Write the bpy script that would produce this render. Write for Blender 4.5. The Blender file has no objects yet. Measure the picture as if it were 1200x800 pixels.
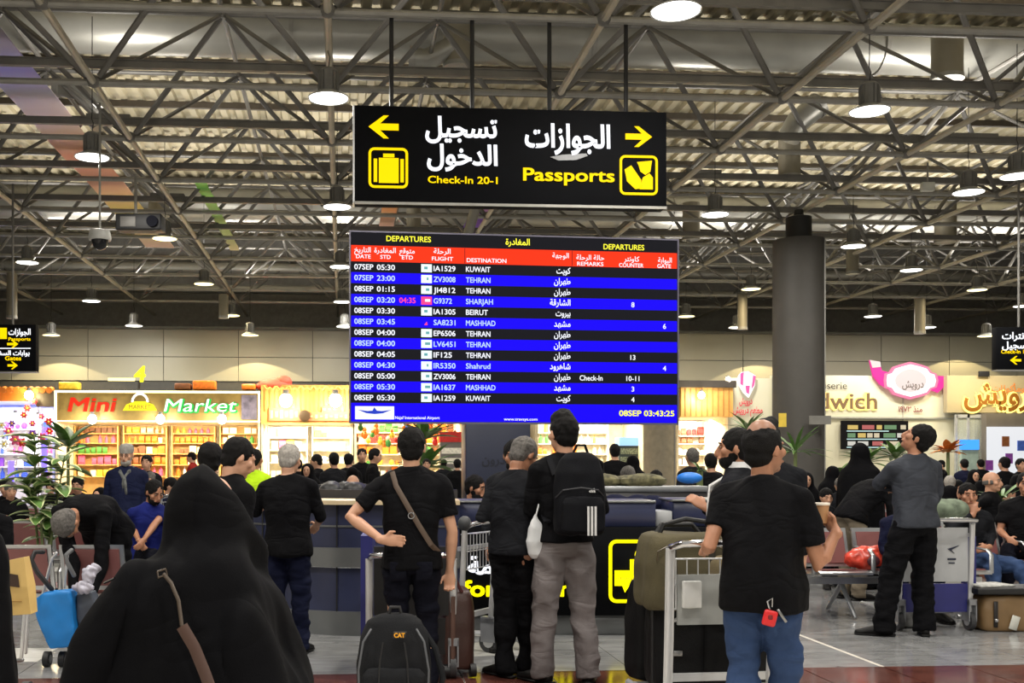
import bpy, bmesh, math, random
import numpy as np
from mathutils import Vector, Matrix, Euler
random.seed(7)
rng = np.random.RandomState(5)
S = bpy.context.scene
COL = S.collection
PI = math.pi
# ------------------------------------------------------------------ camera, world, exposure
YAW = math.radians(4.0); FPX = 1250.0; CX = 489.0; HY = 540.0; EYE = 1.45
cd = bpy.data.cameras.new('camera'); cam = bpy.data.objects.new('camera', cd); COL.objects.link(cam)
cam.location = (0, 0, EYE); cam.rotation_euler = (PI/2, 0, -YAW)
cd.sensor_width = 36; cd.lens = 36*FPX/1200
cd.shift_x = (600-CX)/1200; cd.shift_y = (HY-400)/1200
cd.clip_start = 0.1; cd.clip_end = 200
S.camera = cam
S.view_settings.view_transform = 'Standard'; S.view_settings.look = 'None'
S.view_settings.gamma = 1; S.view_settings.use_curve_mapping = False
S.view_settings.exposure = 0.18
wd = bpy.data.worlds.new('hall_ambient'); S.world = wd; wd.use_nodes = True
wd.node_tree.nodes['Background'].inputs[0].default_value = (0.78, 0.74, 0.66, 1)
wd.node_tree.nodes['Background'].inputs[1].default_value = 0.5
LAMP_W = 150.0; ROOF_FILL_W = 80.0  # pendant lamp power, then the added upward fill for the roof
S.cycles.max_bounces = 6; S.cycles.diffuse_bounces = 3; S.cycles.glossy_bounces = 3
S.cycles.sample_clamp_indirect = 4.0
S.cycles.use_denoising = True

def W(X, D, Z=0.0):
    """camera-aligned metres (right, away, up) -> world"""
    c, s = math.cos(YAW), math.sin(YAW)
    return Vector((X*c + D*s, -X*s + D*c, Z))
def at(px, py, D):
    return W((px-CX)*D/FPX, D, EYE + (HY-py)*D/FPX)
def onY(px, py, Y):
    a = (px-CX)/FPX; c, s = math.cos(YAW), math.sin(YAW)
    D = Y/(c - a*s)
    return Vector((a*D*c + D*s, Y, EYE + (HY-py)*D/FPX))
# ------------------------------------------------------------------ materials
def lin(v):
    v /= 255.0
    return v/12.92 if v <= 0.04045 else ((v+0.055)/1.055)**2.4
def C(r, g, b): return (lin(r), lin(g), lin(b), 1.0)
MATS = {}
def mat(name, col, rough=0.6, metal=0.0, var=0.12, scale=6.0, bump=0.0, bscale=60.0, spec=0.5, coat=0.0):
    if name in MATS: return MATS[name]
    m = bpy.data.materials.new(name); m.use_nodes = True; nt = m.node_tree; N = nt.nodes; L = nt.links
    b = N['Principled BSDF']; b.inputs['Roughness'].default_value = rough; b.inputs['Metallic'].default_value = metal
    b.inputs['Specular IOR Level'].default_value = spec; b.inputs['Coat Weight'].default_value = coat
    tc = N.new('ShaderNodeTexCoord')
    n = N.new('ShaderNodeTexNoise'); n.inputs['Scale'].default_value = scale; n.inputs['Detail'].default_value = 4
    L.new(tc.outputs['Object'], n.inputs['Vector'])
    r = N.new('ShaderNodeValToRGB'); r.color_ramp.elements[0].position = 0.3; r.color_ramp.elements[1].position = 0.7
    r.color_ramp.elements[0].color = tuple(c*(1-var) for c in col[:3])+(1,)
    r.color_ramp.elements[1].color = tuple(min(1, c*(1+var)) for c in col[:3])+(1,)
    L.new(n.outputs['Fac'], r.inputs['Fac']); L.new(r.outputs['Color'], b.inputs['Base Color'])
    if bump:
        n2 = N.new('ShaderNodeTexNoise'); n2.inputs['Scale'].default_value = bscale; n2.inputs['Detail'].default_value = 3
        L.new(tc.outputs['Object'], n2.inputs['Vector'])
        bp = N.new('ShaderNodeBump'); bp.inputs['Strength'].default_value = bump; bp.inputs['Distance'].default_value = 0.01
        L.new(n2.outputs['Fac'], bp.inputs['Height']); L.new(bp.outputs['Normal'], b.inputs['Normal'])
    MATS[name] = m
    return m
def emi(name, col, strength=1.0):
    if name in MATS: return MATS[name]
    m = bpy.data.materials.new(name); m.use_nodes = True
    b = m.node_tree.nodes['Principled BSDF']
    b.inputs['Base Color'].default_value = tuple(c*0.12 for c in col[:3])+(1,)
    b.inputs['Roughness'].default_value = 0.7; b.inputs['Specular IOR Level'].default_value = 0.1
    b.inputs['Emission Color'].default_value = col; b.inputs['Emission Strength'].default_value = strength
    MATS[name] = m
    return m
def cloth(name, col, rough=0.85, bump=0.2, fold=0.35, fscale=4.2):
    if name in MATS: return MATS[name]
    m = mat(name, col, rough, 0, 0.2, 5.0, bump, 140.0, spec=0.12); nt = m.node_tree; N = nt.nodes; L = nt.links
    fine = [n for n in N if n.type == 'BUMP'][0]; tc = [n for n in N if n.type == 'TEX_COORD'][0]
    mp = N.new('ShaderNodeMapping'); mp.inputs['Scale'].default_value = (1, 1, 1.7); mp.inputs['Rotation'].default_value = (0.3, 0.4, 0)
    L.new(tc.outputs['Object'], mp.inputs['Vector'])
    n = N.new('ShaderNodeTexNoise'); n.inputs['Scale'].default_value = fscale; n.inputs['Detail'].default_value = 2; n.inputs['Distortion'].default_value = 0.9
    L.new(mp.outputs[0], n.inputs['Vector'])
    a = N.new('ShaderNodeMath'); a.operation = 'SUBTRACT'; a.inputs[1].default_value = 0.5; L.new(n.outputs['Fac'], a.inputs[0])
    b2 = N.new('ShaderNodeMath'); b2.operation = 'ABSOLUTE'; L.new(a.outputs[0], b2.inputs[0])
    bp = N.new('ShaderNodeBump'); bp.inputs['Strength'].default_value = fold; bp.inputs['Distance'].default_value = 0.10
    L.new(b2.outputs[0], bp.inputs['Height']); L.new(bp.outputs['Normal'], fine.inputs['Normal'])
    return m
black_metal = mat('black_metal', C(20, 20, 22), 0.5)
steel = mat('steel', C(150, 150, 150), 0.3, 0.9)
chrome = mat('chrome', C(205, 205, 208), 0.15, 1.0, 0.03)
alu = mat('aluminium', C(205, 206, 208), 0.38, 0.6)
frame_grey = mat('painted_frame_grey', C(150, 148, 142), 0.42, 0.35, 0.15, 3)
frame_dark = mat('painted_frame_dark', C(112, 110, 106), 0.5, 0.3, 0.15, 3)
tube_bright = mat('bright_tube', C(176, 170, 156), 0.5, 0.25, 0.1, 3)
skin = mat('skin', C(196, 148, 120), 0.5, 0, 0.08, 8, 0.06, 200)
skin_dark = mat('skin_tanned', C(168, 118, 90), 0.5, 0, 0.08, 8, 0.06, 200)
hair_black = mat('hair_black', C(12, 10, 10), 0.7, 0, 0.4, 30, 0.9, 260, spec=0.2)
hair_grey = mat('hair_grey', C(96, 92, 88), 0.7, 0, 0.45, 60, 0.9, 260)
hair_white = mat('hair_white', C(172, 166, 158), 0.7, 0, 0.3, 60, 0.9, 260)
K_black = cloth('black_cotton', C(11, 11, 14))
K_chador = cloth('black_crepe', C(5, 5, 8), 0.85, 0.1, 0.30, 1.8)
K_navy = cloth('navy_cloth', C(20, 23, 46))
K_blue = cloth('dark_blue_cotton', C(24, 32, 96))
K_grey = cloth('slate_grey_cotton', C(58, 61, 68))
K_ltgrey = cloth('light_grey_twill', C(118, 112, 112))
K_jeans = cloth('blue_denim', C(50, 68, 102))
K_djeans = cloth('dark_denim', C(13, 14, 24))
K_khaki = cloth('khaki_cotton', C(118, 108, 92))
K_white = cloth('white_cotton', C(215, 215, 215))
K_lime = cloth('lime_high_visibility', C(190, 235, 40))
K_dgrey = cloth('charcoal_cloth', C(24, 25, 29))
shoe_black = mat('shoe_black', C(14, 13, 13), 0.55, spec=0.25)
shoe_grey = mat('shoe_grey', C(90, 92, 96), 0.7)
sole_white = mat('sole_white', C(190, 190, 185), 0.6)
leather_brown = mat('brown_leather', C(92, 66, 48), 0.5)
# ------------------------------------------------------------------ mesh builder
class MB:
    def __init__(s): s.v = []; s.f = []; s.m = []; s.mi = 0
    def add(s, vs, fs):
        o = len(s.v); s.v += [tuple(v) for v in vs]
        for f in fs: s.f.append([i+o for i in f]); s.m.append(s.mi)
        return s
    def box(s, c, d, rot=None):
        hx, hy, hz = d[0]/2, d[1]/2, d[2]/2
        vs = [Vector((x, y, z)) for x in (-hx, hx) for y in (-hy, hy) for z in (-hz, hz)]
        if rot is not None: vs = [rot @ v for v in vs]
        vs = [v + Vector(c) for v in vs]
        return s.add(vs, [(0,1,3,2),(4,6,7,5),(0,4,5,1),(2,3,7,6),(0,2,6,4),(1,5,7,3)])
    def b2(s, p0, p1):
        p0, p1 = Vector(p0), Vector(p1)
        return s.box((p0+p1)/2, [max(abs(p1[i]-p0[i]), 1e-4) for i in range(3)])
    def rings(s, rs, closed=True):
        n = len(rs[0]); vs = [v for r in rs for v in r]; fs = []
        for i in range(len(rs)-1):
            for k in range(n):
                fs.append((i*n+k, i*n+(k+1) % n, (i+1)*n+(k+1) % n, (i+1)*n+k))
        if closed:
            fs.append(tuple(range(n-1, -1, -1))); fs.append(tuple((len(rs)-1)*n+k for k in range(n)))
        return s.add(vs, fs)
    def tube(s, pts, r, n=8, cap=False, flat=None):
        """tapered tube along pts; r number / list / list of pairs; cap adds round ends; flat = reference side vector"""
        pts = [Vector(p) for p in pts]
        R = r if isinstance(r, (list, tuple)) else [r]*len(pts)
        R = [(q, q) if not isinstance(q, (list, tuple)) else q for q in R]
        P = []; tg = []
        for i in range(len(pts)):
            a = pts[max(i-1, 0)]; b = pts[min(i+1, len(pts)-1)]
            t = (b-a); t = t.normalized() if t.length > 1e-9 else Vector((0, 0, 1)); tg.append(t)
        ref = Vector(flat) if flat is not None else (Vector((1, 0, 0)) if abs(tg[0].x) < 0.8 else Vector((0, 1, 0)))
        if cap:
            e0, e1 = R[0], R[-1]
            k0 = [(math.cos(a), math.sin(a)) for a in (1.35, 1.0, 0.5)]
            pre = [(pts[0]-tg[0]*min(e0)*sn, (e0[0]*cs, e0[1]*cs), tg[0]) for cs, sn in k0]
            post = [(pts[-1]+tg[-1]*min(e1)*sn, (e1[0]*cs, e1[1]*cs), tg[-1]) for cs, sn in reversed(k0)]
            seq = pre + list(zip(pts, R, tg)) + post
        else: seq = list(zip(pts, R, tg))
        rs = []
        for p, (ra, rb), t in seq:
            u = ref - t*ref.dot(t)
            if u.length < 1e-4: u = t.orthogonal()
            u.normalize(); w = t.cross(u); ref = u if flat is None else ref
            rs.append([p + u*(ra*math.cos(2*PI*k/n)) + w*(rb*math.sin(2*PI*k/n)) for k in range(n)])
        return s.rings(rs)
    def ell(s, c, r, rot=None, nu=14, nv=9):
        c = Vector(c); rs = []
        for j in range(nv):
            a = -PI/2 + PI*(j+0.35)/(nv-0.3) if False else -PI/2 + PI*(j+0.5)/nv
            ring = []
            for k in range(nu):
                v = Vector((r[0]*math.cos(a)*math.cos(2*PI*k/nu), r[1]*math.cos(a)*math.sin(2*PI*k/nu), r[2]*math.sin(a)*1.02))
                if rot is not None: v = rot @ v
                ring.append(c+v)
            rs.append(ring)
        return s.rings(rs)
    def lathe(s, prof, c=(0, 0, 0), n=16):
        c = Vector(c)
        return s.rings([[c+Vector((r*math.cos(2*PI*k/n), r*math.sin(2*PI*k/n), z)) for k in range(n)] for r, z in prof])
    def prism(s, poly, y0, y1):
        """polygon in the xz plane, extruded in y"""
        n = len(poly); vs = [Vector((p[0], y0, p[1])) for p in poly] + [Vector((p[0], y1, p[1])) for p in poly]
        fs = [tuple(range(n)), tuple(range(2*n-1, n-1, -1))] + [(k, k+n, (k+1) % n+n, (k+1) % n) for k in range(n)]
        return s.add(vs, fs)
    def mesh(s, name, mats, smooth=False):
        me = bpy.data.meshes.new(name); me.from_pydata([tuple(v) for v in s.v], [], s.f)
        for m in (mats if isinstance(mats, (list, tuple)) else [mats]): me.materials.append(m)
        if any(s.m): me.polygons.foreach_set('material_index', s.m)
        if smooth: me.polygons.foreach_set('use_smooth', [True]*len(me.polygons))
        bm = bmesh.new(); bm.from_mesh(me); bmesh.ops.recalc_face_normals(bm, faces=bm.faces); bm.to_mesh(me); bm.free()
        if smooth:
            try: me.set_sharp_from_angle(angle=math.radians(42))
            except Exception: pass
        me.update(); return me
    def build(s, name, mats, parent=None, smooth=False, loc=None):
        return link(name, s.mesh(name, mats, smooth), parent, loc)
def link(name, me, parent=None, loc=None, rot=None):
    o = bpy.data.objects.new(name, me); COL.objects.link(o)
    if parent is not None: o.parent = parent
    if loc is not None: o.location = loc
    if rot is not None: o.rotation_euler = rot
    return o
def tag(o, label=None, cat=None, group=None, kind=None):
    if label: o['label'] = label
    if cat: o['category'] = cat
    if group: o['group'] = group
    if kind: o['kind'] = kind
    return o
def empty(name, loc=(0, 0, 0), rz=0.0, label=None, cat=None, group=None, kind=None):
    o = bpy.data.objects.new(name, None); COL.objects.link(o); o.location = loc; o.rotation_euler = (0, 0, rz)
    o.empty_display_size = 0.1
    return tag(o, label, cat, group, kind)
KIDS = {}
def copy_tree(o, loc=None, rz=None, label=None, group=None, remap=None, scale=None, top=True):
    c = o.copy(); COL.objects.link(c)
    if loc is not None: c.location = loc
    if rz is not None: c.rotation_euler = (0, 0, rz)
    if scale is not None: c.scale = (scale,)*3
    if label: c['label'] = label
    if group: c['group'] = group
    if remap and c.type == 'MESH':
        for sl in c.material_slots:
            m = sl.material
            if m and m.name in remap: sl.link = 'OBJECT'; sl.material = remap[m.name]
    for ch in list(o.children):
        d = copy_tree(ch, remap=remap, top=False); d.parent = c
    return c
def rbox(name, size, loc, m, parent=None, bev=0.02, seg=3, rot=(0, 0, 0), taper=None):
    bm = bmesh.new(); bmesh.ops.create_cube(bm, size=1.0)
    for v in bm.verts:
        v.co.x *= size[0]; v.co.y *= size[1]; v.co.z *= size[2]
        if taper and v.co.z > 0: v.co.x *= taper[0]; v.co.y *= taper[1]
    bmesh.ops.bevel(bm, geom=list(bm.edges), offset=bev, segments=seg, profile=0.5, affect='EDGES')
    me = bpy.data.meshes.new(name); bm.to_mesh(me); bm.free(); me.materials.append(m)
    me.polygons.foreach_set('use_smooth', [True]*len(me.polygons))
    return link(name, me, parent, loc, rot)
# ------------------------------------------------------------------ lettering (latin and arabic)
AR = {'ا':0xFE8D,'أ':0xFE83,'ب':0xFE8F,'ت':0xFE95,'ة':0xFE93,'ج':0xFE9D,'ح':0xFEA1,'خ':0xFEA5,'د':0xFEA9,'ذ':0xFEAB,'ر':0xFEAD,'ز':0xFEAF,'س':0xFEB1,'ش':0xFEB5,'ص':0xFEB9,'ط':0xFEC1,'ع':0xFEC9,'غ':0xFECD,'ف':0xFED1,'ق':0xFED5,'ك':0xFED9,'ل':0xFEDD,'م':0xFEE1,'ن':0xFEE5,'ه':0xFEE9,'و':0xFEED,'ي':0xFEF1,'ى':0xFEEF}
TWO = set('اأدذرزوةى')
def shape(s):
    if not any(c in AR for c in s): return s
    out = []; n = len(s)
    for i, c in enumerate(s):
        if c not in AR: out.append(c); continue
        p = i > 0 and s[i-1] in AR and s[i-1] not in TWO
        q = i < n-1 and s[i+1] in AR and c not in TWO
        k = (1 if p else 0) if c in TWO else {(0,0):0,(1,0):1,(0,1):2,(1,1):3}[(int(p), int(q))]
        out.append(chr(AR[c]+k))
    out = ''.join(reversed(out))
    import re
    return re.sub(r'[0-9۰-۹]+', lambda m: m.group(0)[::-1], out)
TCACHE = {}
def glyphs(body, bold):
    key = (body, bold)
    if key in TCACHE: return TCACHE[key]
    vs = []; fs = []
    latin = not any(ch in AR for ch in body)
    if latin and bold:   # heavier weight: the outline repeated in a small circle
        q = 8 if bold > 0.03 else 4
        runs = [(0.0004*i, 0.0, bold*math.cos(2*PI*(i+.5)/q), bold*0.8*math.sin(2*PI*(i+.5)/q)) for i in range(q)]
    else: runs = [(0.0, bold, 0, 0), (0.0008, 0.0, 0, 0)] if bold else [(0.0, 0.0, 0, 0)]
    for dy, off, ox_, oz_ in runs:
        c = bpy.data.curves.new('t', 'FONT'); c.body = shape(body); c.offset = off; c.size = 1.0; c.resolution_u = 3
        o = bpy.data.objects.new('t', c); me = o.to_mesh()
        k = len(vs); vs += [(v.co.x+ox_, -dy, v.co.y+oz_) for v in me.vertices]
        fs += [[i+k for i in p.vertices] for p in me.polygons]
        o.to_mesh_clear(); bpy.data.objects.remove(o); bpy.data.curves.remove(c)
    TCACHE[key] = (vs, fs)
    return vs, fs
def lettering(name, items, mats, parent, loc=(0, 0, 0)):
    for it in items: o = lettering1(name, [it], mats, parent, loc)
    return o
def lettering1(name, items, mats, parent, loc=(0, 0, 0)):
    """items: (text, height of capitals, x, z of the baseline, align l/c/r, bold, material index, width or None, slant)"""
    mb = MB()
    for it in items:
        t, h, x, z, al, bold, mi = it[:7]
        width = it[7] if len(it) > 7 else None; slant = it[8] if len(it) > 8 else 0
        vs, fs = glyphs(t, bold)
        if not vs: continue
        k = h/0.73
        x0 = min(v[0] for v in vs); x1 = max(v[0] for v in vs)
        kx = k if width is None else width/max(x1-x0, 1e-6)
        w = (x1-x0)*kx; ox = x - {'l': 0, 'c': w/2, 'r': w}[al]
        mb.mi = mi
        mb.add([(ox+(v[0]-x0)*kx + slant*v[2]*k, v[1], z+v[2]*k) for v in vs], fs)
    me = bpy.data.meshes.new(name); me.from_pydata([tuple(v) for v in mb.v], [], mb.f)
    for m in mats: me.materials.append(m)
    me.polygons.foreach_set('material_index', mb.m)
    me.update()
    return link(name, me, parent, loc)
# ------------------------------------------------------------------ lights
def area(name, loc, size, power, col=(1, 0.93, 0.82), rot=(0, 0, 0), shp='DISK', sy=None, spread=PI):
    l = bpy.data.lights.new(name, 'AREA'); l.energy = power; l.color = col; l.shape = shp; l.size = size; l.spread = spread
    if sy: l.size_y = sy
    o = bpy.data.objects.new(name, l); COL.objects.link(o); o.location = loc; o.rotation_euler = rot
    return o
# ================================================================== THE SETTING
H = 7.45; HT = 9.2; ROOF = 10.6; WY = 40.0
deck_m = mat('roof_deck_cream', C(186, 177, 150), 0.6, 0.0, 0.2, 0.5)
purlin_m = mat('purlin_brown_grey', C(84, 76, 66), 0.6)
panel_m = mat('wall_panel_grey', C(158, 156, 140), 0.45, 0.0, 0.06, 0.6)
wall_m = mat('wall_dark_grey', C(70, 70, 68), 0.7)
# corrugated roof deck
def corrugated():
    mb = MB(); x = -26.0; prof = []
    while x < 36:
        prof += [(x, 0), (x+0.16, 0), (x+0.20, 0.09), (x+0.36, 0.09)]; x += 0.40
    n = len(prof)
    vs = [(px, 8.0, ROOF+pz) for px, pz in prof]+[(px, 45.0, ROOF+pz) for px, pz in prof]
    mb.add(vs, [(i, i+1, n+i+1, n+i) for i in range(n-1)])
    mb.b2((-26, 8, ROOF+0.12), (36, 45, ROOF+0.2))
    return mb
ceiling = tag(corrugated().build('ceiling', deck_m), kind='structure')
pm = MB().b2((-26, -0.05, -0.08), (36, 0.05, 0.08)).mesh('purlin', purlin_m)
y = 14.3
while y < 45:
    link('purlin', pm, ceiling, (0, y, ROOF-0.10)); y += 1.465
# floor
def marble(name, col, rough, vein):
    m = bpy.data.materials.new(name); m.use_nodes = True; nt = m.node_tree; N = nt.nodes; L = nt.links
    b = N['Principled BSDF']
    tc = N.new('ShaderNodeTexCoord'); oi = N.new('ShaderNodeObjectInfo'); geo = N.new('ShaderNodeNewGeometry')
    mp = N.new('ShaderNodeMapping'); mp.inputs['Scale'].default_value = (1.0, 3.2, 1)
    L.new(geo.outputs['Position'], mp.inputs['Vector'])
    n = N.new('ShaderNodeTexNoise'); n.inputs['Scale'].default_value = 2.2; n.inputs['Detail'].default_value = 8; n.inputs['Distortion'].default_value = 1.4
    L.new(mp.outputs[0], n.inputs['Vector'])
    r = N.new('ShaderNodeValToRGB'); e = r.color_ramp.elements
    e[0].position = 0.32; e[0].color = tuple(c*vein for c in col[:3])+(1,)
    e[1].position = 0.68; e[1].color = col
    L.new(n.outputs['Fac'], r.inputs['Fac'])
    mx = N.new('ShaderNodeMix'); mx.data_type = 'RGBA'; mx.blend_type = 'MULTIPLY'; mx.inputs['Factor'].default_value = 1
    rr = N.new('ShaderNodeMapRange'); rr.inputs['To Min'].default_value = 0.86; rr.inputs['To Max'].default_value = 1.08
    L.new(oi.outputs['Random'], rr.inputs['Value']); L.new(rr.outputs[0], mx.inputs[7]); L.new(r.outputs['Color'], mx.inputs[6])
    L.new(mx.outputs[2], b.inputs['Base Color'])
    b.inputs['Roughness'].default_value = rough; b.inputs['Specular IOR Level'].default_value = 0.6
    n3 = N.new('ShaderNodeTexNoise'); n3.inputs['Scale'].default_value = 3.0
    L.new(geo.outputs['Position'], n3.inputs['Vector'])
    r3 = N.new('ShaderNodeMapRange'); r3.inputs['To Min'].default_value = rough*0.6; r3.inputs['To Max'].default_value = rough*1.6
    L.new(n3.outputs['Fac'], r3.inputs['Value']); L.new(r3.outputs[0], b.inputs['Roughness'])
    MATS[name] = m
    return m
tile_grey = marble('grey_marble_tile', C(150, 151, 152), 0.13, 0.62)
tile_red = marble('maroon_granite_tile', C(104, 62, 54), 0.12, 0.55)
tile_white = marble('white_marble_tile', C(225, 224, 218), 0.16, 0.85)
grout = mat('pale_grout', C(196, 190, 180), 0.6)
floor = tag(MB().b2((-26, -4, -0.3), (36, 45, -0.012)).build('floor', [grout]), kind='structure')
far = MB().b2((-26, 12.08, -0.02), (36, 45, 0.0)).build('far_paving', tile_grey, floor); far['kind'] = 'stuff'
TL = 0.6; tm = {}
for nm, m in (('g', tile_grey), ('r', tile_red), ('w', tile_white)):
    mb = MB(); g = 0.0035 if nm == 'g' else 0.005
    mb.b2((g, g, -0.02), (TL-g, TL-g, 0)); tm[nm] = mb.mesh('tile', m)
for j in range(-2, 8):
    for i in range(-17, 22):
        x = 3.80 + (i-6)*TL; yy = 7.28 + j*TL
        v = W(0, 0); cxm = x*math.cos(YAW) - yy*math.sin(YAW); Dm = x*math.sin(YAW)+yy*math.cos(YAW)
        px = CX + cxm/Dm*FPX
        if px < -120 or px > 1290: continue
        k = 'r' if j < 0 else 'g'
        if j == 1 and i in (1, 4, -5, -8): k = 'w'
        link('tile', tm[k], floor, (x, yy, 0.0))
mb = MB().b2((3.785, 7.28, -0.005), (3.815, 11, 0.0015)); mb.build('inlay_strip', grout, floor)
# back wall with cladding panels
back = tag(MB().b2((-26, WY, 0), (36, WY+0.3, 6.42)).build('wall_back', wall_m), kind='structure')
panes = {}
z1 = onY(489, 448, WY).z; z2 = onY(489, 420, WY).z; z3 = onY(489, 388, WY).z
for za, zb in ((z1, z2), (z2, z3)):
    me = MB().b2((0.012, -0.05, za+0.012), (2.74-0.012, 0, zb-0.012)).mesh('cladding_panel', panel_m)
    for i in range(21): link('cladding_panel', me, back, (-20.3+i*2.74, WY, 0))
MB().b2((-26, WY-0.16, z3-0.02), (36, WY-0.001, z3+0.06)).build('cornice', mat('cornice_grey', C(92, 92, 86), 0.5), back)
MB().b2((-26, WY-0.08, z3+0.07), (36, WY-0.001, 6.42)).build('coping_panel', mat('coping_green_grey', C(128, 130, 118), 0.5), back)
tag(MB().b2((-26, 44.4, 0), (36, 44.7, ROOF+0.1)).build('wall_rear', mat('rear_dark', C(150, 147, 140), 0.8)), kind='structure')
tag(MB().b2((-26, 8, 0), (-25.7, 45, ROOF)).build('wall_left', panel_m), kind='structure')
tag(MB().b2((35.7, 8, 0), (36, 45, ROOF)).build('wall_right', panel_m), kind='structure')
# ------------------------------------------------------------------ space frame under the roof
X0 = -0.2; SX = 3.74; Y0 = 17.24; SY = 2.93
frame = empty('roof_space_frame', (0, 17, H), 0, 'grey steel tube space frame spanning the hall under the roof', 'space frame')
def fr(v): return Vector(v)-Vector((0, 17, H))
def bar_mesh(name, d, r, m, n=8, ends=None):
    mb = MB(); mb.tube([(0, 0, 0), d], r, n); return mb.mesh(name, m, True)
ks = range(-6, 9); js = range(-2, 9)
def colx(k): return X0+SX*k
def rowy(j): return Y0+SY*j
me = bar_mesh('cross_chord', (62, 0, 0), 0.052, frame_grey)
mch = MB().b2((0, -0.05, -0.05), (62, 0.05, 0.06)).b2((0, -0.07, 0.06), (62, 0.07, 0.075)).mesh('cross_channel', frame_dark)
mup = bar_mesh('upper_cross_chord', (62, 0, 0), 0.045, frame_dark)
for j in js:
    link('cross_chord', me, frame, fr((-26, rowy(j), H)))
    if j < 5: link('cross_channel', mch, frame, fr((-26, rowy(j)-0.05, H+0.27)))
    link('upper_cross_chord', mup, frame, fr((-26, rowy(j)+SY/2, HT)))
me = bar_mesh("depth_chord", (0, 33, 0), 0.055, tube_bright)
me2 = bar_mesh("upper_depth_chord", (0, 33, 0), 0.045, frame_dark)
for k in ks:
    link('depth_chord', me, frame, fr((colx(k), rowy(-2), H)))
    link('upper_depth_chord', me2, frame, fr((colx(k)+SX/2, rowy(-2), HT)))
node_me = MB().ell((0, 0, 0), (0.115, 0.115, 0.10), None, 10, 7).mesh('node_ball', frame_dark, True)
webs = []
for j in js:
    for k in ks:
        x, y = colx(k), rowy(j)
        px = CX + (x*math.cos(YAW)-y*math.sin(YAW))/(x*math.sin(YAW)+y*math.cos(YAW))*FPX
        if px < -140 or px > 1340: continue
        for sx in (-1, 1):
            for sy in (-1, 1): webs.append((x, y, sx, sy))
        if j < 7: link('node_ball', node_me, frame, fr((x, y, H+0.02)))
wm = {}
for sx in (-1, 1):
    for sy in (-1, 1):
        mb = MB(); mb.tube([(0.1*sx, 0.05*sy, 0.08), (sx*SX/2-0.05*sx, sy*SY/2-0.05*sy, HT-H-0.05)], [(0.05, 0.03)]*2, 6)
        wm[sx, sy] = mb.mesh('web', frame_dark)
webs.sort(key=lambda t: t[1])
st = MB()
for n_, (x, y, sx, sy) in enumerate(webs):
    if n_ < 290: link('web', wm[sx, sy], frame, fr((x, y, H)))
    else:
        p = fr((x, y, H)); st.tube([p+Vector((0.1*sx, 0.05*sy, 0.08)), p+Vector((sx*SX/2, sy*SY/2, HT-H))], 0.035, 5)
st.build('far_webs', frame_dark, frame)['kind'] = 'stuff'
# ------------------------------------------------------------------ ducts
duct_m = mat('galvanised_duct', C(158, 157, 150), 0.4, 0.5, 0.1, 1.2)
duct_d = mat('duct_dull', C(134, 128, 112), 0.55, 0.2, 0.12, 1.2)
def duct(yy, z, r, label, m=duct_m):
    t = empty('ventilation_duct', (5, yy, z), 0, label, 'duct')
    mb = MB(); mb.tube([(-31, 0, 0), (31, 0, 0)], r, 28, flat=(0, 0, 1)); mb.build('pipe', m, t, True)
    rg = MB(); rg.tube([(-0.04, 0, 0), (0.04, 0, 0)], r+0.03, 28, flat=(0, 0, 1)); me = rg.mesh('seam_ring', frame_grey, True)
    for i in range(11): link('seam_ring', me, t, (-30+i*6, 0, 0))
    return t
duct(21.3, 9.95, 0.50, 'largest round ventilation duct crossing near the top of the picture')
duct(35.2, 9.85, 0.58, 'second thick ventilation duct crossing far back above the boards', duct_m)
duct(42.0, 8.95, 0.22, 'thin pale pipe duct along the rear, the higher of two thin ones', duct_m)
duct(42.0, 8.15, 0.18, 'thin pale pipe duct along the rear, the lower of two thin ones', duct_m)
def diffuser(px, y0, y1, wpx, D, label):
    p = at(px, y1, D); top = at(px, y0, D).z; r = wpx*D/FPX/2
    t = empty('duct_diffuser', p, 0, label, 'air diffuser', 'air diffusers hanging from the ducts')
    MB().lathe([(r, 0), (r*1.0, top-p.z)], n=24).build('drum', duct_d, t, True)
    MB().lathe([(r*0.75, -0.03), (r*1.06, -0.03), (r*1.06, 0.05), (r*0.75, 0.05)], n=24).build('rim', frame_grey, t, True)
for a in ((536, 22, 78, 33, 20.5, 'grey drum diffuser above the passport sign'), (1110, 38, 92, 35, 20.5, 'grey drum diffuser at the upper right'),
          (925, 160, 208, 25, 24, 'grey drum diffuser right of the passport sign'), (186, 222, 252, 24, 29, 'grey drum diffuser above the projector'),
          (810, 238, 280, 20, 32, 'grey drum diffuser beside the right end of the board'), (1108, 240, 283, 24, 31, 'grey drum diffuser above the pink emblem'),
          (999, 262, 320, 14, 31, 'narrow drum diffuser right of the pillar'), (262, 345, 372, 11, 36, 'small drum diffuser far left above the panels'),
          (14, 320, 372, 12, 34, 'narrow drum diffuser above the left hanging sign'), (870, 345, 385, 11, 34, 'narrow drum diffuser just left of the pillar'),
          (1078, 350, 390, 12, 34, 'narrow drum diffuser over the pink emblem wall'), (485, 232, 272, 17, 30, 'drum diffuser between the two big boards')):
    diffuser(*a)
def elbow(pts, r, label):
    t = empty('duct_branch', pts[0], 0, label, 'duct'); p0 = Vector(pts[0])
    MB().tube([Vector(p)-p0 for p in pts], r, 20).build('pipe', duct_m, t, True)
    MB().tube([Vector(pts[0])-p0, (Vector(pts[0])-p0)+(Vector(pts[1])-Vector(pts[0])).normalized()*0.12], r+0.03, 20).build('collar', frame_grey, t, True)
elbow([at(20, 0, 21), at(32, 8, 21), at(40, 22, 21), at(12, 34, 21)], 0.36, 'silver bent duct branch in the top left corner')
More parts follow.
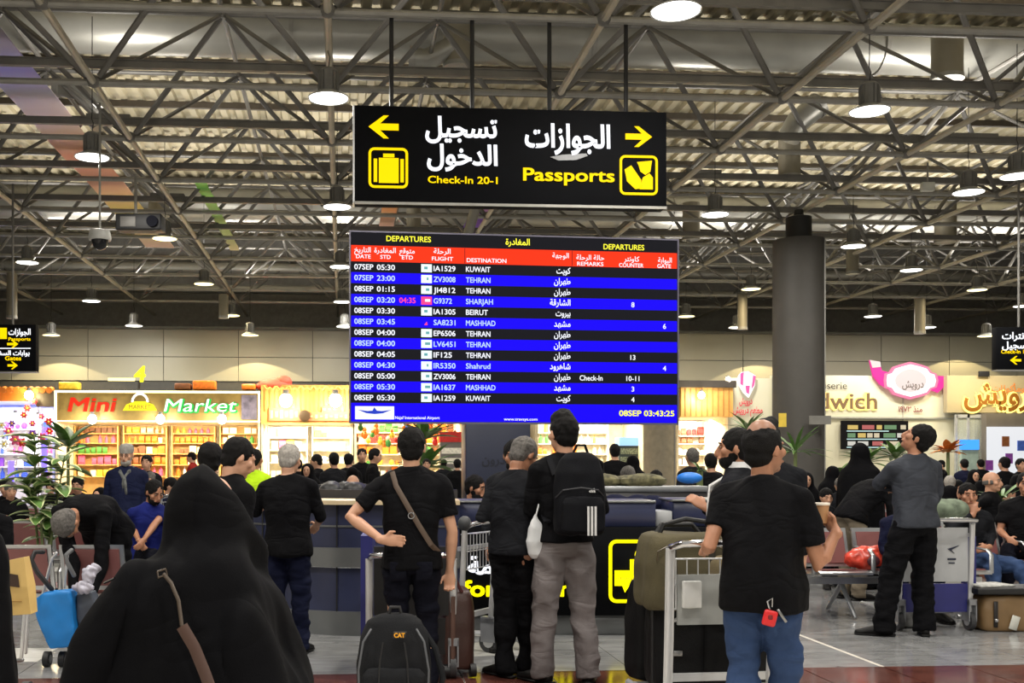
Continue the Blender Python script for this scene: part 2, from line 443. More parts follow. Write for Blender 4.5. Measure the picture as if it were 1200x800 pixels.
elbow([at(65, 100, 22), at(92, 106, 22), at(112, 122, 22), at(120, 150, 22)], 0.20, 'silver bent duct branch under the big duct at left')
elbow([at(960, 122, 23), at(935, 142, 23), at(924, 162, 23)], 0.25, 'bent duct branch feeding the drum right of the sign')
elbow([at(480, 68, 20.4), at(500, 70, 20.4), at(530, 55, 20.4)], 0.2, 'silver duct branch left of the drum above the sign')
elbow([at(560, 235, 25), at(548, 275, 25)], 0.12, 'golden lit pipe between the signs')
# ------------------------------------------------------------------ thin bands with coloured light painted in as colour ramps
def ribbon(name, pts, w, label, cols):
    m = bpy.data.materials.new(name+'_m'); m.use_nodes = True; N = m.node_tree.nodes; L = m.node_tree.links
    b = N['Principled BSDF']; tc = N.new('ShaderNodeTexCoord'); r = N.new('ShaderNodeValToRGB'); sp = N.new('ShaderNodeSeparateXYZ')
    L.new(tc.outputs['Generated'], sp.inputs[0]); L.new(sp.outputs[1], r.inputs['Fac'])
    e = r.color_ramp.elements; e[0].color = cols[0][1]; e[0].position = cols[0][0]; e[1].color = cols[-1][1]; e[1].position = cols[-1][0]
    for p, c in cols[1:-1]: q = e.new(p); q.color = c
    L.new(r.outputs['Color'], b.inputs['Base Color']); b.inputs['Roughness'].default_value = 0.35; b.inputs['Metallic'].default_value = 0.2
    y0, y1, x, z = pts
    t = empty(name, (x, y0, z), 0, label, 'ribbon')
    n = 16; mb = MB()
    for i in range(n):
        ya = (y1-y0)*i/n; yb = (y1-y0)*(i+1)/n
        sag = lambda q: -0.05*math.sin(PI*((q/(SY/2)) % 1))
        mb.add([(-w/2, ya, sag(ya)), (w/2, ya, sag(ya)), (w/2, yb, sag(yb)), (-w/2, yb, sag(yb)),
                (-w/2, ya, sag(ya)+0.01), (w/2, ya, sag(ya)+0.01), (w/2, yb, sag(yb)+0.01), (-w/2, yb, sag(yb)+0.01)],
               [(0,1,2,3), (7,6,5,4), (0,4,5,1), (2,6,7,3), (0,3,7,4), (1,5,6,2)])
    mb.build('painted_light_strip', m, t)
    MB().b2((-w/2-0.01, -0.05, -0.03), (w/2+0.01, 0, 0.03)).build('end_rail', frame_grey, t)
ribbon('coloured_light_band', (14.5, 33, -5.55, H+0.55), 0.85, 'long ribbon banner shading from violet to orange and yellow along the roof at left',
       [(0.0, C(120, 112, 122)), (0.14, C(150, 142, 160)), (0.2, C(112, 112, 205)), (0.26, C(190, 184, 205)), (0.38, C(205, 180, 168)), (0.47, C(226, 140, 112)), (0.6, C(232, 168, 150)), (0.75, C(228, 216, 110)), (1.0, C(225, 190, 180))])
ribbon('coloured_light_band', (25.5, 36, 3.6, H+0.55), 0.5, 'narrow violet and gold ribbon banner seen just above the departures board',
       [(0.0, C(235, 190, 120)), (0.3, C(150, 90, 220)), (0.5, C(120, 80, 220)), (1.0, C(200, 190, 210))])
ribbon('coloured_light_band', (25, 33, -3.3, H+0.5), 0.28, 'narrow green ribbon banner beside the yellow lamp at left',
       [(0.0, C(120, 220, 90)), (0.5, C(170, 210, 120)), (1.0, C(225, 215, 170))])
ribbon('coloured_light_band', (23, 31, 1.2, H+0.5), 0.4, 'narrow golden ribbon banner between the two big boards',
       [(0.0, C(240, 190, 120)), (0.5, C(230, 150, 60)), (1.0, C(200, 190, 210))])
# ------------------------------------------------------------------ pendant lamps
lamp_body = mat('lamp_housing_grey', C(120, 119, 115), 0.5, 0.2)
lamp_rim = mat('lamp_reflector', C(190, 190, 186), 0.35, 0.5)
glow_w = emi('lamp_glow_white', (1, 0.985, 0.93, 1), 5.0); glow_y = emi('lamp_glow_yellow', (1, 0.86, 0.38, 1), 4.0)
def make_lamp(glow):
    r = empty('pendant_lamp')
    MB().lathe([(0.10, 0.07), (0.13, 0.10), (0.135, 0.40), (0.09, 0.44), (0.03, 0.46)], n=18).build('housing', lamp_body, r, True)
    fm = MB()
    for i in range(12):
        a = 2*PI*i/12; fm.box((0.14*math.cos(a), 0.14*math.sin(a), 0.25), (0.03, 0.008, 0.26), Matrix.Rotation(a, 3, 'Z'))
    f = fm.build('cooling_fins', lamp_body, r); f['kind'] = 'stuff'
    MB().lathe([(0.285, 0.012), (0.30, 0.0), (0.30, 0.018), (0.14, 0.10), (0.12, 0.10)], n=28).build('reflector', lamp_rim, r, True)
    MB().lathe([(0.275, 0.004), (0.275, 0.012)], n=28).build('diffuser', glow, r, False)
    MB().tube([(0, 0, 0.46), (0.02, 0, 0.60), (-0.01, 0, 0.68), (0, 0, 0.8), (0, 0, 2.45)], 0.008, 5).build('cable', black_metal, r)
    return r
lw = make_lamp(glow_w); ly = make_lamp(glow_y)
LAMPS = [(792,14,0,'at the top edge above the passport sign'),(385,116,0,'left of the passport sign, the largest at left'),(1019,131,0,'on a cable right of the passport sign'),(108,185,0,'upper left, beside the coloured ribbon'),
 (395,243,0,'left of the gap between the two boards'),(838,252,0,'right of the departures board top corner'),(193,280,1,'yellow one next to the projector'),(1192,207,0,'cut by the right edge of the picture'),
 (32,308,0,'far left above the hanging sign'),(399,313,0,'beside the upper left edge of the departures board'),(107,353,0,'above the number four'),(239,333,1,'yellowish one with a deep housing at left'),
 (157,382,0,'small one above the panels at left'),(60,393,1,'tiny warm one right of the left hanging sign'),(293,393,1,'tiny warm one above the lit niche shop'),(271,370,1,'small yellow one left of the board'),
 (401,354,0,'by the left edge of the board, middle height'),(404,383,0,'by the left edge of the board, lowest'),(880,339,1,'yellow one left of the pillar'),(864,384,0,'small white one left of the pillar'),
 (804,371,1,'yellow one by the right edge of the board'),(1068,317,0,'above the pink emblem'),(1023,371,0,'small one right of the pillar, lower'),(1000,289,0,'right of the pillar top'),
 (1086,384,0,'small one above the pink emblem'),(1145,340,1,'yellow one left of the right hanging sign'),(1156,394,1,'tiny yellow one left of the right hanging sign'),(1198,359,0,'small one cut by the right edge'),(1135,226,0,'dim one in the frame at upper right')]
first = {0: True, 1: True}
up_me = MB().b2((-0.4, -0.1, 0), (0.4, 0.1, 0.07)).mesh('added_roof_fill', frame_dark)
def added_roof_fill(p):  # added box and upward fill light, put in to brighten the roof
    jj = round((p.y-Y0)/SY); yy = Y0+SY*jj
    if -2 <= jj <= 8: link('added_roof_fill', up_me, frame, fr((p.x, yy, H+0.35)))
    area('roof_fill_light', (p.x, yy, H+0.44), 0.8, ROOF_FILL_W, (1, 0.95, 0.87), (PI, 0, 0))
for px, py, yel, where in LAMPS:
    D = min(5.25*FPX/(HY-py), 36.5); p = at(px, py, D)
    src = ly if yel else lw
    lab = ('yellow' if yel else 'white') + ' round pendant lamp ' + where
    if first[yel]: o = src; o.location = p; first[yel] = False; tag(o, lab, 'lamp', 'round pendant lamps of the hall')
    else: o = copy_tree(src, p, None, lab)
    if not yel: o['category'] = 'lamp'; o['group'] = 'round pendant lamps of the hall'
    o['category'] = 'lamp'; o['group'] = 'round pendant lamps of the hall'
    area('lamp_light', p-Vector((0, 0, 0.03)), 0.5, LAMP_W*(0.6 if yel else 1), (1, 0.82, 0.5) if yel else (1, 0.95, 0.87))
    added_roof_fill(p)
# the same rows of lamps go on above and behind the photographer
for i, (x, D) in enumerate([(-4, 9), (0.8, 7), (5.5, 9.5), (-4, 4.5), (0.8, 2.5), (5.5, 4.5), (-4, -1), (1, -2.5), (5.5, -1)]):
    p = W(x, D, 6.7); copy_tree(lw, p, None, 'white round pendant lamp overhead outside the picture, %s of the %s row' % (('left', 'middle', 'right')[i % 3], ('front', 'second', 'rear')[i//3]))
    area('lamp_light', p-Vector((0, 0, 0.03)), 0.5, LAMP_W, (1, 0.95, 0.87))
    added_roof_fill(p)
# suspension rods of the lamps up to the frame
for px, py, yel, where in LAMPS[:8]+[LAMPS[21]]:
    pass
# ------------------------------------------------------------------ pillars
conc = mat('pillar_grey_render', C(74, 71, 67), 0.6, 0, 0.12, 1.5, 0.1, 20)
def pillar(px, D, r, ztop, label, m=conc):
    p = W((px-CX)*D/FPX, D)
    t = empty('pillar', p, 0, label, 'pillar')
    MB().lathe([(r, 0.0), (r, ztop)], n=40).build('shaft', m, t, True)
    MB().lathe([(r+0.05, 0), (r+0.05, 0.12)], n=40).build('base_ring', steel, t, True)
    MB().lathe([(0.30, ztop), (0.30, ztop+0.55), (0.12, ztop+0.6), (0.10, H-ztop > 1.2 and ztop+1.0 or H)], n=20).build('steel_cap', black_metal, t, True)
    sl = MB().b2((r*0.72, -r*0.72, 0), (r*0.72+0.03, -r*0.72+0.03, ztop)); sl.build('corner_strip', frame_grey, t)
    return t
pillar(936, 25.5, 0.60, at(489, 282, 25.5).z, 'thick round grey concrete pillar right of the departures board')
pillar(773, 33, 0.49, 5.2, 'farther beige round pillar seen under the right end of the board', mat('pillar_beige', C(148, 138, 118), 0.6))
ps = MB().b2((-0.26, -0.01, -0.10), (0.26, 0.01, 0.10)); o = ps.build('pillar_notice', mat('notice_grey', C(120, 118, 112), 0.5), None, loc=at(961, 492, 24.7))
tag(o, 'small grey notice plate projecting from the right side of the thick pillar', 'notice')
o = MB().b2((-0.09, -0.01, -0.16), (0.09, 0.01, 0.16)).build('pillar_notice', mat('notice_yellow', C(220, 190, 70), 0.5), None, loc=at(917, 492, 24.78)); tag(o, 'small yellow paper notice on the front of the thick pillar', 'notice')
# ------------------------------------------------------------------ projector and dome camera
t = empty('projector', at(165, 262, 21), -YAW, 'black projector hung from the roof frame at upper left', 'projector')
rbox('casing', (0.9, 0.4, 0.32), (0, 0, 0), black_metal, t, 0.03)
MB().tube([(0.28, -0.2, 0), (0.28, -0.26, 0)], 0.11, 16).build('lens', mat('lens_glass', C(20, 22, 34), 0.6, spec=0.1), t, True)
MB().tube([(-0.1, 0, 0.14), (-0.1, 0, 0.95)], 0.03, 8).build('hanging_pole', frame_grey, t)
rbox('vent_panel', (0.3, 0.02, 0.2), (-0.2, -0.2, 0), frame_dark, t, 0.005)
t = empty('dome_camera', at(117, 280, 18), -YAW, 'white security dome camera on a thin pole at upper left', 'security camera')
MB().lathe([(0.10, 0.16), (0.17, 0.14), (0.19, 0.02), (0.18, -0.02)], n=24).build('housing', mat('cctv_white', C(190, 190, 186), 0.4), t, True)
MB().lathe([(0.02, -0.19), (0.09, -0.16), (0.13, -0.08), (0.14, -0.02)], n=24).build('dome', mat('smoked_dome', C(30, 30, 34), 0.08), t, True)
MB().tube([(0, 0, 0.15), (0, 0, 2.3)], 0.02, 8).build('hanging_pole', frame_grey, t)
t = empty('speaker_box', at(1087, 219, 22), -YAW, 'small white box fixed in the roof frame at upper right', 'box')
rbox('casing', (0.26, 0.14, 0.18), (0, 0, 0), mat('box_white', C(205, 205, 195), 0.5), t, 0.02)
MB().tube([(0, 0, 0.09), (0, 0, 0.5)], 0.02, 6).build('bracket', frame_grey, t)
# ================================================================== HANGING SIGNS AND BOARDS
sign_black = mat('sign_black_face', C(10, 11, 14), 0.75, spec=0.08)
lit_y = emi('lit_yellow', (1.0, 0.66, 0.0, 1), 1.1); lit_w = emi('lit_white', (0.92, 0.94, 1, 1), 1.15)
def arrow(mb, x, z, s, d):
    """arrow s wide, pointing left (d=-1) or right"""
    P = [(-.5, 0), (.0, .38), (.17, .38), (-.12, .11), (.5, .11), (.5, -.11), (-.12, -.11), (.17, -.38), (.0, -.38)]
    P = [(x - d*p[0]*s, z+p[1]*s) for p in P]
    mb.prism(P if d < 0 else P[::-1], -0.004, 0.0)
def rframe(mb, x0, z0, x1, z1, w):
    n = 5
    def rr(x0, z0, x1, z1, r):
        out = []
        for cx_, cz_, a0 in ((x1-r, z1-r, 0), (x0+r, z1-r, 90), (x0+r, z0+r, 180), (x1-r, z0+r, 270)):
            for i in range(n): a = math.radians(a0+90*i/(n-1)); out.append((cx_+r*math.cos(a), cz_+r*math.sin(a)))
        return out
    A = rr(x0, z0, x1, z1, w*2.2); B = rr(x0+w, z0+w, x1-w, z1-w, w*1.3); m = len(A)
    mb.add([(p[0], -0.004, p[1]) for p in A]+[(p[0], -0.004, p[1]) for p in B], [(i, (i+1) % m, m+(i+1) % m, m+i) for i in range(m)])
SD = 14.4; u = SD/FPX   # metres per photo pixel on the hanging sign
sg = empty('hanging_sign', at(600, 240, SD), 0.0, 'long black hanging sign lit in white and yellow, check-in and passports', 'sign')
def sp(px, py): return ((px-600)*u, (240-py)*u)
Wd = 185*u; Hh = 113*u
rbox('case', (2*Wd, 0.28, Hh), (0, 0.15, Hh/2), sign_black, sg, 0.012, 2)
MB().b2((-Wd, -0.0, -0.02), (Wd, 0.02, 0.015)).build('lower_rim', frame_grey, sg)
MB().b2((-Wd-0.012, 0.0, 0), (-Wd+0.01, 0.29, Hh)).build('side_rim', alu, sg)
for px in (459, 554, 646, 738):
    x = (px-600)*u; MB().tube([(x, 0.1, Hh), (x, 0.1, H-sg.location.z+0.05)], 0.03, 8).build('hanging_rod', black_metal, sg)
def L2(px, py, dx=0, dz=0): return sp(px, py)
x1, z_1 = sp(583, 166); x2, z_2 = sp(583, 194); x3, z_3 = sp(583, 216)
lettering('lettering', [('تسجيل', 23.5*u, x1, z_1+0.05, 'r', 0.03, 0, 85*u), ('الدخول', 23.5*u, x2, z_2, 'r', 0.03, 0, 83*u),
                        ('Check-In 20-1', 8.5*u, sp(501, 216)[0], z_3, 'l', 0.025, 1, 82*u),
                        ('الجوازات', 27*u, sp(717, 170)[0], sp(0, 171)[1], 'r', 0.03, 0, 102*u),
                        ('Passports', 15.5*u, sp(613, 211)[0], sp(0, 211)[1], 'l', 0.03, 1, 109*u)], [lit_w, lit_y], sg, (0, -0.006, 0))
mb = MB(); arrow(mb, *sp(449.5, 152), 35*u, -1); mb.build('arrow', lit_y, sg, loc=(0, -0.002, 0))
mb = MB(); arrow(mb, *sp(751, 157), 32*u, 1); mb.build('arrow', lit_y, sg, loc=(0, -0.002, 0))
ic = MB(); rframe(ic, *sp(432, 223), *sp(478, 176), 3*u)
def pbox(mb, x0, y0, x1, y1, d=-0.005):
    a, b = sp(x0, y1), sp(x1, y0); mb.b2((a[0], d, a[1]), (b[0], 0, b[1]))
pbox(ic, 444, 188, 467, 217); pbox(ic, 438, 189, 442, 216); pbox(ic, 469, 189, 473, 216); pbox(ic, 449, 183, 462, 187.2)
ic.build('suitcase_icon', lit_y, sg)
ic = MB(); rframe(ic, *sp(728, 226), *sp(774, 179), 3*u)
for P in ([(734, 196), (742, 191), (754, 208), (754, 218), (747, 219), (737, 210)], [(756, 205), (764, 200), (768, 205), (768, 219), (752, 219)], [(749, 187), (767, 185), (766, 191), (765, 198), (759, 202), (753, 198), (751, 191)]):
    ic.prism([sp(*q) for q in P][::-1], -0.005, 0)
ic.build('passport_icon', lit_y, sg)
P = [sp(*q) for q in ((645, 183), (660, 180), (688, 178), (690, 181), (675, 186), (655, 187))]
MB().prism(P[::-1], -0.004, 0).build('sticker', mat('torn_sticker', C(140, 142, 146), 0.6), sg)
# small hanging signs at both sides
def small_sign(px0, px1, py0, py1, D, label, items, arrows, strip=None, icons=()):
    v = D/FPX; t = empty('hanging_sign', at((px0+px1)/2, py1, D), -YAW, label, 'sign')
    w = (px1-px0)*v; h = (py1-py0)*v; q = lambda x, y: ((x-(px0+px1)/2)*v, (py1-y)*v)
    rbox('case', (w, 0.2, h), (0, 0.1, h/2), sign_black, t, 0.01, 2)
    MB().tube([(w*0.0, 0.1, h), (w*0.0, 0.1, H-t.location.z)], 0.025, 8).build('hanging_rod', frame_dark, t)
    its = []
    for s_, hp, x, y, al, mi, wp in items: a = q(x, y); its.append((s_, hp*v, a[0], a[1], al, 0.03, mi, wp*v))
    lettering('lettering', its, [lit_w, lit_y], t, (0, -0.006, 0))
    for x, y, s_, d in arrows:
        mb = MB(); arrow(mb, *q(x, y), s_*v, d); mb.build('arrow', lit_y, t, loc=(0, -0.003, 0))
    for (x0, y0, x1, y1) in icons:
        mb = MB(); a, b = q(x0, y1), q(x1, y0); mb.b2((a[0], -0.006, a[1]), (b[0], 0, b[1])); mb.build('icon', lit_y, t)
    if strip:
        a, b = q(px0+1, strip+0.5), q(px1-6, strip-0.5); MB().b2((a[0], -0.006, a[1]), (b[0], 0, b[1])).build('divider', lit_w, t)
    MB().b2((-w/2, -0.004, -0.02), (w/2, 0.2, 0.0)).build('lower_rim', frame_grey, t)
small_sign(-16, 42, 380, 435, 23, 'small black hanging sign at the left edge with two yellow arrows',
           [('الجوازات', 7, 36, 392, 'r', 0, 26), ('Passports', 4, 10, 399, 'l', 1, 26), ('بوابات السفر', 5.5, 35, 416, 'r', 0, 40), ('Gates', 5, 6, 422, 'l', 1, 19)],
           [(15, 403, 13, 1), (15, 428, 12, 1)], 408, [(-8, 384, 8, 397)])
small_sign(1168, 1226, 383, 433, 22, 'small black hanging sign at the right edge with one yellow arrow',
           [('كاونترات', 8, 1214, 397, 'r', 0, 40), ('التسجيل', 8, 1214, 408, 'r', 0, 40), ('Check-In 1-12', 4.5, 1173, 414, 'l', 1, 36)], [(1190, 422, 13, -1)])
# ------------------------------------------------------------------ departures board
BD = 12.0; v_ = BD/FPX
bd = empty('departures_board', at(606, 495.5, BD), -YAW-0.0+math.radians(-0) , 'large lit departures board listing flights in blue and black rows', 'departures board')
bd.rotation_euler[2] = math.radians(3.2)
bw = 195.5*v_; bh = 219*v_
def bp(px, py): return ((px-606)*v_, (495.5-py)*v_)
rbox('case', (2*bw, 0.22, bh), (0, 0.125, bh/2), black_metal, bd, 0.01, 2)
mbf = MB()
for a, b in (((-bw-.012, -0.012, -.014), (bw+.012, 0.02, 0.006)), ((-bw-.012, -0.012, bh-.004), (bw+.012, 0.02, bh+.012)), ((-bw-.012, -0.012, 0), (-bw+.004, 0.02, bh)), ((bw-.004, -0.012, 0), (bw+.012, 0.02, bh))): mbf.b2(a, b)
mbf.build('bezel', mat('bezel_grey', C(104, 102, 118), 0.4, 0.4), bd)
s_black = emi('screen_black', C(22, 22, 28), 0.9); s_blue = emi('screen_blue', (0.008, 0.0, 0.86, 1), 1.0); s_red = emi('screen_red', (0.92, 0.035, 0.008, 1), 1.0)
s_white = emi('screen_text_white', (0.86, 0.88, 0.95, 1), 1.0); s_cyan = emi('screen_text_pale_blue', (0.50, 0.66, 1.0, 1), 1.0); s_yel = emi('screen_text_yellow', (1.0, 0.95, 0.05, 1), 1.0)
s_pink = emi('screen_text_pink', (1.0, 0.06, 0.25, 1), 1.0); s_logo = emi('screen_logo_pale', (0.78, 0.93, 0.9, 1), 1.0); s_teal = emi('screen_logo_teal', (0.15, 0.42, 0.45, 1), 0.8); s_navy = emi('screen_logo_blue', (0.02, 0.05, 0.5, 1), 1.0)
TX = [s_white, s_cyan, s_yel, s_pink]
def strip(name, y0, y1, m):
    a, b = bp(411.5, y1), bp(800.5, y0)
    return MB().b2((a[0], -0.006, a[1]), (b[0], 0.012, b[1])).build(name, m, bd)
def T(s_, hp, x, y, al='l', mi=0, wp=None, bold=0.022):
    a = bp(x, y); return (s_, hp*v_, a[0], a[1], al, bold, mi, wp*v_ if wp else None)
top = strip('title_row', 275.5, 292, s_black)
lettering('lettering', [T('DEPARTURES', 6.6, 452, 286.5, 'l', 2, 52), T('المغادرة', 7.5, 621, 287, 'r', 2, 29), T('DEPARTURES', 6.6, 710, 289.5, 'l', 2, 50)], TX, top, (0, -0.009, 0))
hd = strip('heading_row', 292, 310.5, s_red)
lettering('lettering', [T(*q, bold=0.015) for q in (('التاريخ', 6, 434, 300, 'r', 0, 19), ('المغادرة', 6, 463, 300, 'r', 0, 25), ('متوقع', 6, 485, 300, 'r', 0, 18), ('الرحلة', 6, 527, 299.5, 'r', 0, 20),
    ('الوجهة', 6, 668, 301, 'r', 0, 20), ('حالة الرحلة', 6, 711, 302.5, 'r', 0, 34), ('كاونتر', 6, 754, 303, 'r', 0, 19), ('البوابة', 6, 794, 303.5, 'r', 0, 17))] +
    [T(*q, bold=0.02) for q in (('DATE', 4.6, 417, 307, 'l', 0, 17), ('STD', 4.6, 445, 307, 'l', 0, 12), ('ETD', 4.6, 470, 307, 'l', 0, 13), ('FLIGHT', 4.6, 505, 307.5, 'l', 0, 25), ('DESTINATION', 4.9, 546, 308.5, 'l', 0, 47),
    ('REMARKS', 4.8, 678, 309.5, 'l', 0, 32), ('COUNTER', 4.8, 729, 310, 'l', 0, 30), ('GATE', 4.8, 776, 310, 'l', 0, 17))], TX, hd, (0, -0.009, 0))
ROWS = [('07SEP','05:30','','IA1529','KUWAIT','كويت','','',''),('07SEP','23:00','','ZV3008','TEHRAN','طهران','','',''),('08SEP','01:15','','JI4812','TEHRAN','طهران','','',''),
 ('08SEP','03:20','04:35','G9372','SHARJAH','الشارقة','','8',''),('08SEP','03:30','','IA1305','BEIRUT','بيروت','','',''),('08SEP','03:45','','SA8231','MASHHAD','مشهد','','','6'),
 ('08SEP','04:00','','EP6506','TEHRAN','طهران','','',''),('08SEP','04:00','','LV6451','TEHRAN','طهران','','',''),('08SEP','04:05','','IF125','TEHRAN','طهران','','13',''),
 ('08SEP','04:30','','IR5350','Shahrud','شاهرود','','','4'),('08SEP','05:00','','ZV3006','TEHRAN','طهران','Check-In','10-11',''),('08SEP','05:30','','IA1637','MASHHAD','مشهد','','3',''),('08SEP','05:30','','IA1259','KUWAIT','كويت','','4','')]
RH = (473.2-310.5)/13
for i, (d, s_, e, f, de, ar, rm, co, g) in enumerate(ROWS):
    ya = 310.5+RH*i; yb = ya+RH; base = yb-3.2; blue = i % 2 == 1
    r = strip('flight_row', ya, yb, s_blue if blue else s_black)
    c0 = 1 if blue else 0
    it = [T(d, 6.4, 415, base, 'l', c0, 22), T(s_, 6.4, 441, base, 'l', c0, 21), T(f, 6.4, 507, base, 'l', c0, 4.2*len(f)+0.5), T(de, 6.4, 545, base, 'l', c0, {'KUWAIT':29,'TEHRAN':29,'SHARJAH':32,'BEIRUT':26,'MASHHAD':35,'Shahrud':29}[de]),
          T(ar, 7.2, 670, base-0.5, 'r', 0, {'كويت':17,'طهران':20,'الشارقة':25,'بيروت':18,'مشهد':20,'شاهرود':25}[ar])]
    if e: it.append(T(e, 6.4, 467, base, 'l', 3, 19))
    if rm: it.append(T(rm, 6.4, 681, base, 'l', 0, 28))
    if co: it.append(T(co, 6.0, 746, base, 'c', 0))
    if g: it.append(T(g, 6.0, 785, base, 'c', 0))
    lettering('lettering', it, TX, r, (0, -0.009, 0))
    if i != 5:
        a, b = bp(492.5, yb-1.6), bp(505, ya+1.6)
        MB().b2((a[0], -0.010, a[1]), (b[0], -0.004, b[1])).build('airline_logo', s_pink if i == 3 else s_logo, r)
        a, b = bp(496+(i*3) % 4, yb-5), bp(500+(i*5) % 4, ya+4.5)
        MB().b2((a[0], -0.012, a[1]), (b[0], -0.009, b[1])).build('logo_mark', s_white if i == 3 else s_teal, r)
    else:
        MB().prism([bp(496, yb-3), bp(500, yb-3), bp(499, yb-7)], -0.011, -0.005).build('airline_logo', s_pink, r)
bt = strip('footer_row', 473.2, 494.5, s_blue)
a, b = bp(416, 492), bp(461, 477); MB().b2((a[0], -0.010, a[1]), (b[0], -0.004, b[1])).build('airport_logo', s_white, bt)
P = [bp(*q) for q in ((419, 481), (430, 482.5), (436, 482), (438, 478), (441, 482), (447, 482.5), (458, 481), (448, 485), (438.5, 486), (429, 485))]
MB().prism(P[::-1], -0.013, -0.009).build('wing_emblem', s_navy, bt)
lettering('lettering', [T('Najaf International Airport', 3.4, 462, 491.5, 'l', 0, 52), T('www.travsys.com', 3.2, 590, 492.5, 'l', 0, 40), T('08SEP 03:43:25', 6.8, 729, 486.5, 'l', 2, 68, 0.03)], TX, bt, (0, -0.012, 0))
cl = MB()
for px in (543.5, 671.5): a, b = bp(px, 310), bp(px+0.7, 292.5); cl.b2((a[0], -0.008, a[1]), (b[0], -0.005, b[1]))
cl.build('column_lines', s_black, hd)
# board stand
st_ = at(582, 497, 12.05)
t = empty('board_stand', (st_.x, st_.y, 0), bd.rotation_euler[2], 'navy panel stand carrying the departures board behind the counter', 'stand')
navy_p = mat('navy_laminate', C(30, 36, 58), 0.35, 0, 0.1, 3)
rbox('panel', (0.74, 0.3, bd.location.z-0.01), (0, 0.06, bd.location.z/2), navy_p, t, 0.01)
for x in (-0.3, 0.3): rbox('foot_plate', (0.12, 0.5, 0.03), (x, 0.06, 0.016), steel, t, 0.005)
lettering('lettering', [('مغادرون', 0.10, 0.26, 1.42, 'r', 0.02, 0)], [mat('dull_print', C(20, 24, 40), 0.5)], t, (0, -0.095, 0))
# ================================================================== SHOPS ALONG THE BACK WALL
SYF = 37.0
cream = mat('shop_cream', C(232, 214, 176), 0.6); wood_y = mat('varnished_pine', C(214, 160, 84), 0.45, 0, 0.15, 4); shelf_m = mat('shelf_pale', C(236, 226, 200), 0.5)
orange_f = mat('orange_fascia', C(214, 120, 40), 0.5); green_grey = mat('fascia_olive', C(150, 128, 62), 0.5); roof_d = mat('shop_roof_dark', C(52, 46, 40), 0.8)
def X_at(px, Y=SYF): return onY(px, 540, Y).x
def Z_at(px, py, Y=SYF): return onY(px, py, Y).z
def shop(name, px0, px1, pyt, label, wallm, Y=SYF, back_m=None, light=(1, 0.85, 0.6), power=220):
    power *= 1.15
    """open-fronted unit: side walls, ceiling, back panel; top of the opening at photo row pyt"""
    x0, x1 = X_at(px0, Y), X_at(px1, Y); zt = Z_at((px0+px1)/2, pyt, Y)
    t = empty(name, ((x0+x1)/2, Y, 0), 0, label, 'shop'); w = x1-x0
    MB().b2((-w/2, 0, 0), (-w/2+0.08, 2.9, zt)).build('side_wall', wallm, t); MB().b2((w/2-0.08, 0, 0), (w/2, 2.9, zt)).build('side_wall', wallm, t)
    MB().b2((-w/2, 0, zt), (w/2, 2.9, zt+0.08)).build('shop_ceiling', wallm, t)
    MB().b2((-w/2+0.08, 2.75, 0), (w/2-0.08, 2.85, zt)).build('back_panel', back_m or cream, t)
    area('shop_light', ((x0+x1)/2, Y+1.2, zt-0.06), w*0.85, power, light, (math.radians(12), 0, 0), 'RECTANGLE', 1.6)
    return t, x0, x1, zt
GP = {'orange': C(230, 120, 30), 'red': C(200, 36, 30), 'yellow': C(240, 200, 60), 'white': C(235, 232, 220), 'pink': C(225, 90, 130), 'green': C(70, 140, 60), 'blue': C(60, 90, 180), 'brown': C(120, 72, 40), 'cream': C(240, 222, 180), 'purple': C(120, 60, 150)}
GM = {k: mat('goods_'+k, v, 0.45, 0, 0.2, 14) for k, v in GP.items()}
gshape = {}
def gmesh(kind, k):
    if (kind, k) in gshape: return gshape[kind, k]
    mb = MB()
    if kind == 'carton': mb.b2((-.5, -.4, 0), (.5, .4, 1)).b2((-.36, -.42, .25), (.36, -.4, .75))
    elif kind == 'snack_packet': mb.rings([[(-.5, -.05, 0), (.5, -.05, 0), (.5, .05, 0), (-.5, .05, 0)], [(-.46, -.3, .3), (.46, -.3, .3), (.46, .3, .3), (-.46, .3, .3)], [(-.46, -.3, .7), (.46, -.3, .7), (.46, .3, .7), (-.46, .3, .7)], [(-.5, -.05, 1), (.5, -.05, 1), (.5, .05, 1), (-.5, .05, 1)]])
    elif kind == 'bottle': mb.lathe([(.3, 0), (.34, .05), (.34, .6), (.12, .8), (.12, 1)], n=8)
    else: mb.ell((0, 0, .5), (.5, .4, .5), None, 8, 6)
    gshape[kind, k] = mb.mesh(kind, GM[k]); return gshape[kind, k]
NG = [0]
ORD = 'none first second third fourth fifth sixth seventh eighth ninth tenth eleventh twelfth thirteenth fourteenth fifteenth sixteenth seventeenth eighteenth nineteenth twentieth'.split() + ['twenty-%s' % q for q in 'first second third fourth fifth sixth seventh eighth ninth'.split()] + ['thirtieth'] + ['thirty-%s' % q for q in 'first second third fourth fifth sixth seventh eighth ninth'.split()]
def goods(kind, k, p, w, h, label, group, cat='goods'):
    o = link(kind, gmesh(kind, k), None, p); o.scale = (w, w*0.7, h)
    NG[0] += 1
    return tag(o, label, cat, group)
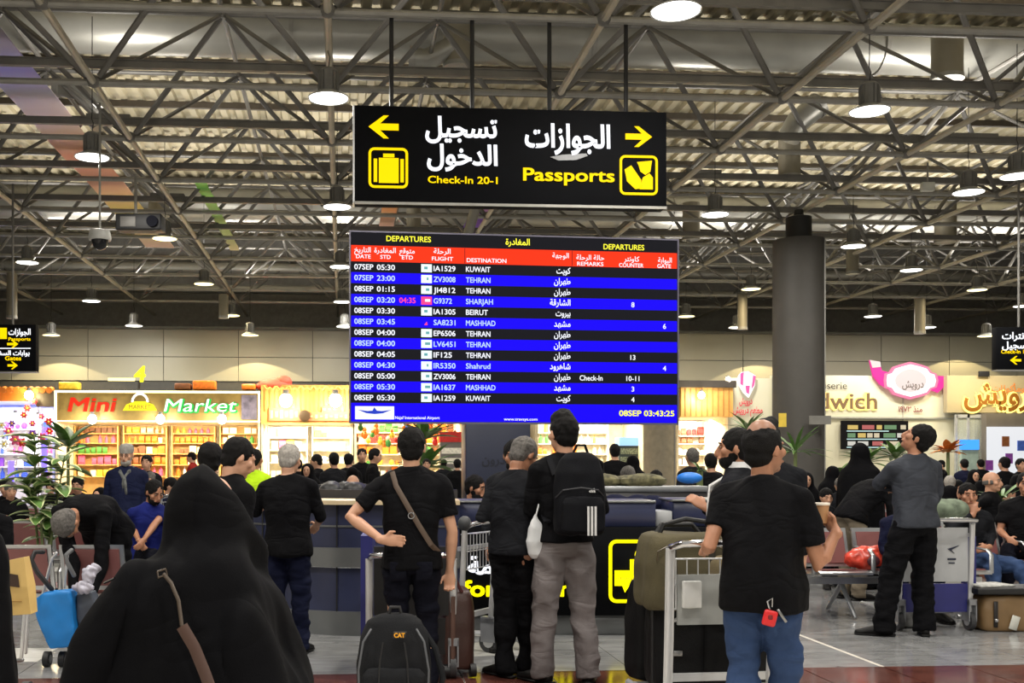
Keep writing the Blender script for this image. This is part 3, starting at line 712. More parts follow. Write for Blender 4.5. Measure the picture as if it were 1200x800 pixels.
def shelf_unit(x0, x1, Y, zs, ztop, where, kinds, cols, fill=0.8, wmin=0.14, wmax=0.3, m=shelf_m, seed=1):
    rd = random.Random(seed)
    t = empty('shop_shelf', ((x0+x1)/2, Y, 0), 0, 'lit shelf unit of the shop, the ' + where, 'shelf')
    w = x1-x0
    MB().b2((-w/2, 0.18, 0), (w/2, 0.22, ztop)).build('back_panel', m, t)
    for s in (-1, 1): MB().b2((s*w/2-0.02, -0.2, 0), (s*w/2+0.02, 0.2, ztop)).build('upright', m, t)
    bm_ = MB().b2((-w/2, -0.2, -0.03), (w/2, 0.2, 0)).mesh('shelf_board', m)
    for z in zs: link('shelf_board', bm_, t, (0, 0, z))
    ed = list(zs)+[ztop]
    for i, z in enumerate(zs):
        gap = ed[i+1]-z-0.06; x = x0+0.08
        k = rd.choice(cols); kd = rd.choice(kinds); num = 0
        while x < x1-0.15:
            if rd.random() < 0.22: k = rd.choice(cols)
            if rd.random() < 0.15: kd = rd.choice(kinds)
            g = rd.uniform(wmin, wmax)
            h = min(gap, {'carton': g*1.1, 'snack_packet': g*1.3, 'bottle': g*1.9, 'toy_ball': g}[kd])
            if rd.random() < fill:
                num += 1
                goods(kd, k, (x+g/2, Y-0.02, z), g*0.92, h, '%s %s, %s from the left on the %s shelf, %s' % (k, kd.replace('_', ' '), ORD[num], ('lowest', 'second', 'third', 'fourth', 'top')[i], where), 'goods on the shelf rack '+where)
            x += g+0.02
def bulb(p, r, label, col=(1, 0.9, 0.62, 1), pw=60, st=14):
    t = empty('shop_bulb', p, 0, label, 'lamp')
    MB().ell((0, 0, 0), (r, r, r*1.1), None, 14, 9).build('globe', emi('bulb_glow_%d' % st, col, st), t, True)
    MB().lathe([(r*0.5, r*0.95), (r*0.5, r*1.6), (r*0.2, r*1.7)], n=12).build('socket', steel, t, True)
    area('bulb_light', Vector(p)-Vector((0, r+0.05, r*0.3)), r*2, pw, col[:3], (math.radians(70), 0, 0))
# --- mini market
t, x0, x1, zt = shop('mini_market', 65, 305, 495, 'mini market unit under the long fascia with red and green letters', cream, light=(1, 0.80, 0.45), power=420)
fz0 = Z_at(185, 495); fz1 = Z_at(185, 458); w = x1-x0
fx = empty('fascia_sign', ((x0+x1)/2, SYF-0.02, fz0), 0, 'mini market fascia sign with a glowing border, red and green lettering and a yellow basket', 'sign')
MB().b2((-w/2, -0.08, 0), (w/2, 0.0, fz1-fz0)).build('board', mat('fascia_board', C(128, 104, 48), 0.6), fx)
g_line = emi('neon_warm', (1, 0.92, 0.5, 1), 3.0); mb = MB(); hh = fz1-fz0
for a, b in (((-w/2, -.12, hh-.07), (w/2, -.08, hh)), ((-w/2, -.12, 0.02), (w/2, -.08, 0.06)), ((-w/2, -.12, 0), (-w/2+.07, -.08, hh)), ((w/2-.07, -.12, 0), (w/2, -.08, hh))): mb.b2(a, b)
mb.build('neon_border', g_line, fx)
u3 = (x1-x0)/(305-65)
def q3(px, py): return ((px-185)*u3, (495-py)*u3)
ltr_red = emi('letter_red', (0.85, 0.03, 0.01, 1), 0.9); ltr_gr = emi('letter_green', (0.02, 0.55, 0.08, 1), 1.0); ltr_wt = emi('letter_white', (1, 1, 0.9, 1), 1.3); ltr_yl = emi('letter_yellow', (0.95, 0.85, 0.02, 1), 1.1)
a = q3(80, 482); b = q3(192, 482)
lettering('lettering', [('Mini', 17*u3, a[0], a[1], 'l', 0.03, 0, 54*u3, 0.22)], [ltr_red], fx, (0, -0.10, 0))
lettering('letter_outline', [('Market', 16.5*u3, b[0]-0.02, b[1]-0.03, 'l', 0.05, 0, 87*u3, 0.22)], [ltr_gr], fx, (0, -0.10, 0))
lettering('lettering', [('Market', 16*u3, b[0], b[1], 'l', 0.0, 0, 84*u3, 0.22)], [ltr_wt], fx, (0, -0.115, 0))
mb = MB(); c = q3(164, 478)
mb.prism([(c[0]+dx*u3, c[1]+dz*u3) for dx, dz in ((-20, -3), (20, -3), (16, 4), (6, 8), (-6, 8), (-16, 4))], -0.11, -0.08)
mb.build('basket_icon', ltr_yl, fx)
mb = MB(); mb.tube([(c[0]+9*u3*math.cos(a_), -0.10, c[1]+7*u3+10*u3*math.sin(a_)) for a_ in [PI*i/8 for i in range(9)]], 0.04, 6); mb.build('basket_handle', ltr_wt, fx)
lettering('basket_lettering', [('MARKET', 5*u3, c[0], c[1]-1*u3, 'c', 0.02, 0, 26*u3)], [mat('ochre_print', C(150, 110, 10), 0.6)], fx, (0, -0.114, 0))
a, b = q3(283, 491), q3(301, 462); MB().b2((a[0], -0.10, a[1]), (b[0], -0.08, b[1])).build('picture_panel', mat('picture_grey_violet', C(96, 88, 104), 0.6, 0, 0.5, 5), fx)
for px in (108, 188, 260): bulb(Vector((X_at(px, SYF-.4), SYF-0.4, Z_at(px, 491, SYF-.4))), 0.15, 'glaring white spotlight under the mini market fascia, %s' % {108: 'left one', 188: 'middle one', 260: 'right one'}[px], (1, 0.97, 0.85, 1), 90, 16)
n4 = empty('lit_number', onY(160, 447, SYF), 0, 'glowing yellow number four with a light bar standing on the mini market roof', 'sign')
lettering('digit', [('4', 19*u3, 0.1, 0, 'c', 0.045, 0, 14*u3, 0.1)], [emi('digit_glow', (0.95, 0.92, 0.03, 1), 1.25)], n4, (0, -0.05, 0))
MB().b2((-33*u3, -0.05, 0.02), (-2*u3, 0.02, 0.12)).build('light_bar', emi('bar_glow', (1, 0.85, 0.35, 1), 2), n4)
MB().b2((0.05, -0.03, -0.25), (0.12, 0.03, 0.02)).build('bracket', roof_d, n4)
warm = ['orange', 'red', 'yellow', 'cream', 'orange', 'brown', 'pink', 'white', 'green']
zs = [0.9, 1.32, 1.72, 2.1, 2.45]
w3 = (x1-x0)/4
for i in range(4):
    shelf_unit(x0+0.12+w3*i, x0+w3*(i+1)-0.08, SYF+2.3, zs, zt-0.04, ('far left', 'middle left', 'middle right', 'far right')[i] + ' mini market rack', ['snack_packet', 'carton', 'bottle', 'snack_packet'], warm, 0.95, 0.15, 0.27, seed=i+3, m=mat('shelf_warm', C(206, 160, 92), 0.5))
rb_ = MB().b2((-26, 0, 0), (4.2, 2.9, 0.12)); o = rb_.build('shop_roof_slab', roof_d, None, loc=(0, SYF+0.05, fz1-0.1)); tag(o, kind='structure')
for px, k, r, lab in ((82, 'yellow', 0.3, 'yellow box lying on the shop roof left of the glowing four'), (240, 'orange', 0.35, 'orange bundle on the shop roof right of the glowing four'), (292, 'orange', 0.22, 'small orange box beside the red sack on the shop roof'), (215, 'brown', 0.25, 'brown parcel on the mini market roof')):
    p = onY(px, 457, SYF+0.3); o = rbox('parcel', (r*2.2, 0.5, r*0.9), p+Vector((0, 0, r*0.45)), GM[k], None, 0.05); tag(o, lab, 'parcel')
mb = MB(); mb.ell((0, 0, 0.12), (0.62, 0.4, 0.24)); mb.ell((0.3, 0, 0.26), (0.3, 0.3, 0.22)); mb.ell((-0.45, 0, 0.1), (0.2, 0.2, 0.14))
o = mb.build('sack', mat('coral_sack', C(226, 84, 64), 0.7), None, True, onY(322, 456, SYF+0.3)); tag(o, 'coral red sack lying on the roof of the pine-panelled shop', 'sack')
# --- flower and gift stall on the far left
t, x0, x1, zt = shop('flower_shop', -60, 64, 470, 'flower and gift shop at the left edge with blue and pink lights', mat('shop_pale_blue', C(190, 196, 236), 0.6), back_m=mat('shop_back_blue', C(170, 180, 240), 0.6), light=(0.72, 0.72, 1.0), power=260)
mb = MB(); n = 16
for i in range(n): mb.tube([(-(x1-x0)/2+(i+.5)*(x1-x0)/n, -0.3, 0.36), (-(x1-x0)/2+(i+.5)*(x1-x0)/n, 0.02, 0.40)], (x1-x0)/n/2, 8)
aw = empty('shop_canopy', ((x0+x1)/2, SYF, zt), 0, 'orange scalloped canopy over the flower shop', 'canopy')
mb.build('scallops', orange_f, aw); MB().b2((-(x1-x0)/2, -0.06, -0.0), ((x1-x0)/2, 0, 0.42)).build('board', orange_f, aw)
rd = random.Random(4)
petal = {}
for k in ('pink', 'red', 'white', 'purple'):
    for_ = MB()
    for a_ in range(6):
        R_ = Matrix.Rotation(a_*PI/3, 3, 'Y'); for_.ell(R_ @ Vector((0.5, 0, 0)), (0.36, 0.16, 0.26), R_, 6, 4)
    petal[k] = for_.mesh('petals', GM[k])
pc = MB().ell((0, -0.15, 0), (0.22, 0.15, 0.22), None, 6, 4).mesh('flower_heart', GM['yellow'])
for i, (px, py, s_, k) in enumerate([(32, 478, .16, 'red'), (40, 470, .14, 'red'), (28, 486, .15, 'red'), (48, 488, .15, 'pink'), (57, 494, .17, 'red'), (38, 496, .15, 'pink'), (10, 505, .2, 'pink'), (18, 515, .24, 'pink'), (5, 520, .2, 'white'), (26, 518, .2, 'red'), (38, 508, .18, 'purple'), (50, 512, .2, 'pink'), (58, 505, .16, 'red'), (14, 496, .15, 'purple'), (2, 498, .17, 'white')]):
    f = empty('artificial_flower', onY(px, py, SYF-0.3-0.05*(i % 3)), 0, '%s artificial bloom in the flower shop, %s' % (k, ('topmost centre', 'second from the top', 'under the topmost', 'upper right', 'right above the neon tube', 'middle of the right cluster', 'upper left', 'large one at far left', 'lowest one at the edge', 'lowest red one', 'centre, beside a red one', 'right of the centre', 'rightmost small one', 'small one at upper left', 'leftmost at the edge')[i]), 'flower', 'artificial flowers of the left shop')
    o = link('petals', petal[k], f); o.scale = (s_,)*3; o = link('flower_heart', pc, f); o.scale = (s_,)*3
shelf_unit(x0+0.1, (x0+x1)/2+0.6, SYF+2.2, [0.8, 1.25, 1.7, 2.15, 2.6], zt-0.1, 'flower shop left rack', ['carton', 'bottle', 'toy_ball'], ['white', 'blue', 'pink', 'white', 'purple'], 0.7, seed=21)
shelf_unit((x0+x1)/2+0.7, x1-0.1, SYF+2.2, [0.8, 1.25, 1.7, 2.15, 2.6], zt-0.1, 'flower shop right rack', ['carton', 'bottle', 'toy_ball'], ['white', 'blue', 'pink', 'red', 'white'], 0.7, seed=22)
for i, (px, py) in enumerate(((18, 489), (45, 491), (5, 520))): bulb(onY(px, py, SYF-0.1), 0.15, 'cold white spotlight in the flower shop, %s' % ('left', 'right', 'lowest')[i], (0.85, 0.85, 1, 1), 40, 14)
bulb(onY(34, 463, SYF-0.35), 0.15, 'warm bulb above the flower shop canopy', (1, 0.93, 0.6, 1), 30, 12)
for i, (px, c0, c1) in enumerate(((13, 540, 575), (52, 500, 560))):
    a = onY(px, c1, SYF-0.1); b = onY(px, c0, SYF-0.1); o = MB().tube([(0, 0, 0), (0, 0, b.z-a.z)], 0.1, 10).build('neon_tube', emi('neon_blue', (0.18, 0.12, 1, 1), 2.2), None, True, a); tag(o, 'upright violet blue neon tube at the flower shop, %s' % ('left' if i == 0 else 'right'), 'neon tube')
p = onY(38, 468, SYF-0.15); o = rbox('notice_board', (0.6, 0.06, 0.55), onY(53, 467, SYF-0.2), mat('notice_dark', C(92, 76, 56), 0.6), None, 0.02); tag(o, 'dark little board on the canopy of the flower shop', 'notice')
# --- pine-panelled shop with the two big bulbs
t, x0, x1, zt = shop('gift_shop', 306, 414, 496, 'bright gift shop under a carved pine front with two big bulbs', cream, light=(1, 0.92, 0.75), power=420)
w = x1-x0; ft = Z_at(360, 451)
ca = empty('carved_canopy', ((x0+x1)/2, SYF, zt), 0, 'carved yellow pine canopy front left of the departures board', 'canopy')
MB().b2((-w/2, -0.05, 0), (w/2, 0.05, ft-zt)).build('board', wood_y, ca)
bt_ = MB().b2((-0.03, -0.09, 0.42), (0.03, -0.05, ft-zt-0.1)).mesh('batten', mat('pine_dark', C(176, 122, 56), 0.5))
for i in range(18): link('batten', bt_, ca, (-w/2+0.15+i*(w-0.3)/17, 0, 0))
mb = MB()
for i in range(7):
    x = -w/2+0.3+i*(w-0.6)/6; mb.tube([(x-0.2, -0.1, ft-zt-0.05), (x-0.1, -0.12, ft-zt-0.16), (x, -0.12, ft-zt-0.1), (x+0.1, -0.12, ft-zt-0.16), (x+0.2, -0.1, ft-zt-0.05)], 0.035, 6)
o = mb.build('carved_scrolls', wood_y, ca, True)
MB().b2((-w/2, -0.12, -0.02), (w/2, -0.05, 0.03)).build('lower_moulding', wood_y, ca)
panel_r = mat('inscription_rust', C(172, 98, 66), 0.6)
for a_, b_, z_a, z_b in ((315, 352, 478, 493), (356, 411, 483, 493), (377, 399, 476, 483)):
    p0, p1 = onY(a_, z_b, SYF-0.1), onY(b_, z_a, SYF-0.1)
    ins = MB().b2((0, -0.03, 0), (p1.x-p0.x, 0, p1.z-p0.z)).build('inscription_panel', panel_r, ca); ins.location = p0-Vector(ca.location)
    # weathered carved relief on the panel
    mb = MB(); nn = int((p1.x-p0.x)/0.17)
    for i in range(nn):
        mb.b2((0.05+i*0.17, -0.045, 0.08+0.05*(i % 2)), (0.14+i*0.17, -0.03, (p1.z-p0.z)-0.08-0.04*((i*3) % 2)))
    r_ = mb.build('carved_relief', mat('relief_sand', C(214, 176, 120), 0.6), ca); r_.location = p0-Vector(ca.location); r_['kind'] = 'stuff'
md = MB().lathe([(0.16, -0.03), (0.20, 0), (0.20, 0.05), (0.1, 0.06)], n=20); o = md.build('medallion', mat('medallion_dark', C(56, 40, 24), 0.4), ca, True); o.rotation_euler = (PI/2, 0, 0); o.location = onY(357, 487, SYF-0.14)-Vector(ca.location)
for px, n_ in ((335, 'left'), (393, 'right')): bulb(onY(px, 469, SYF-0.45), 0.22, 'big glaring warm bulb on the carved pine front, %s one' % n_, (1, 0.9, 0.6, 1), 110, 20)
for i in range(2):
    xa = x0+0.12+i*w/2; shelf_unit(xa, xa+w/2-0.2, SYF+2.2, [0.9, 1.4, 1.85, 2.3], zt-0.04, '%s gift shop rack' % ('left' if i == 0 else 'right'), ['carton', 'snack_packet', 'bottle'], ['white', 'cream', 'white', 'cream', 'yellow', 'pink'], 0.75, 0.16, 0.3, seed=31+i)
# --- toy shop seen below the board
t, x0, x1, zt = shop('toy_shop', 415, 543, 488, 'toy shop full of hanging toys, seen below the left half of the board', cream, light=(1, 0.85, 0.6), power=300)
for i in range(2):
    w = (x1-x0)/2; xa = x0+0.1+i*w; shelf_unit(xa, xa+w-0.2, SYF+2.2, [0.9, 1.3, 1.7, 2.1, 2.5], zt-0.04, '%s toy shop rack' % ('left' if i == 0 else 'right'), ['toy_ball', 'carton', 'snack_packet'], ['orange', 'yellow', 'red', 'cream', 'brown', 'green', 'white', 'orange'], 0.9, 0.16, 0.3, seed=41+i)
rd = random.Random(9)
k = 'blue'
for i in range(26):
    px = 418+i*4.6; pk_k = k; k = rd.choice([q for q in ['orange', 'yellow', 'red', 'brown', 'cream', 'blue', 'green'] if q != pk_k])
    tz = Z_at(px, 497+rd.uniform(0, 22), SYF+0.3)
    f = empty('hanging_toy', (X_at(px, SYF+0.3), SYF+0.3, tz), 0, 'small %s toy, %s from the left among those hanging in the toy shop' % (k, ORD[i+1]), 'toy', 'toys hanging in the toy shop')
    s_ = rd.uniform(.09, .15); o = link('toy_body', gmesh('toy_ball', k), f, (0, 0, -s_*2)); o.scale = (s_*1.6, s_*1.4, s_*2); o = link('toy_head', gmesh('toy_ball', rd.choice(['orange', 'cream', k])), f, (0, 0, -s_*0.3)); o.scale = (s_*1.1,)*3
rk = empty('display_rack', (X_at(531), SYF-0.3, 0), 0, 'red topped display rack at the right end of the toy shop', 'rack')
MB().b2((-0.5, -0.3, 0), (0.5, 0.2, 2.1)).build('cabinet', mat('rack_grey', C(116, 112, 110), 0.5), rk); MB().b2((-0.52, -0.33, 2.1), (0.52, 0.2, 2.45)).build('red_top', GM['red'], rk)
for z in (1.0, 1.35, 1.7): MB().b2((-0.46, -0.34, z), (0.46, -0.3, z+0.2)).build('basket', GM['white'], rk)
# --- bright kiosk right of the navy stand
t, x0, x1, zt = shop('snack_kiosk', 628, 756, 486, 'white lit snack kiosk seen between the navy stand and the beige pillar', cream, light=(1, 0.93, 0.8), power=420)
for i in range(2):
    w = (x1-x0)*0.40; xa = x0+0.1+i*w; shelf_unit(xa, xa+w-0.15, SYF+2.2, [0.9, 1.3, 1.7, 2.1, 2.5], zt-0.04, '%s snack kiosk rack' % ('left' if i == 0 else 'right'), ['carton', 'snack_packet', 'bottle'], ['white', 'cream', 'yellow', 'green', 'orange', 'white'], 0.8, 0.15, 0.28, seed=51+i)
fr_ = empty('drinks_fridge', (X_at(744), SYF+0.6, 0), 0, 'drinks fridge with a pale blue header in the snack kiosk', 'fridge')
MB().b2((-0.4, 0, 0), (0.4, 0.6, 2.0)).build('cabinet', mat('fridge_dark', C(46, 58, 60), 0.4), fr_); MB().b2((-0.4, -0.03, 2.0), (0.4, 0.6, 2.3)).build('header', emi('fridge_blue', (0.35, 0.6, 0.9, 1), 1.2), fr_)
for z in (0.7, 1.05, 1.4, 1.7): MB().b2((-0.36, -0.02, z), (0.36, 0.0, z+0.2)).build('drinks_row', mat('drinks_mix', C(120, 130, 110), 0.4, 0, 0.8, 30), fr_)
# --- pine canopied shop right of the board
t, x0, x1, zt = shop('gift_shop', 793, 853, 489, 'small gift shop with a pine canopy just right of the departures board', cream, light=(1, 0.95, 0.88), power=260)
w = x1-x0; c_ = empty('pine_canopy', ((x0+x1)/2, SYF, zt), 0, 'plain pine canopy board right of the departures board', 'canopy')
MB().b2((-w/2, -0.5, 0), (w/2, 0, Z_at(822, 455)-zt)).build('board', wood_y, c_)
pl = MB().b2((-0.015, -0.52, 0.03), (0.015, -0.5, Z_at(822, 455)-zt-0.03)).mesh('plank_joint', mat('pine_dark', C(176, 122, 56), 0.5))
for i in range(9): link('plank_joint', pl, c_, (-w/2+0.15+i*(w-0.3)/8, 0, 0))
MB().b2((-w/2-0.1, -0.55, Z_at(822, 455)-zt), (w/2+0.1, 0.1, Z_at(822, 447)-zt)).build('dark_cap', roof_d, c_)
shelf_unit(x0+0.1, x1-0.1, SYF+2.2, [0.9, 1.3, 1.7, 2.1, 2.4], zt-0.04, 'pine canopy shop rack', ['carton', 'snack_packet', 'toy_ball'], ['red', 'white', 'white', 'red', 'brown', 'blue'], 0.75, 0.15, 0.26, seed=61)
bulb(onY(822, 463, SYF-0.8), 0.12, 'round white spotlight above the pine canopy', (1, 0.97, 0.9, 1), 25, 12); bulb(onY(853, 444, SYF-0.4), 0.08, 'tiny spotlight at the corner of the pine canopy', (1, 0.97, 0.9, 1), 12, 12)
# --- cream restaurant front on the right
front_m = mat('front_cream', C(206, 202, 178), 0.5, 0, 0.05, 1)
def front(px0, px1, py0, Y, label, m=front_m, cat='shop front'):
    x0, x1 = X_at(px0, Y), X_at(px1, Y); z1_ = Z_at((px0+px1)/2, py0, Y)
    t = empty('restaurant_unit', ((x0+x1)/2, Y, 0), 0, label, cat)
    MB().b2((-(x1-x0)/2, 0, 0), ((x1-x0)/2, 0.25, z1_)).build('panel_wall', m, t)
    return t, x0, x1, z1_
YF = 36.8
t, xa, xb, zt = front(853, 905, 443, YF, 'cream advertising wall with a pink crest left of the pillar'); uf = YF/FPX*1.0
def qf(t, px, py): p = onY(px, py, YF); return (p.x-t.location.x, p.z)
pk = emi('crest_pink', (0.85, 0.12, 0.35, 1), 1.0); pkw = emi('crest_white', (1, 0.93, 0.93, 1), 1.1); pkr = emi('crest_red', (0.8, 0.08, 0.10, 1), 0.8)
mb = MB(); P = [(875, 435), (884, 440), (883, 452), (880, 458), (876, 466), (870, 460), (865, 452), (864, 441), (868, 436)]
mb.prism([qf(t, *q) for q in P], -0.12, -0.04); mb.build('crest', pkw, t)
mb = MB(); 
for P in ([(866, 438), (870, 436), (869, 452), (866, 450)], [(881, 440), (884, 441), (882, 452), (879, 456)], [(872, 452), (877, 452), (876, 462), (873, 460)]): mb.prism([qf(t, *q) for q in P], -0.14, -0.12)
mb.build('crest_ornament', pk, t)
a = qf(t, 886, 471); b = qf(t, 893, 483)
lettering('lettering', [('درويش', 8*uf, qf(t, 881, 470)[0], qf(t, 0, 470)[1], 'r', 0.03, 0, 16*uf), ('مطعم درويش', 8*uf, qf(t, 893, 481)[0], qf(t, 0, 481)[1], 'r', 0.03, 0, 36*uf)], [pkr], t, (0, -0.05, 0))
t, xa, xb, zt = front(905, 1142, 440, YF, 'long cream restaurant front with glowing letters and a pink oval emblem')
for px in (905, 960, 1058): a = qf(t, px, 489); MB().b2((a[0]-0.02, -0.03, 0), (a[0]+0.02, 0, zt)).build('panel_joint', mat('joint_grey', C(160, 158, 146), 0.6), t)
a = qf(t, 1142, 489); c_ = qf(t, 905, 489); MB().b2((c_[0], -0.06, c_[1]-0.03), (a[0], 0, c_[1]+0.03)).build('ledge', mat('joint_grey', C(160, 158, 146), 0.6), t)
halo = emi('letter_halo', (1, 0.75, 0.18, 1), 1.9); face_b = emi('letter_face_tan', (0.42, 0.25, 0.12, 1), 0.6); ltr_dk = mat('letter_dark', C(60, 50, 44), 0.5)
def glow_text(t, s_, h, px, py, al, wp, m_face, m_halo, slant=0, YY=None):
    a = qf(t, px, py)
    lettering('letter_halo', [(s_, h*uf, a[0], a[1]-0.01, al, 0.075, 0, wp*uf*1.02, slant)], [m_halo], t, (0, -0.035, 0))
    lettering('lettering', [(s_, h*uf, a[0], a[1], al, 0.025, 0, wp*uf, slant)], [m_face], t, (0, -0.055, 0))
a = qf(t, 992, 454)
lettering('small_lettering', [('Rotisserie', 9*uf, qf(t, 992, 451)[0], qf(t, 0, 451)[1], 'r', 0.0, 0, 52*uf)], [ltr_dk], t, (0, -0.04, 0))
glow_text(t, 'Sandwich', 20, 1027, 479, 'r', 118, face_b, halo)
# pink emblem
def oval(cx, cy, rx, ry, n=40, lob=0.10):
    return [(cx+rx*math.cos(2*PI*i/n)*(1+lob*math.cos(8*PI*i/n)*0.5), cy-ry*math.sin(2*PI*i/n)*(1+lob*math.cos(8*PI*i/n))) for i in range(n)]
em = empty('oval_emblem', onY(1065, 446, YF-0.05), 0, 'glowing pink and white oval emblem with ribbon ends on the cream front', 'sign')
def qe(px, py): p = onY(px, py, YF-0.05); return (p.x-em.location.x, p.z-em.location.z)
pk_out = emi('emblem_pink', (0.80, 0.22, 0.36, 1), 0.9); pk_hot = emi('emblem_magenta', (0.85, 0.04, 0.30, 1), 1.0); em_in = emi('emblem_inner', (0.72, 0.62, 0.60, 1), 0.9)
hp_ = [(1034, 446), (1035, 438), (1041, 436), (1045, 430), (1054, 427), (1065, 424), (1077, 427), (1086, 430), (1090, 436), (1096, 438), (1098, 446)]
hp_ = hp_ + [(x, 892-y) for x, y in reversed(hp_[1:-1])]
MB().prism([qe(*p) for p in hp_], -0.10, 0).build('rim', pk_out, em)
MB().prism([qe(1066+(x-1066)*.90, 446+(y-446)*.86) for x, y in hp_], -0.12, -0.09).build('face', pkw, em)
MB().prism([qe(*p) for p in oval(1065, 446, 18, 13, lob=0.02)], -0.135, -0.11).build('inner_field', em_in, em)
for P in ([(1018, 422), (1030, 424), (1032, 434), (1042, 437), (1040, 456), (1030, 450), (1022, 440)], [(1090, 440), (1110, 441), (1108, 450), (1098, 460), (1088, 456)]): MB().prism([qe(*q) for q in P], -0.08, 0).build('ribbon_end', pk_hot, em)
MB().prism([qe(*q) for q in [(1018, 422), (1030, 424), (1031, 430), (1021, 431)]], -0.10, -0.07).build('ribbon_fold', em_in, em)
lettering('lettering', [('درويش', 9*uf, qe(1080, 449)[0], qe(0, 449)[1], 'r', 0.02, 0, 27*uf)], [mat('letter_grey', C(90, 80, 76), 0.5)], em, (0, -0.14, 0))
lettering('year_lettering', [('منذ ۱۹۷۳', 7*uf, qf(t, 1080, 480)[0], qf(t, 0, 479)[1], 'r', 0.02, 0, 30*uf)], [emi('year_red', (0.55, 0.10, 0.10, 1), 0.4)], t, (0, -0.05, 0))
mn = empty('menu_screen', onY(1024, 525, YF-0.05), 0, 'black menu screen with three rows of bright dishes on the cream front', 'screen')
def qm(px, py): p = onY(px, py, YF-0.05); return (p.x-mn.location.x, p.z-mn.location.z)
a, b = qm(985, 526), qm(1063, 493); MB().b2((a[0], -0.08, a[1]), (b[0], 0, b[1])).build('case', emi('menu_black', C(22, 20, 20), 0.6), mn)
rd = random.Random(12)
for r_ in range(3):
    px = 992
    while px < 1058:
        wp = rd.choice([6, 9, 14, 12]); k = rd.choice(['white', 'red', 'yellow', 'green', 'cream'])
        a, b = qm(px, 503+r_*9.5), qm(min(px+wp, 1060), 498+r_*9.5); MB().b2((a[0], -0.095, a[1]), (b[0], -0.08, b[1])).build('menu_item', emi('menu_'+k, tuple(c*0.6+0.12 for c in GP[k][:3])+(1,), 0.8), mn)
        px += wp+rd.choice([2, 3, 5])
    a, b = qm(991, 505.5+r_*9.5), qm(1050 if r_ else 1040, 504.5+r_*9.5); MB().b2((a[0], -0.09, a[1]), (b[0], -0.08, b[1])).build('menu_line', emi('menu_cyan', (0.6, 0.85, 0.85, 1), 0.8), mn)
# lit letters above the doorway
t, xa, xb, zt = front(1110, 1240, 440, YF-0.35, 'grey and cream front with large glowing arabic letters at the right edge', mat('front_sand', C(160, 148, 118), 0.5, 0, 0.05, 1))
t.children[0].data.transform(Matrix.Scale(1, 4)); 
for v in t.children[0].data.vertices:
    if v.co.z < 1: v.co.z = Z_at(1170, 484, YF)
ltr_br = mat('letter_bronze', C(146, 92, 30), 0.35, 0.4)
glow_text(t, 'درويش', 27, 1214, 474, 'r', 100, ltr_br, halo)
lettering('small_lettering', [('حلويات ومأكولات', 8*uf, qf(t, 1226, 457)[0], qf(t, 0, 454)[1], 'r', 0.01, 0, 78*uf)], [emi('small_orange', (0.9, 0.25, 0.03, 1), 0.9)], t, (0, -0.05, 0))
area('front_glow', onY(1165, 462, YF-1.1), 3.0, 14, (1, 0.78, 0.3), (math.radians(75), 0, 0), 'RECTANGLE', 0.8)
# doorway and dark frame with display
pb = empty('doorway', (X_at(1130, YF), YF-0.3, 0), 0, 'narrow glazed doorway under the glowing letters', 'door')
dz = Z_at(1130, 486, YF); dw = X_at(1146, YF)-X_at(1115, YF)
for s_ in (-1, -0.1, 1): MB().b2((s_*dw/2-0.04, -0.05, 0), (s_*dw/2+0.04, 0.03, dz)).build('mullion', alu, pb)
MB().b2((-dw/2, -0.05, dz-0.12), (dw/2, 0.03, dz)).build('head_rail', alu, pb)
gl = bpy.data.materials.new('door_glass'); gl.use_nodes = True; b_ = gl.node_tree.nodes['Principled BSDF']; b_.inputs['Base Color'].default_value = (0.75, 0.8, 0.7, 1); b_.inputs['Roughness'].default_value = 0.05; b_.inputs['Alpha'].default_value = 0.25
MB().b2((-dw/2, -0.02, 0), (dw/2, -0.01, dz-0.12)).build('pane', gl, pb)
ck = MB().b2((X_at(1142, YF), YF-0.7, 0), (X_at(1260, YF), YF-0.4, Z_at(1170, 485, YF))).build('stone_surround', mat('stone_grey', C(104, 98, 90), 0.5, 0, 0.12, 2), None)
tag(ck, 'dark grey stone surround of the lit display window at the right edge', 'wall panel')
ds = empty('display_window', (X_at(1190, YF-0.75), YF-0.75, 0), 0, 'brightly lit white display window at the right edge', 'display')
dx0 = X_at(1156, YF-0.75)-ds.location.x; dzt = Z_at(1180, 500, YF-0.75)
MB().b2((dx0, -0.06, 0.6), (-dx0+0.3, 0, dzt)).build('backlit_panel', emi('display_white', (0.78, 0.80, 0.84, 1), 0.85), ds)
for px, py, k in ((1179, 517, 'brown'), (1183, 537, 'purple'), (1160, 545, 'purple'), (1197, 522, 'blue'), (1197, 545, 'purple')):
    p = onY(px, py, YF-0.85); MB().b2((-0.13, -0.03, -0.18), (0.13, 0, 0.18)).build('poster', GM[k], ds, loc=Vector(p)-Vector(ds.location)).location.y = -0.06
f2 = empty('drinks_fridge', (X_at(1137, YF-0.9), YF-0.9, 0), 0, 'upright drinks fridge with a bright blue header before the glazed doorway', 'fridge')
fz = Z_at(1137, 515, YF-.9); MB().b2((-0.3, 0, 0), (0.3, 0.15, fz-0.35)).build('cabinet', mat('fridge_glassy', C(150, 170, 165), 0.2), f2); MB().b2((-0.31, -0.03, fz-0.35), (0.31, 0.15, fz)).build('header', emi('header_blue', (0.05, 0.3, 0.9, 1), 1.3), f2)
o = rbox('notice_board', (0.4, 0.05, 0.2), onY(1153, 438, YF-0.4), black_metal, None, 0.01); tag(o, 'tiny black plate on the wall above the glowing arabic letters', 'notice')
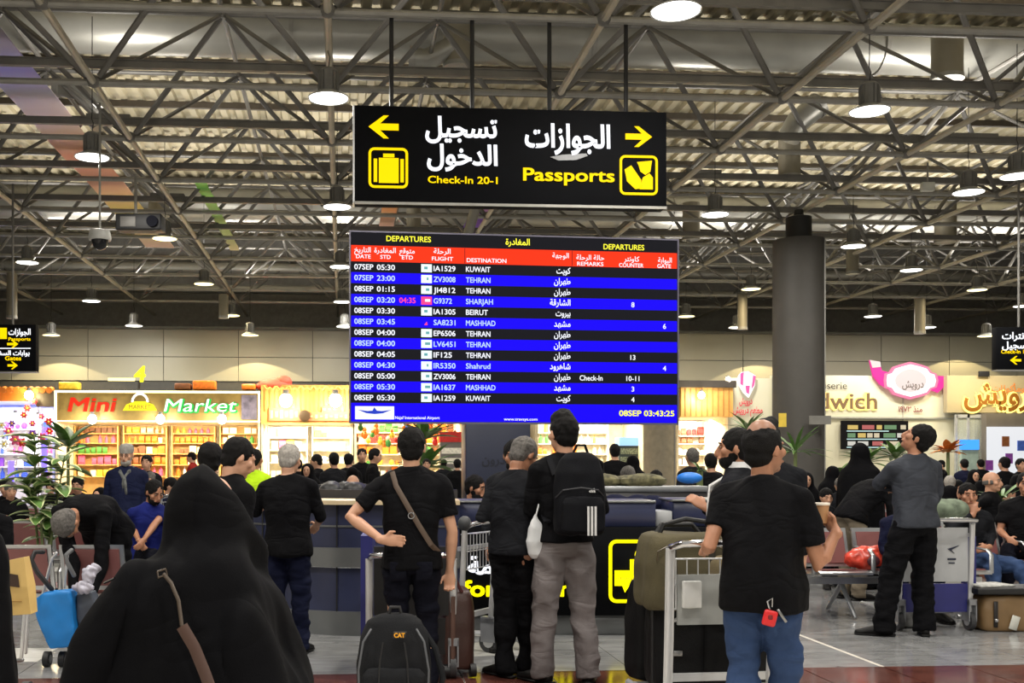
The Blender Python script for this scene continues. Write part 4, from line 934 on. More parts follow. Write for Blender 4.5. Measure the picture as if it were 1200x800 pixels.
# added spots throw the small pendant lamps' scallops of light on the cladding
for px, py in ((62, 398), (297, 398), (1143, 396), (902, 402)):
    p = onY(px, py, WY-1.3)
    l = bpy.data.lights.new('pendant_scallop', 'SPOT'); l.energy = 260; l.color = (1, 0.78, 0.42); l.spot_size = math.radians(122); l.spot_blend = 0.06; l.shadow_soft_size = 0.02
    o = bpy.data.objects.new('pendant_scallop', l); COL.objects.link(o); o.location = p
# ================================================================== INFORMATION COUNTER
cn = empty('information_counter', W(0.9, 10.6), -YAW, 'navy and black information counter with a rounded left end below the board', 'counter')
def cl_(X, D): return (X-0.9, D-10.6)
def arc_profile(off, n=14):
    """plan outline of the counter front, left round end to right round end, offset outward by off"""
    R = 1.65; P = []
    for i in range(n+1):
        a = PI/2 + PI*i/n
        P.append((-0.30+math.cos(a)*(R+off), 10.49+math.sin(a)*(R+off)))
    P += [(0.35, 10.49-R-off)]
    return P
def wall_band(name, P, z0, z1, m, th=0.04, smooth=True):
    mb = MB(); n = len(P)
    A = [Vector((*cl_(*p), 0)) for p in P]; cen = Vector((0, 0, 0))
    inn = []
    for i in range(n):
        a = A[max(i-1, 0)]; b = A[min(i+1, n-1)]; t_ = (b-a).normalized(); inn.append(A[i]+Vector((-t_.y, t_.x, 0))*th)
    rs = []
    for i in range(n): rs.append([(A[i].x, A[i].y, z0), (A[i].x, A[i].y, z1), (inn[i].x, inn[i].y, z1), (inn[i].x, inn[i].y, z0)])
    mb.rings(rs); return mb.build(name, m, cn, smooth)
navy_c = mat('navy_counter_panel', C(46, 51, 78), 0.28, 0, 0.18, 3.0); band_m = mat('brushed_band', C(120, 122, 122), 0.32, 0.6, 0.1, 3); wood_l = mat('counter_top_cream', C(206, 186, 150), 0.4)
wall_band('plinth', arc_profile(0.02), 0.0, 0.20, band_m); wall_band('curved_panel', arc_profile(0.0), 0.20, 0.56, navy_c)
wall_band('curved_band', arc_profile(0.05), 0.40+0.17, 0.40+0.33, band_m, 0.08); wall_band('curved_panel', arc_profile(0.0), 0.73, 0.90, navy_c); wall_band('seam_strip', arc_profile(0.012), 0.90, 0.915, band_m); wall_band('curved_panel', arc_profile(0.0), 0.915, 1.09, navy_c)
wall_band('counter_top', arc_profile(0.10), 1.09, 1.125, wood_l, 0.5); wall_band('inner_ledge', arc_profile(-0.45), 1.10, 1.20, mat('ledge_dark', C(46, 44, 46), 0.4), 0.05)
for i in (3, 5, 7, 9, 11, 13):
    p = arc_profile(0.008)[i]; a = cl_(*p); MB().b2((a[0]-0.006, a[1]-0.006, 0.2), (a[0]+0.006, a[1]+0.006, 1.09)).build('panel_seam', black_metal, cn)
def cbox(name, X0_, X1_, D0, D1, z0, z1, m, bev=0.0):
    a, b = cl_(X0_, D0), cl_(X1_, D1); c_ = ((a[0]+b[0])/2, (a[1]+b[1])/2, (z0+z1)/2)
    return rbox(name, (b[0]-a[0], b[1]-a[1], z1-z0), c_, m, cn, bev or 0.006, 1)
cbox('plinth', 0.36, 3.0, 8.9, 9.6, 0, 0.17, band_m); cbox('sign_case', 0.36, 3.0, 8.84, 9.5, 0.17, 0.90, sign_black); cbox('upper_panel', 0.2, 1.99, 8.9, 9.4, 0.90, 1.10, navy_c)
cbox('upper_edge', 0.2, 1.99, 8.88, 9.42, 1.10, 1.12, band_m)
cbox('upper_panel', 2.15, 3.0, 8.95, 9.4, 0.90, 1.11, navy_c); cbox('counter_top', 2.13, 3.02, 8.92, 9.43, 1.11, 1.13, band_m)
cbox('power_box', 2.0, 2.14, 8.95, 9.3, 0.90, 1.03, mat('socket_grey', C(168, 170, 172), 0.4))
cbox('rear_ledge', 0.6, 3.0, 11.0, 11.4, 1.13, 1.19, mat('ledge_steel', C(150, 152, 154), 0.35, 0.5)); cbox('rear_panel', 0.6, 3.0, 11.02, 11.3, 0.0, 1.13, mat('ledge_dark', C(46, 44, 46), 0.4)); cbox('end_panel', 2.9, 3.0, 9.4, 11.0, 0, 1.06, navy_c)
cd_ = 8.835; uc = cd_/FPX
def qc(px, py): X = (px-CX)*uc; return (X-0.9, EYE+(HY-py)*uc)
a = qc(606, 680); b = qc(606, 699)
lettering('lettering', [('ختمة معلومات', 24*uc, qc(582, 677)[0], qc(0, 672)[1], 'r', 0.03, 0, None)], [lit_w], cn, (0, cl_(0, cd_)[1], 0)) if False else None
lettering('lettering', [('خدمة', 20*uc, qc(612, 0)[0], qc(0, 672)[1], 'r', 0.035, 0, 64*uc), ('Information', 19*uc, qc(520, 0)[0], qc(0, 698)[1], 'l', 0.035, 1, 150*uc)], [lit_w, emi('lit_strong_yellow', (1, 0.86, 0.0, 1), 1.5)], cn, (0, cl_(0, cd_)[1]-0.012, 0))
mb = MB(); rframe(mb, *qc(713, 706), *qc(768, 632), 4*uc); yk = emi('lit_strong_yellow', (1, 0.86, 0.0, 1), 1.5)
o = mb.build('icon_frame', yk, cn); o.location = (0, cl_(0, cd_)[1]-0.008, 0)
mb = MB()
for P in ([(720, 668), (752, 668), (752, 686), (737, 686), (732, 694), (729, 686), (720, 686)], [(738, 655), (756, 655), (756, 668), (738, 668)]): mb.prism([qc(*q) for q in P][::-1], -0.006, 0)
c0 = qc(752, 650); mb.prism([(c0[0]+0.06*math.cos(2*PI*i/14), c0[1]+0.06*math.sin(2*PI*i/14)) for i in range(14)], -0.006, 0)
o = mb.build('desk_icon', yk, cn); o.location = (0, cl_(0, cd_)[1]-0.008, 0)
lettering('icon_lettering', [('Information', 4*uc, qc(736, 0)[0], qc(0, 679)[1], 'c', 0.0, 0, 28*uc)], [mat('icon_print', C(160, 120, 0), 0.5)], cn, (0, cl_(0, cd_)[1]-0.018, 0))
# things on the counter
for i, (px, py, w_, lab, m_) in enumerate(((400, 575, 0.4, 'black monitor back lying behind the left counter top', black_metal), (726, 560, 0.9, 'heap of folded camouflage patterned bags on the rear ledge', mat('camo', C(96, 92, 64), 0.8, 0, 0.7, 18)), (752, 590, 0.55, 'dark navy jacket thrown over the counter boxes', K_navy))):
    mb = MB(); rd = random.Random(i); D = (9.6, 11.2, 9.7)[i]
    base = 1.19 if i == 1 else (1.13 if i == 0 else 1.0)
    for k in range(5): mb.ell((rd.uniform(-w_/2, w_/2), rd.uniform(-.08, .08), 0.05), (w_*0.28, 0.13, 0.06+0.05*rd.random()), None, 10, 6)
    p = at(px, py, D); p.z = base
    o = mb.build(('monitor_cover', 'folded_bags', 'jacket')[i], m_, None, True, p); tag(o, lab, ('cover', 'bag', 'jacket')[i])
o = MB().ell((0, 0, 0.05), (0.14, 0.1, 0.06)).build('blue_bag', mat('bag_bright_blue', C(30, 120, 215), 0.5), None, True, at(808, 562, 11.2)+Vector((0, 0, -0.03))); tag(o, 'small bright blue bag on the rear ledge of the counter', 'bag')
# ================================================================== PEOPLE
PENDING = []   # (object, wrinkle amplitude, frequency) waiting for the voxel skin to be evaluated
def waves(P, n=14, f=6.0, seed=0, zs=1.0):
    r = np.random.RandomState(seed); out = np.zeros(len(P))
    w = np.zeros(len(P))
    for i in range(4): k = r.normal(size=3)*f*0.5; w += np.sin(P @ k + r.rand()*6)
    for i in range(n):
        k = r.normal(size=3); k /= np.linalg.norm(k); k[2] *= zs; k *= f*(0.6+r.rand()*1.6)
        out += np.sin(P @ k + r.rand()*6.28 + 0.9*w)/(0.6+0.05*i)
    return out/math.sqrt(n)
def skinned(name, mb, m, parent, vox, smooth=2, wr=0.0, freq=14, zs=1.0, soft=0.5):
    o = mb.build(name, m, parent, False)
    r = o.modifiers.new('r', 'REMESH'); r.mode = 'VOXEL'; r.voxel_size = vox; r.use_smooth_shade = True
    if smooth: s = o.modifiers.new('s', 'SMOOTH'); s.factor = soft; s.iterations = smooth
    PENDING.append((o, wr, freq, zs)); return o
def finalize():
    bpy.context.view_layer.update(); dg = bpy.context.evaluated_depsgraph_get()
    for n, (o, wr, f, zs) in enumerate(PENDING):
        me = bpy.data.meshes.new_from_object(o.evaluated_get(dg)); o.modifiers.clear(); o.data = me; me.name = o.name
        if wr:
            k = len(me.vertices); P = np.empty(k*3); me.vertices.foreach_get('co', P); P = P.reshape(-1, 3)
            Nn = np.empty(k*3); me.vertex_normals.foreach_get('vector', Nn); Nn = Nn.reshape(-1, 3)
            a = waves(P, 14, f, n*3+1, zs); b = waves(P, 10, f*2.2, n*3+2, zs)
            d = wr*(0.8*(1-np.abs(a))+0.35*b-0.3)
            P += Nn*d[:, None]; me.vertices.foreach_set('co', P.ravel())
        me.polygons.foreach_set('use_smooth', [True]*len(me.polygons)); me.update()
    PENDING.clear()
def rotz(v, a): c, s = math.cos(a), math.sin(a); return Vector((v[0]*c-v[1]*s, v[0]*s+v[1]*c, v[2]))
def hand(mb, wrist, d, side, s, curl=0.7, palmn=None, thin=1.0):
    """palm, four fingers and thumb; d = direction out of the wrist, side = towards the thumb"""
    d = Vector(d).normalized(); side = Vector(side); side = (side-d*side.dot(d)).normalized(); nrm = d.cross(side)
    if palmn is not None and nrm.dot(Vector(palmn)) < 0: nrm = -nrm
    w = Vector(wrist)
    mb.tube([w-d*0.02*s, w+d*0.02*s, w+d*0.055*s, w+d*0.09*s], [(0.026*s, 0.021*s), (0.033*s, 0.018*s), (0.042*s, 0.016*s), (0.040*s, 0.013*s)], 10, True, flat=side)
    for i, (o_, L, r) in enumerate(((0.030, 0.072, .0088), (0.010, 0.080, .009), (-0.011, 0.075, .0086), (-0.030, 0.058, .0078))):
        p = w+d*0.088*s+side*o_*s; pts = [p-d*0.015*s]; a = 0.12
        dirv = d
        for q, f in enumerate((0.45, 0.30, 0.25)):
            a += curl*(0.55 if q == 0 else 0.75)
            dirv = d*math.cos(a)+nrm*math.sin(a); pts.append(p); p = p+dirv*L*f*s
        pts.append(p)
        mb.tube(pts, [r*s*1.05]+[r*s, r*s*0.97, r*s*0.9, r*s*0.8][:len(pts)-1], 7, True)
    p = w+d*0.025*s+side*0.026*s; q = p+(side*0.8+d*0.7+nrm*0.25).normalized()*0.036*s; e = q+(d*0.9+side*0.15+nrm*0.4).normalized()*0.032*s
    mb.tube([p-side*0.01*s, q, e], [0.012*s, 0.0108*s, 0.009*s], 8, True)
class Person:
    def __init__(P, label, px, D, face=0, h=1.72, top=K_black, bottom=K_djeans, sk=skin, hair=hair_black, sleeve='short', lean=0, twist=0,
                 armL=None, armR=None, footL=None, footR=None, seat=None, hy=0, hp=0, vox=0.016, width=1.0, belly=0.0, hairkind='short', beard=None,
                 shoes=shoe_black, legw=1.0, hem=-0.08, hz=0.0, curlL=0.6, curlR=0.6, collar=None, group=None, loc=None, wr=0.006, kneeL=None, kneeR=None, facefeat=None, wrists=True, tshirt_len=0.0, root_z=0.0):
        P.s = s = h/1.72
        if loc is None: loc = W((px-CX)*D/FPX, D, root_z)
        P.root = root = empty('person', loc, -YAW, label, 'person', group)
        fa = math.radians(face)
        F = lambda v: Vector(v)                    # view-frame offsets are the root's own axes
        R = lambda v: rotz(v, fa)                  # body frame (x right hand, y forward) -> root frame
        P.R = R
        hip = (seat+0.10) if seat is not None else 0.915*s + hz
        ln = math.radians(lean)
        body = MB(); shirt = MB(); tro = MB()
        # spine
        hs = [-.07, 0, .13, .27, .38, .455, .50, .545, .60]
        def spine(t):
            # integrate forward bend
            n = 8; p = Vector((0, 0, hip)); T = t*s
            for i in range(n):
                f = (i+.5)/n*T/(0.5*s); ang = ln*min(1, 0.35+0.65*max(0, f))
                p = p+Vector((0, math.sin(ang), math.cos(ang)))*(T/n)
            return p
        def ang(t): return ln*min(1, 0.35+0.65*max(0, t/0.5))
        def ring(t, rx, ry, tw=0.0, oy=0.0, n=18, pw=2.3):
            c = spine(t); a = ang(t); r = []
            for k in range(n):
                th = 2*PI*k/n; cx = math.cos(th); sx = math.sin(th)
                x = rx*s*math.copysign(abs(cx)**(2/pw), cx); y = (ry*s)*math.copysign(abs(sx)**(2/pw), sx)+oy*s
                x, y = x*math.cos(tw)-y*math.sin(tw), x*math.sin(tw)+y*math.cos(tw)
                r.append(R(Vector((x, c.y+y*math.cos(a), c.z-y*math.sin(a)))))
            return r
        tw = math.radians(twist); w = width
        prof = [(-.07, .13, .09, 0), (0, .155, .105, 0), (.13, .135, .095, .3), (.27, .150, .105, .7), (.38, .168, .108, 1), (.47, .160, .088, 1), (.52, .098, .062, 1), (.56, .060, .058, 1)]
        body.rings([ring(t, rx*w, ry*w, tw*k) for t, rx, ry, k in prof])
        P.spine = spine
        g = 0.016
        b_ = belly
        sp_ = [(hem, .178+g, .128+g+b_*.6, 0), (0.0, .174+g, .126+g+b_*.9, 0), (.07, .160+g, .115+g+b_*1.1, .15), (.13, .152+g, .112+g+b_, .3), (.27, .162+g, .118+g+b_*.4, .7), (.38, .180+g*.7, .116+g*.7, 1), (.455, .178+g*.4, .098+g*.6, 1), (.495, .158, .092, 1), (.525, .122, .082, 1), (.55, .088, .076, 1), (.57, .072, .070, 1)]
        shirt.rings([ring(t, rx*w, ry*w, tw*k, oy=b_*0.4*(1-k) if b_ else 0, pw=2.5) for t, rx, ry, k in sp_])
        # neck, head
        hc = spine(.705); ha = ang(.5)
        hyr, hpr = math.radians(hy), math.radians(hp)
        nb = spine(.50)
        P.HM = HM = Matrix.Rotation(fa, 3, 'Z') @ Matrix.Rotation(hyr, 3, 'Z') @ Matrix.Rotation(-hpr - ha*0.5, 3, 'X')
        neck_top = spine(.60)
        headc = R(neck_top) + HM @ Vector((0, 0.022*s, 0.088*s)); P.headc = headc
        body.tube([R(spine(.47)), R(spine(.53)), R(neck_top), headc-HM @ Vector((0, 0.01, 0.03*s))], [(.068*s, .062*s), (.056*s, .056*s), (.054*s, .056*s), (.052*s, .056*s)], 12, True)
        def Hd(v): return headc + HM @ (Vector(v)*s)
        bs_ = s; s = s*1.09
        body.ell(Hd((0, -0.006, 0.022)), (0.074*s, 0.094*s, 0.094*s), HM)
        body.ell(Hd((0, 0.022, -0.035)), (0.060*s, 0.068*s, 0.078*s), HM)
        body.ell(Hd((0, 0.068, -0.085)), (0.026*s, 0.022*s, 0.020*s), HM, 8, 6)
        body.tube([Hd((0, 0.088, 0.02)), Hd((0, 0.106, -0.018)), Hd((0, 0.104, -0.030))], [0.009*s, 0.015*s, 0.016*s], 7, True)
        for q in (-1, 1):
            body.ell(Hd((q*0.026, 0.083, 0.031)), (0.021*s, 0.010*s, 0.007*s), HM, 8, 6)
            body.ell(Hd((q*0.020, 0.090, -0.054)), (0.016*s, 0.009*s, 0.008*s), HM, 8, 6)
            E_ = HM @ Matrix.Rotation(q*-0.35, 3, 'Z')
            body.ell(Hd((q*0.077, -0.006, 0.000)), (0.009*s, 0.018*s, 0.030*s), E_, 8, 6)
            body.ell(Hd((q*0.048, 0.06, -0.012)), (0.02*s, 0.025*s, 0.022*s), HM, 8, 6)
        s = bs_
        # arms
        def shoulder(q): p = spine(.462); v = rotz(Vector((q*.178*w*s, 0, 0)), tw); return R(Vector((v.x, p.y+v.y*math.cos(ang(.45)), p.z)))
        for q, A, curl in ((-1, armL, curlL), (1, armR, curlR)):
            sh = shoulder(q)
            if A is None:
                el = sh + R(Vector((q*.05*s, -.02, -.285*s))); wrp = el + R(Vector((-q*.005, .06, -.245*s)))
                if seat is not None: el = sh+R(Vector((q*.05, .05, -.27*s))); wrp = el+R(Vector((-q*.08, .22*s, -.06)))
            else: el, wrp = Vector(A[0]), Vector(A[1])
            hd = A[2] if A is not None and len(A) > 2 else None
            body.tube([sh, sh.lerp(el, .35), sh.lerp(el, .8), el, el.lerp(wrp, .25), el.lerp(wrp, .7), wrp], [.050*s, .046*s, .038*s, .036*s, .040*s, .030*s, .024*s], 10, True)
            d = (wrp-el).normalized() if hd is None else Vector(hd).normalized()
            inw = R(Vector((-q, 0, 0)))
            if seat is None and A is None: side = R(Vector((0, 1, 0))); pn = inw
            else: side = R(Vector((-q*.6, 0, .8))); pn = R(Vector((-q, 0, -.3)))
            if A is not None and len(A) > 4: side, pn = Vector(A[3]), Vector(A[4])
            hand(body, wrp, d, side, s, curl, pn)
            k = {'short': 0.62, 'long': 1, 'rolled': 1, 'sleeveless': 0}[sleeve]
            shirt.ell(sh+Vector((0, 0, -.004)), (.064*s, .064*s, .060*s)); shirt.tube([sh.lerp(R(spine(.55)), k2) for k2 in (.05, .35, .7, .95)], [.058*s, .055*s, .050*s, .046*s], 10, True)
            if sleeve == 'short':
                e2 = sh.lerp(el, .68); shirt.tube([sh, sh.lerp(el, .3), e2], [.066*s, .064*s, .062*s], 14, False)
            elif sleeve == 'rolled':
                e2 = el.lerp(wrp, .18); shirt.tube([sh, sh.lerp(el, .4), sh.lerp(el, .85), el, e2], [.066*s, .058*s, .052*s, .052*s, .050*s], 14, False)
            elif sleeve == 'long':
                shirt.tube([sh, sh.lerp(el, .4), sh.lerp(el, .85), el, el.lerp(wrp, .4), el.lerp(wrp, .95)], [.066*s, .060*s, .053*s, .053*s, .048*s, .038*s], 14, False)
            setattr(P, 'hand'+('L' if q < 0 else 'R'), wrp+d*0.08*s)
            setattr(P, 'shoulder'+('L' if q < 0 else 'R'), sh)
        # legs
        for q, ft, kn_ in ((-1, footL, kneeL), (1, footR, kneeR)):
            hj = R(Vector((q*.088*s*w, 0, hip-0.02)))
            toe = R(Vector((q*.22, 1, 0))).normalized()
            if seat is not None:
                kn = Vector(kn_) if kn_ else R(Vector((q*.16, .42*s, hip+.02)))
                fo = Vector(ft[:3]) if ft else R(Vector((q*.16, .46*s, 0)))
                if len(fo) < 3: fo = Vector((fo[0], fo[1], 0))
            else:
                fo = Vector((ft[0], ft[1], ft[2] if len(ft) > 2 and abs(ft[2]) < 1 else 0)) if ft else R(Vector((q*.11, 0, 0)))
                kn = Vector(kn_) if kn_ else (hj.lerp(fo+Vector((0, 0, .08)), .52) + R(Vector((0, .03, 0))))
            if ft and len(ft) > 3: a_ = math.radians(ft[3]); toe = rotz(Vector((0, 1, 0)), a_)
            an = fo+Vector((0, 0, .085*s))
            body.tube([hj, hj.lerp(kn, .5), kn, kn.lerp(an, .3), kn.lerp(an, .8), an], [.080*s, .066*s, .050*s, .052*s, .034*s, .034*s], 10, True)
            lw = legw
            if seat is not None:
                tro.tube([hj-R(Vector((0, .05, 0))), hj.lerp(kn, .4), kn, kn.lerp(an, .15), kn.lerp(an, .5), an+Vector((0, 0, .02))], [.104*s*lw, .094*s*lw, .072*s*lw, .074*s*lw, .066*s*lw, .060*s*lw], 14, False)
            else:
                tro.tube([hj+Vector((0, 0, .03)), hj.lerp(kn, .25), hj.lerp(kn, .6), kn, kn.lerp(an, .3), kn.lerp(an, .7), an-Vector((0, 0, .05))-toe*.012], [.088*s*lw**.4, .094*s*lw**.6, .080*s*lw, .068*s*lw, .068*s*lw, .063*s*lw, .068*s*lw], 16, False)
            # shoe with sole
            sm = MB(); heel = fo-toe*0.07*s
            sm.tube([heel+toe*.02+Vector((0, 0, .042)), fo+Vector((0, 0, .05)), fo+toe*.09*s+Vector((0, 0, .04)), fo+toe*.15*s+Vector((0, 0, .03)), fo+toe*.19*s+Vector((0, 0, .025))], [(.036*s, .042), (.042*s, .048), (.044*s, .036), (.045*s, .026), (.034*s, .020)], 12, True, flat=toe.cross(Vector((0, 0, 1))))
            sm.mi = 1
            sm.tube([heel-toe*.02+Vector((0, 0, .012)), fo+Vector((0, 0, .012)), fo+toe*.12*s+Vector((0, 0, .012)), fo+toe*.20*s+Vector((0, 0, .012))], [(.036*s, .012), (.042*s, .012), (.050*s, .012), (.036*s, .012)], 12, True, flat=toe.cross(Vector((0, 0, 1))))
            sm.build('shoe', [shoes, sole_white if shoes != shoe_black else shoe_black], root, True)
        tro.rings([ring(t, rx*w, ry*w, 0) for t, rx, ry in ((-.10, .135, .10), (-.05, .160, .118), (0, .166, .122), (.06, .158, .112), (.09, .150, .105))])
        P.body = skinned('body', body, sk, root, vox*0.62 if vox < 0.02 else vox*0.75, 2)
        P.shirt = skinned('shirt', shirt, top, root, vox, 5, wr*1.5, 10, 1.0)
        P.tro = skinned('trousers', tro, bottom, root, vox, 3, wr*2.0, 11, 1.9)
        s *= 1.09
        # hair
        hm = MB(); cap_c = None
        if hairkind in ('short', 'tall', 'receding', 'bald'):
            if hairkind == 'bald':
                hm.tube([Hd((-.070, .03, .0)), Hd((-.076, -.02, .0)), Hd((-.05, -.075, -.01)), Hd((0, -.094, -.012)), Hd((.05, -.075, -.01)), Hd((.076, -.02, .0)), Hd((.070, .03, .0))], [(.009*s, .026*s)]*7, 10, True)
            else:
                hm.ell(Hd((0, -0.016, 0.034)), (0.084*s, 0.098*s, 0.093*s), HM, 16, 11)
                hm.ell(Hd((0, -0.045, -0.018)), (0.070*s, 0.058*s, 0.060*s), HM, 14, 9)
                if hairkind == 'tall': hm.ell(Hd((0, 0.010, 0.095)), (0.070*s, 0.085*s, 0.055*s), HM, 14, 9); hm.ell(Hd((0.02, 0.03, 0.115)), (0.05*s, 0.06*s, 0.045*s), HM, 14, 9)
            P.hair = skinned('hair', hm, hair, root, max(vox*.5, .007), 1, .0035 if hairkind != 'bald' else .002, 40)
        if beard: 
            bm_ = MB(); bm_.ell(Hd((0, 0.034, -0.066)), (0.062*s, 0.062*s, 0.052*s), HM, 14, 9); bm_.ell(Hd((0, 0.012, -0.03)), (0.070*s, 0.05*s, 0.05*s), HM, 12, 8)
            skinned('beard', bm_, beard, root, max(vox*.6, .008), 1, .002, 40)
        if facefeat if facefeat is not None else abs(((face+hy+180) % 360)-180) > 70:
            for q in (-1, 1):
                e_ = MB().ell(Hd((q*0.028, 0.083, 0.014)), (0.010*s, 0.006*s, 0.0045*s), HM, 8, 6).build('eye', mat('eye_white', C(170, 160, 150), 0.4), root, True)
                MB().ell(Hd((q*0.028, 0.088, 0.014)), (0.0055*s, 0.003*s, 0.005*s), HM, 8, 6).build('iris', mat('iris_dark', C(30, 20, 16), 0.2), e_, True)
                MB().tube([Hd((q*0.012, 0.094, 0.034)), Hd((q*0.030, 0.092, 0.039)), Hd((q*0.048, 0.078, 0.033))], [.0035*s, .0045*s, .003*s], 6, True).build('eyebrow', hair if hair else hair_grey, root)
            MB().tube([Hd((-0.024, 0.086, -0.054)), Hd((0, 0.096, -0.053)), Hd((0.024, 0.086, -0.054))], [(.004*s, .004*s), (.007*s, .006*s), (.004*s, .004*s)], 8, True).build('lips', mat('lip_colour', C(150, 88, 76), 0.5), root, True)
        if collar:
            cm = MB(); c0 = [R(spine(.50)+Vector((.082*s*math.cos(a), .075*s*math.sin(a), 0))) for a in [2*PI*i/20 for i in range(20)]]; c1 = [R(spine(.56)+Vector((.066*s*math.cos(a), .066*s*math.sin(a), 0))) for a in [2*PI*i/20 for i in range(20)]]
            c2 = [R(spine(.56)+Vector((.060*s*math.cos(a), .060*s*math.sin(a), 0))) for a in [2*PI*i/20 for i in range(20)]]; c3 = [R(spine(.50)+Vector((.070*s*math.cos(a), .064*s*math.sin(a), 0))) for a in [2*PI*i/20 for i in range(20)]]
            cm.rings([c0, c1, c2, c3], closed=False); cm.build('collar', collar, root, True)
        P.Hd = Hd; P.F = F
# ---- draped black cloak figure
def cloaked(label, px, D, face, h=1.58, seat=False, sk=skin, m=K_chador, vox=0.02, lean=0, group=None, wide=1.0, loc=None, root_z=0.0):
    loc = loc if loc is not None else W((px-CX)*D/FPX, D, root_z); root = empty('person', loc, -YAW, label, 'person', group)
    fa = math.radians(face); s = h/1.58; mb = MB(); n = 40
    if not seat: prof = [(0.02, .33, .30, 0), (.35, .30, .27, 0), (.75, .265, .23, 0), (1.0, .25, .20, 0), (1.18, .235, .17, 0), (1.28, .205, .145, 0), (1.34, .14, .125, .01), (1.40, .105, .12, .015), (1.48, .104, .125, .02), (1.54, .085, .105, .015), (1.58, .03, .045, .01)]
    else: prof = [(0.02, .30, .36, .22), (.30, .30, .36, .20), (.48, .30, .34, .16), (.56, .28, .26, .08), (.75, .25, .19, 0), (.93, .23, .165, 0), (1.02, .20, .14, 0), (1.07, .14, .125, .01), (1.12, .105, .12, .015), (1.20, .104, .125, .02), (1.26, .085, .105, .015), (1.30, .03, .045, .01)]
    rs = []; ph = random.Random(px).random()*6; hz = prof[-1][0]
    for z, rx, ry, oy in prof:
        ring = []; am = 0.055*max(0, 1-z/(hz*0.85)) if not seat else 0.03*max(0, 1-z/(hz*0.85))
        ly = lean*max(0, z-0.8)
        for k in range(n):
            a = 2*PI*k/n; f = 1+am*3*math.sin(7*a+ph+z*1.2)*0.5+am*math.sin(13*a+ph*2)
            ring.append(rotz(Vector((rx*f*math.cos(a)*wide*s, (ry*f*math.sin(a)+oy)*s+ly, z*s)), fa))
        rs.append(ring)
    mb.rings(rs)
    c = skinned('cloak', mb, m, root, vox, 2, .006, 8, .5)
    fz = prof[-3][0]*s; fy = 0.075*s+0.02+lean*max(0, fz-.8)
    fm = MB(); Hf = lambda x, y, z: rotz(Vector((x*s, fy+y*s, fz-0.03+z*s)), fa); M = Matrix.Rotation(fa, 3, 'Z')
    fm.ell(Hf(0, 0, 0), (.060*s, .075*s, .085*s), M); fm.ell(Hf(0, .02, -.05), (.042*s, .05*s, .045*s), M); fm.tube([Hf(0, .07, .01), Hf(0, .09, -.02)], [.008*s, .013*s], 7, True)
    skinned('body', fm, sk, root, vox*0.6, 1)
    for q in (-1, 1):
        e_ = MB().ell(Hf(q*.024, .068, .012), (.012*s, .008*s, .006*s), M, 8, 6).build('eye', mat('iris_dark', C(30, 20, 16), 0.2), root, True)
        MB().ell(Hf(q*.024, .068, .028), (.016*s, .006*s, .003*s), M, 8, 6).build('eyebrow', hair_black, root)
        sm = MB(); sm.ell(rotz(Vector((q*.09, .27 if not seat else .5, .035)), fa), (.045, .10, .035), M, 10, 7); sm.build('shoe', shoe_black, root, True)
    MB().ell(Hf(0, .068, -.048), (.020*s, .008*s, .006*s), M, 8, 6).build('lips', mat('lip_colour', C(150, 88, 76), 0.5), root, True)
    return root
U = lambda D: D/FPX
V0 = 0.010   # finest skin
# ---------- woman in the near foreground, seen from behind
wr_ = empty('person', W((245-CX)*U(3.5), 3.5), -YAW, 'woman in a wide black chador with a brown shoulder strap in the left foreground', 'person')
D_ = 3.5; k_ = U(D_)
cont = [(548, 236, 246, .02, 0), (552, 222, 260, .05, 0), (560, 211, 270, .09, 0), (575, 203, 282, .115, 0), (595, 198, 290, .125, 0), (615, 197, 294, .13, .01), (632, 195, 299, .15, .02), (648, 188, 306, .18, .02), (662, 166, 312, .21, .02), (680, 142, 320, .24, .02), (700, 128, 327, .26, .03), (740, 112, 341, .28, .04), (790, 98, 362, .31, .05), (860, 84, 392, .34, .05), (960, 74, 420, .36, .04), (1055, 70, 430, .37, .03)]
mb = MB(); n = 96; rs = []
for py, xl, xr, ry, oy in cont:
    z = EYE+(HY-py)*k_; cx = ((xl+xr)/2-245)*k_; rx = (xr-xl)/2*k_; t_ = max(0, (py-600)/455); ring = []
    for k in range(n):
        a = 2*PI*k/n
        f = 1+0.028*t_*math.sin(9*a+1.3+t_*2)+0.022*t_*math.sin(16*a-.7+t_*3)+0.012*min(1, t_*3)*math.sin(25*a+2)
        ring.append(Vector((cx+rx*f*math.cos(a), oy+ry*f*math.sin(a), max(z, 0.01))))
    rs.append(ring)
mb.rings(rs)
def cp(px, py, dy): return Vector(((px-245)*k_, dy, EYE+(HY-py)*k_))
# gathered folds where the cloth is caught under the arm
mb.tube([cp(222, 640, -.09), cp(210, 662, -.13), cp(226, 692, -.175), cp(250, 718, -.20)], [(.05, .04), (.06, .05), (.07, .05), (.05, .04)], 12, True)
mb.tube([cp(206, 662, -.10), cp(176, 678, -.11), cp(150, 706, -.13), cp(130, 750, -.15), cp(116, 810, -.17)], [(.05, .04), (.07, .06), (.08, .07), (.08, .07), (.08, .07)], 12, True)
mb.tube([cp(262, 650, -.07), cp(284, 715, -.15), cp(312, 800, -.19), cp(330, 900, -.22)], [(.05, .04), (.07, .06), (.08, .07), (.08, .07)], 12, True)
skinned('cloak', mb, K_chador, wr_, 0.013, 8, .036, 5.5, .35)
fm = MB(); fm.ell((0.0, .12, 1.30), (.065, .08, .095)); fm.tube([(0, .19, 1.30), (0, .215, 1.27)], [.008, .013], 7, True); fm.ell((0, .13, 1.24), (.045, .06, .05))
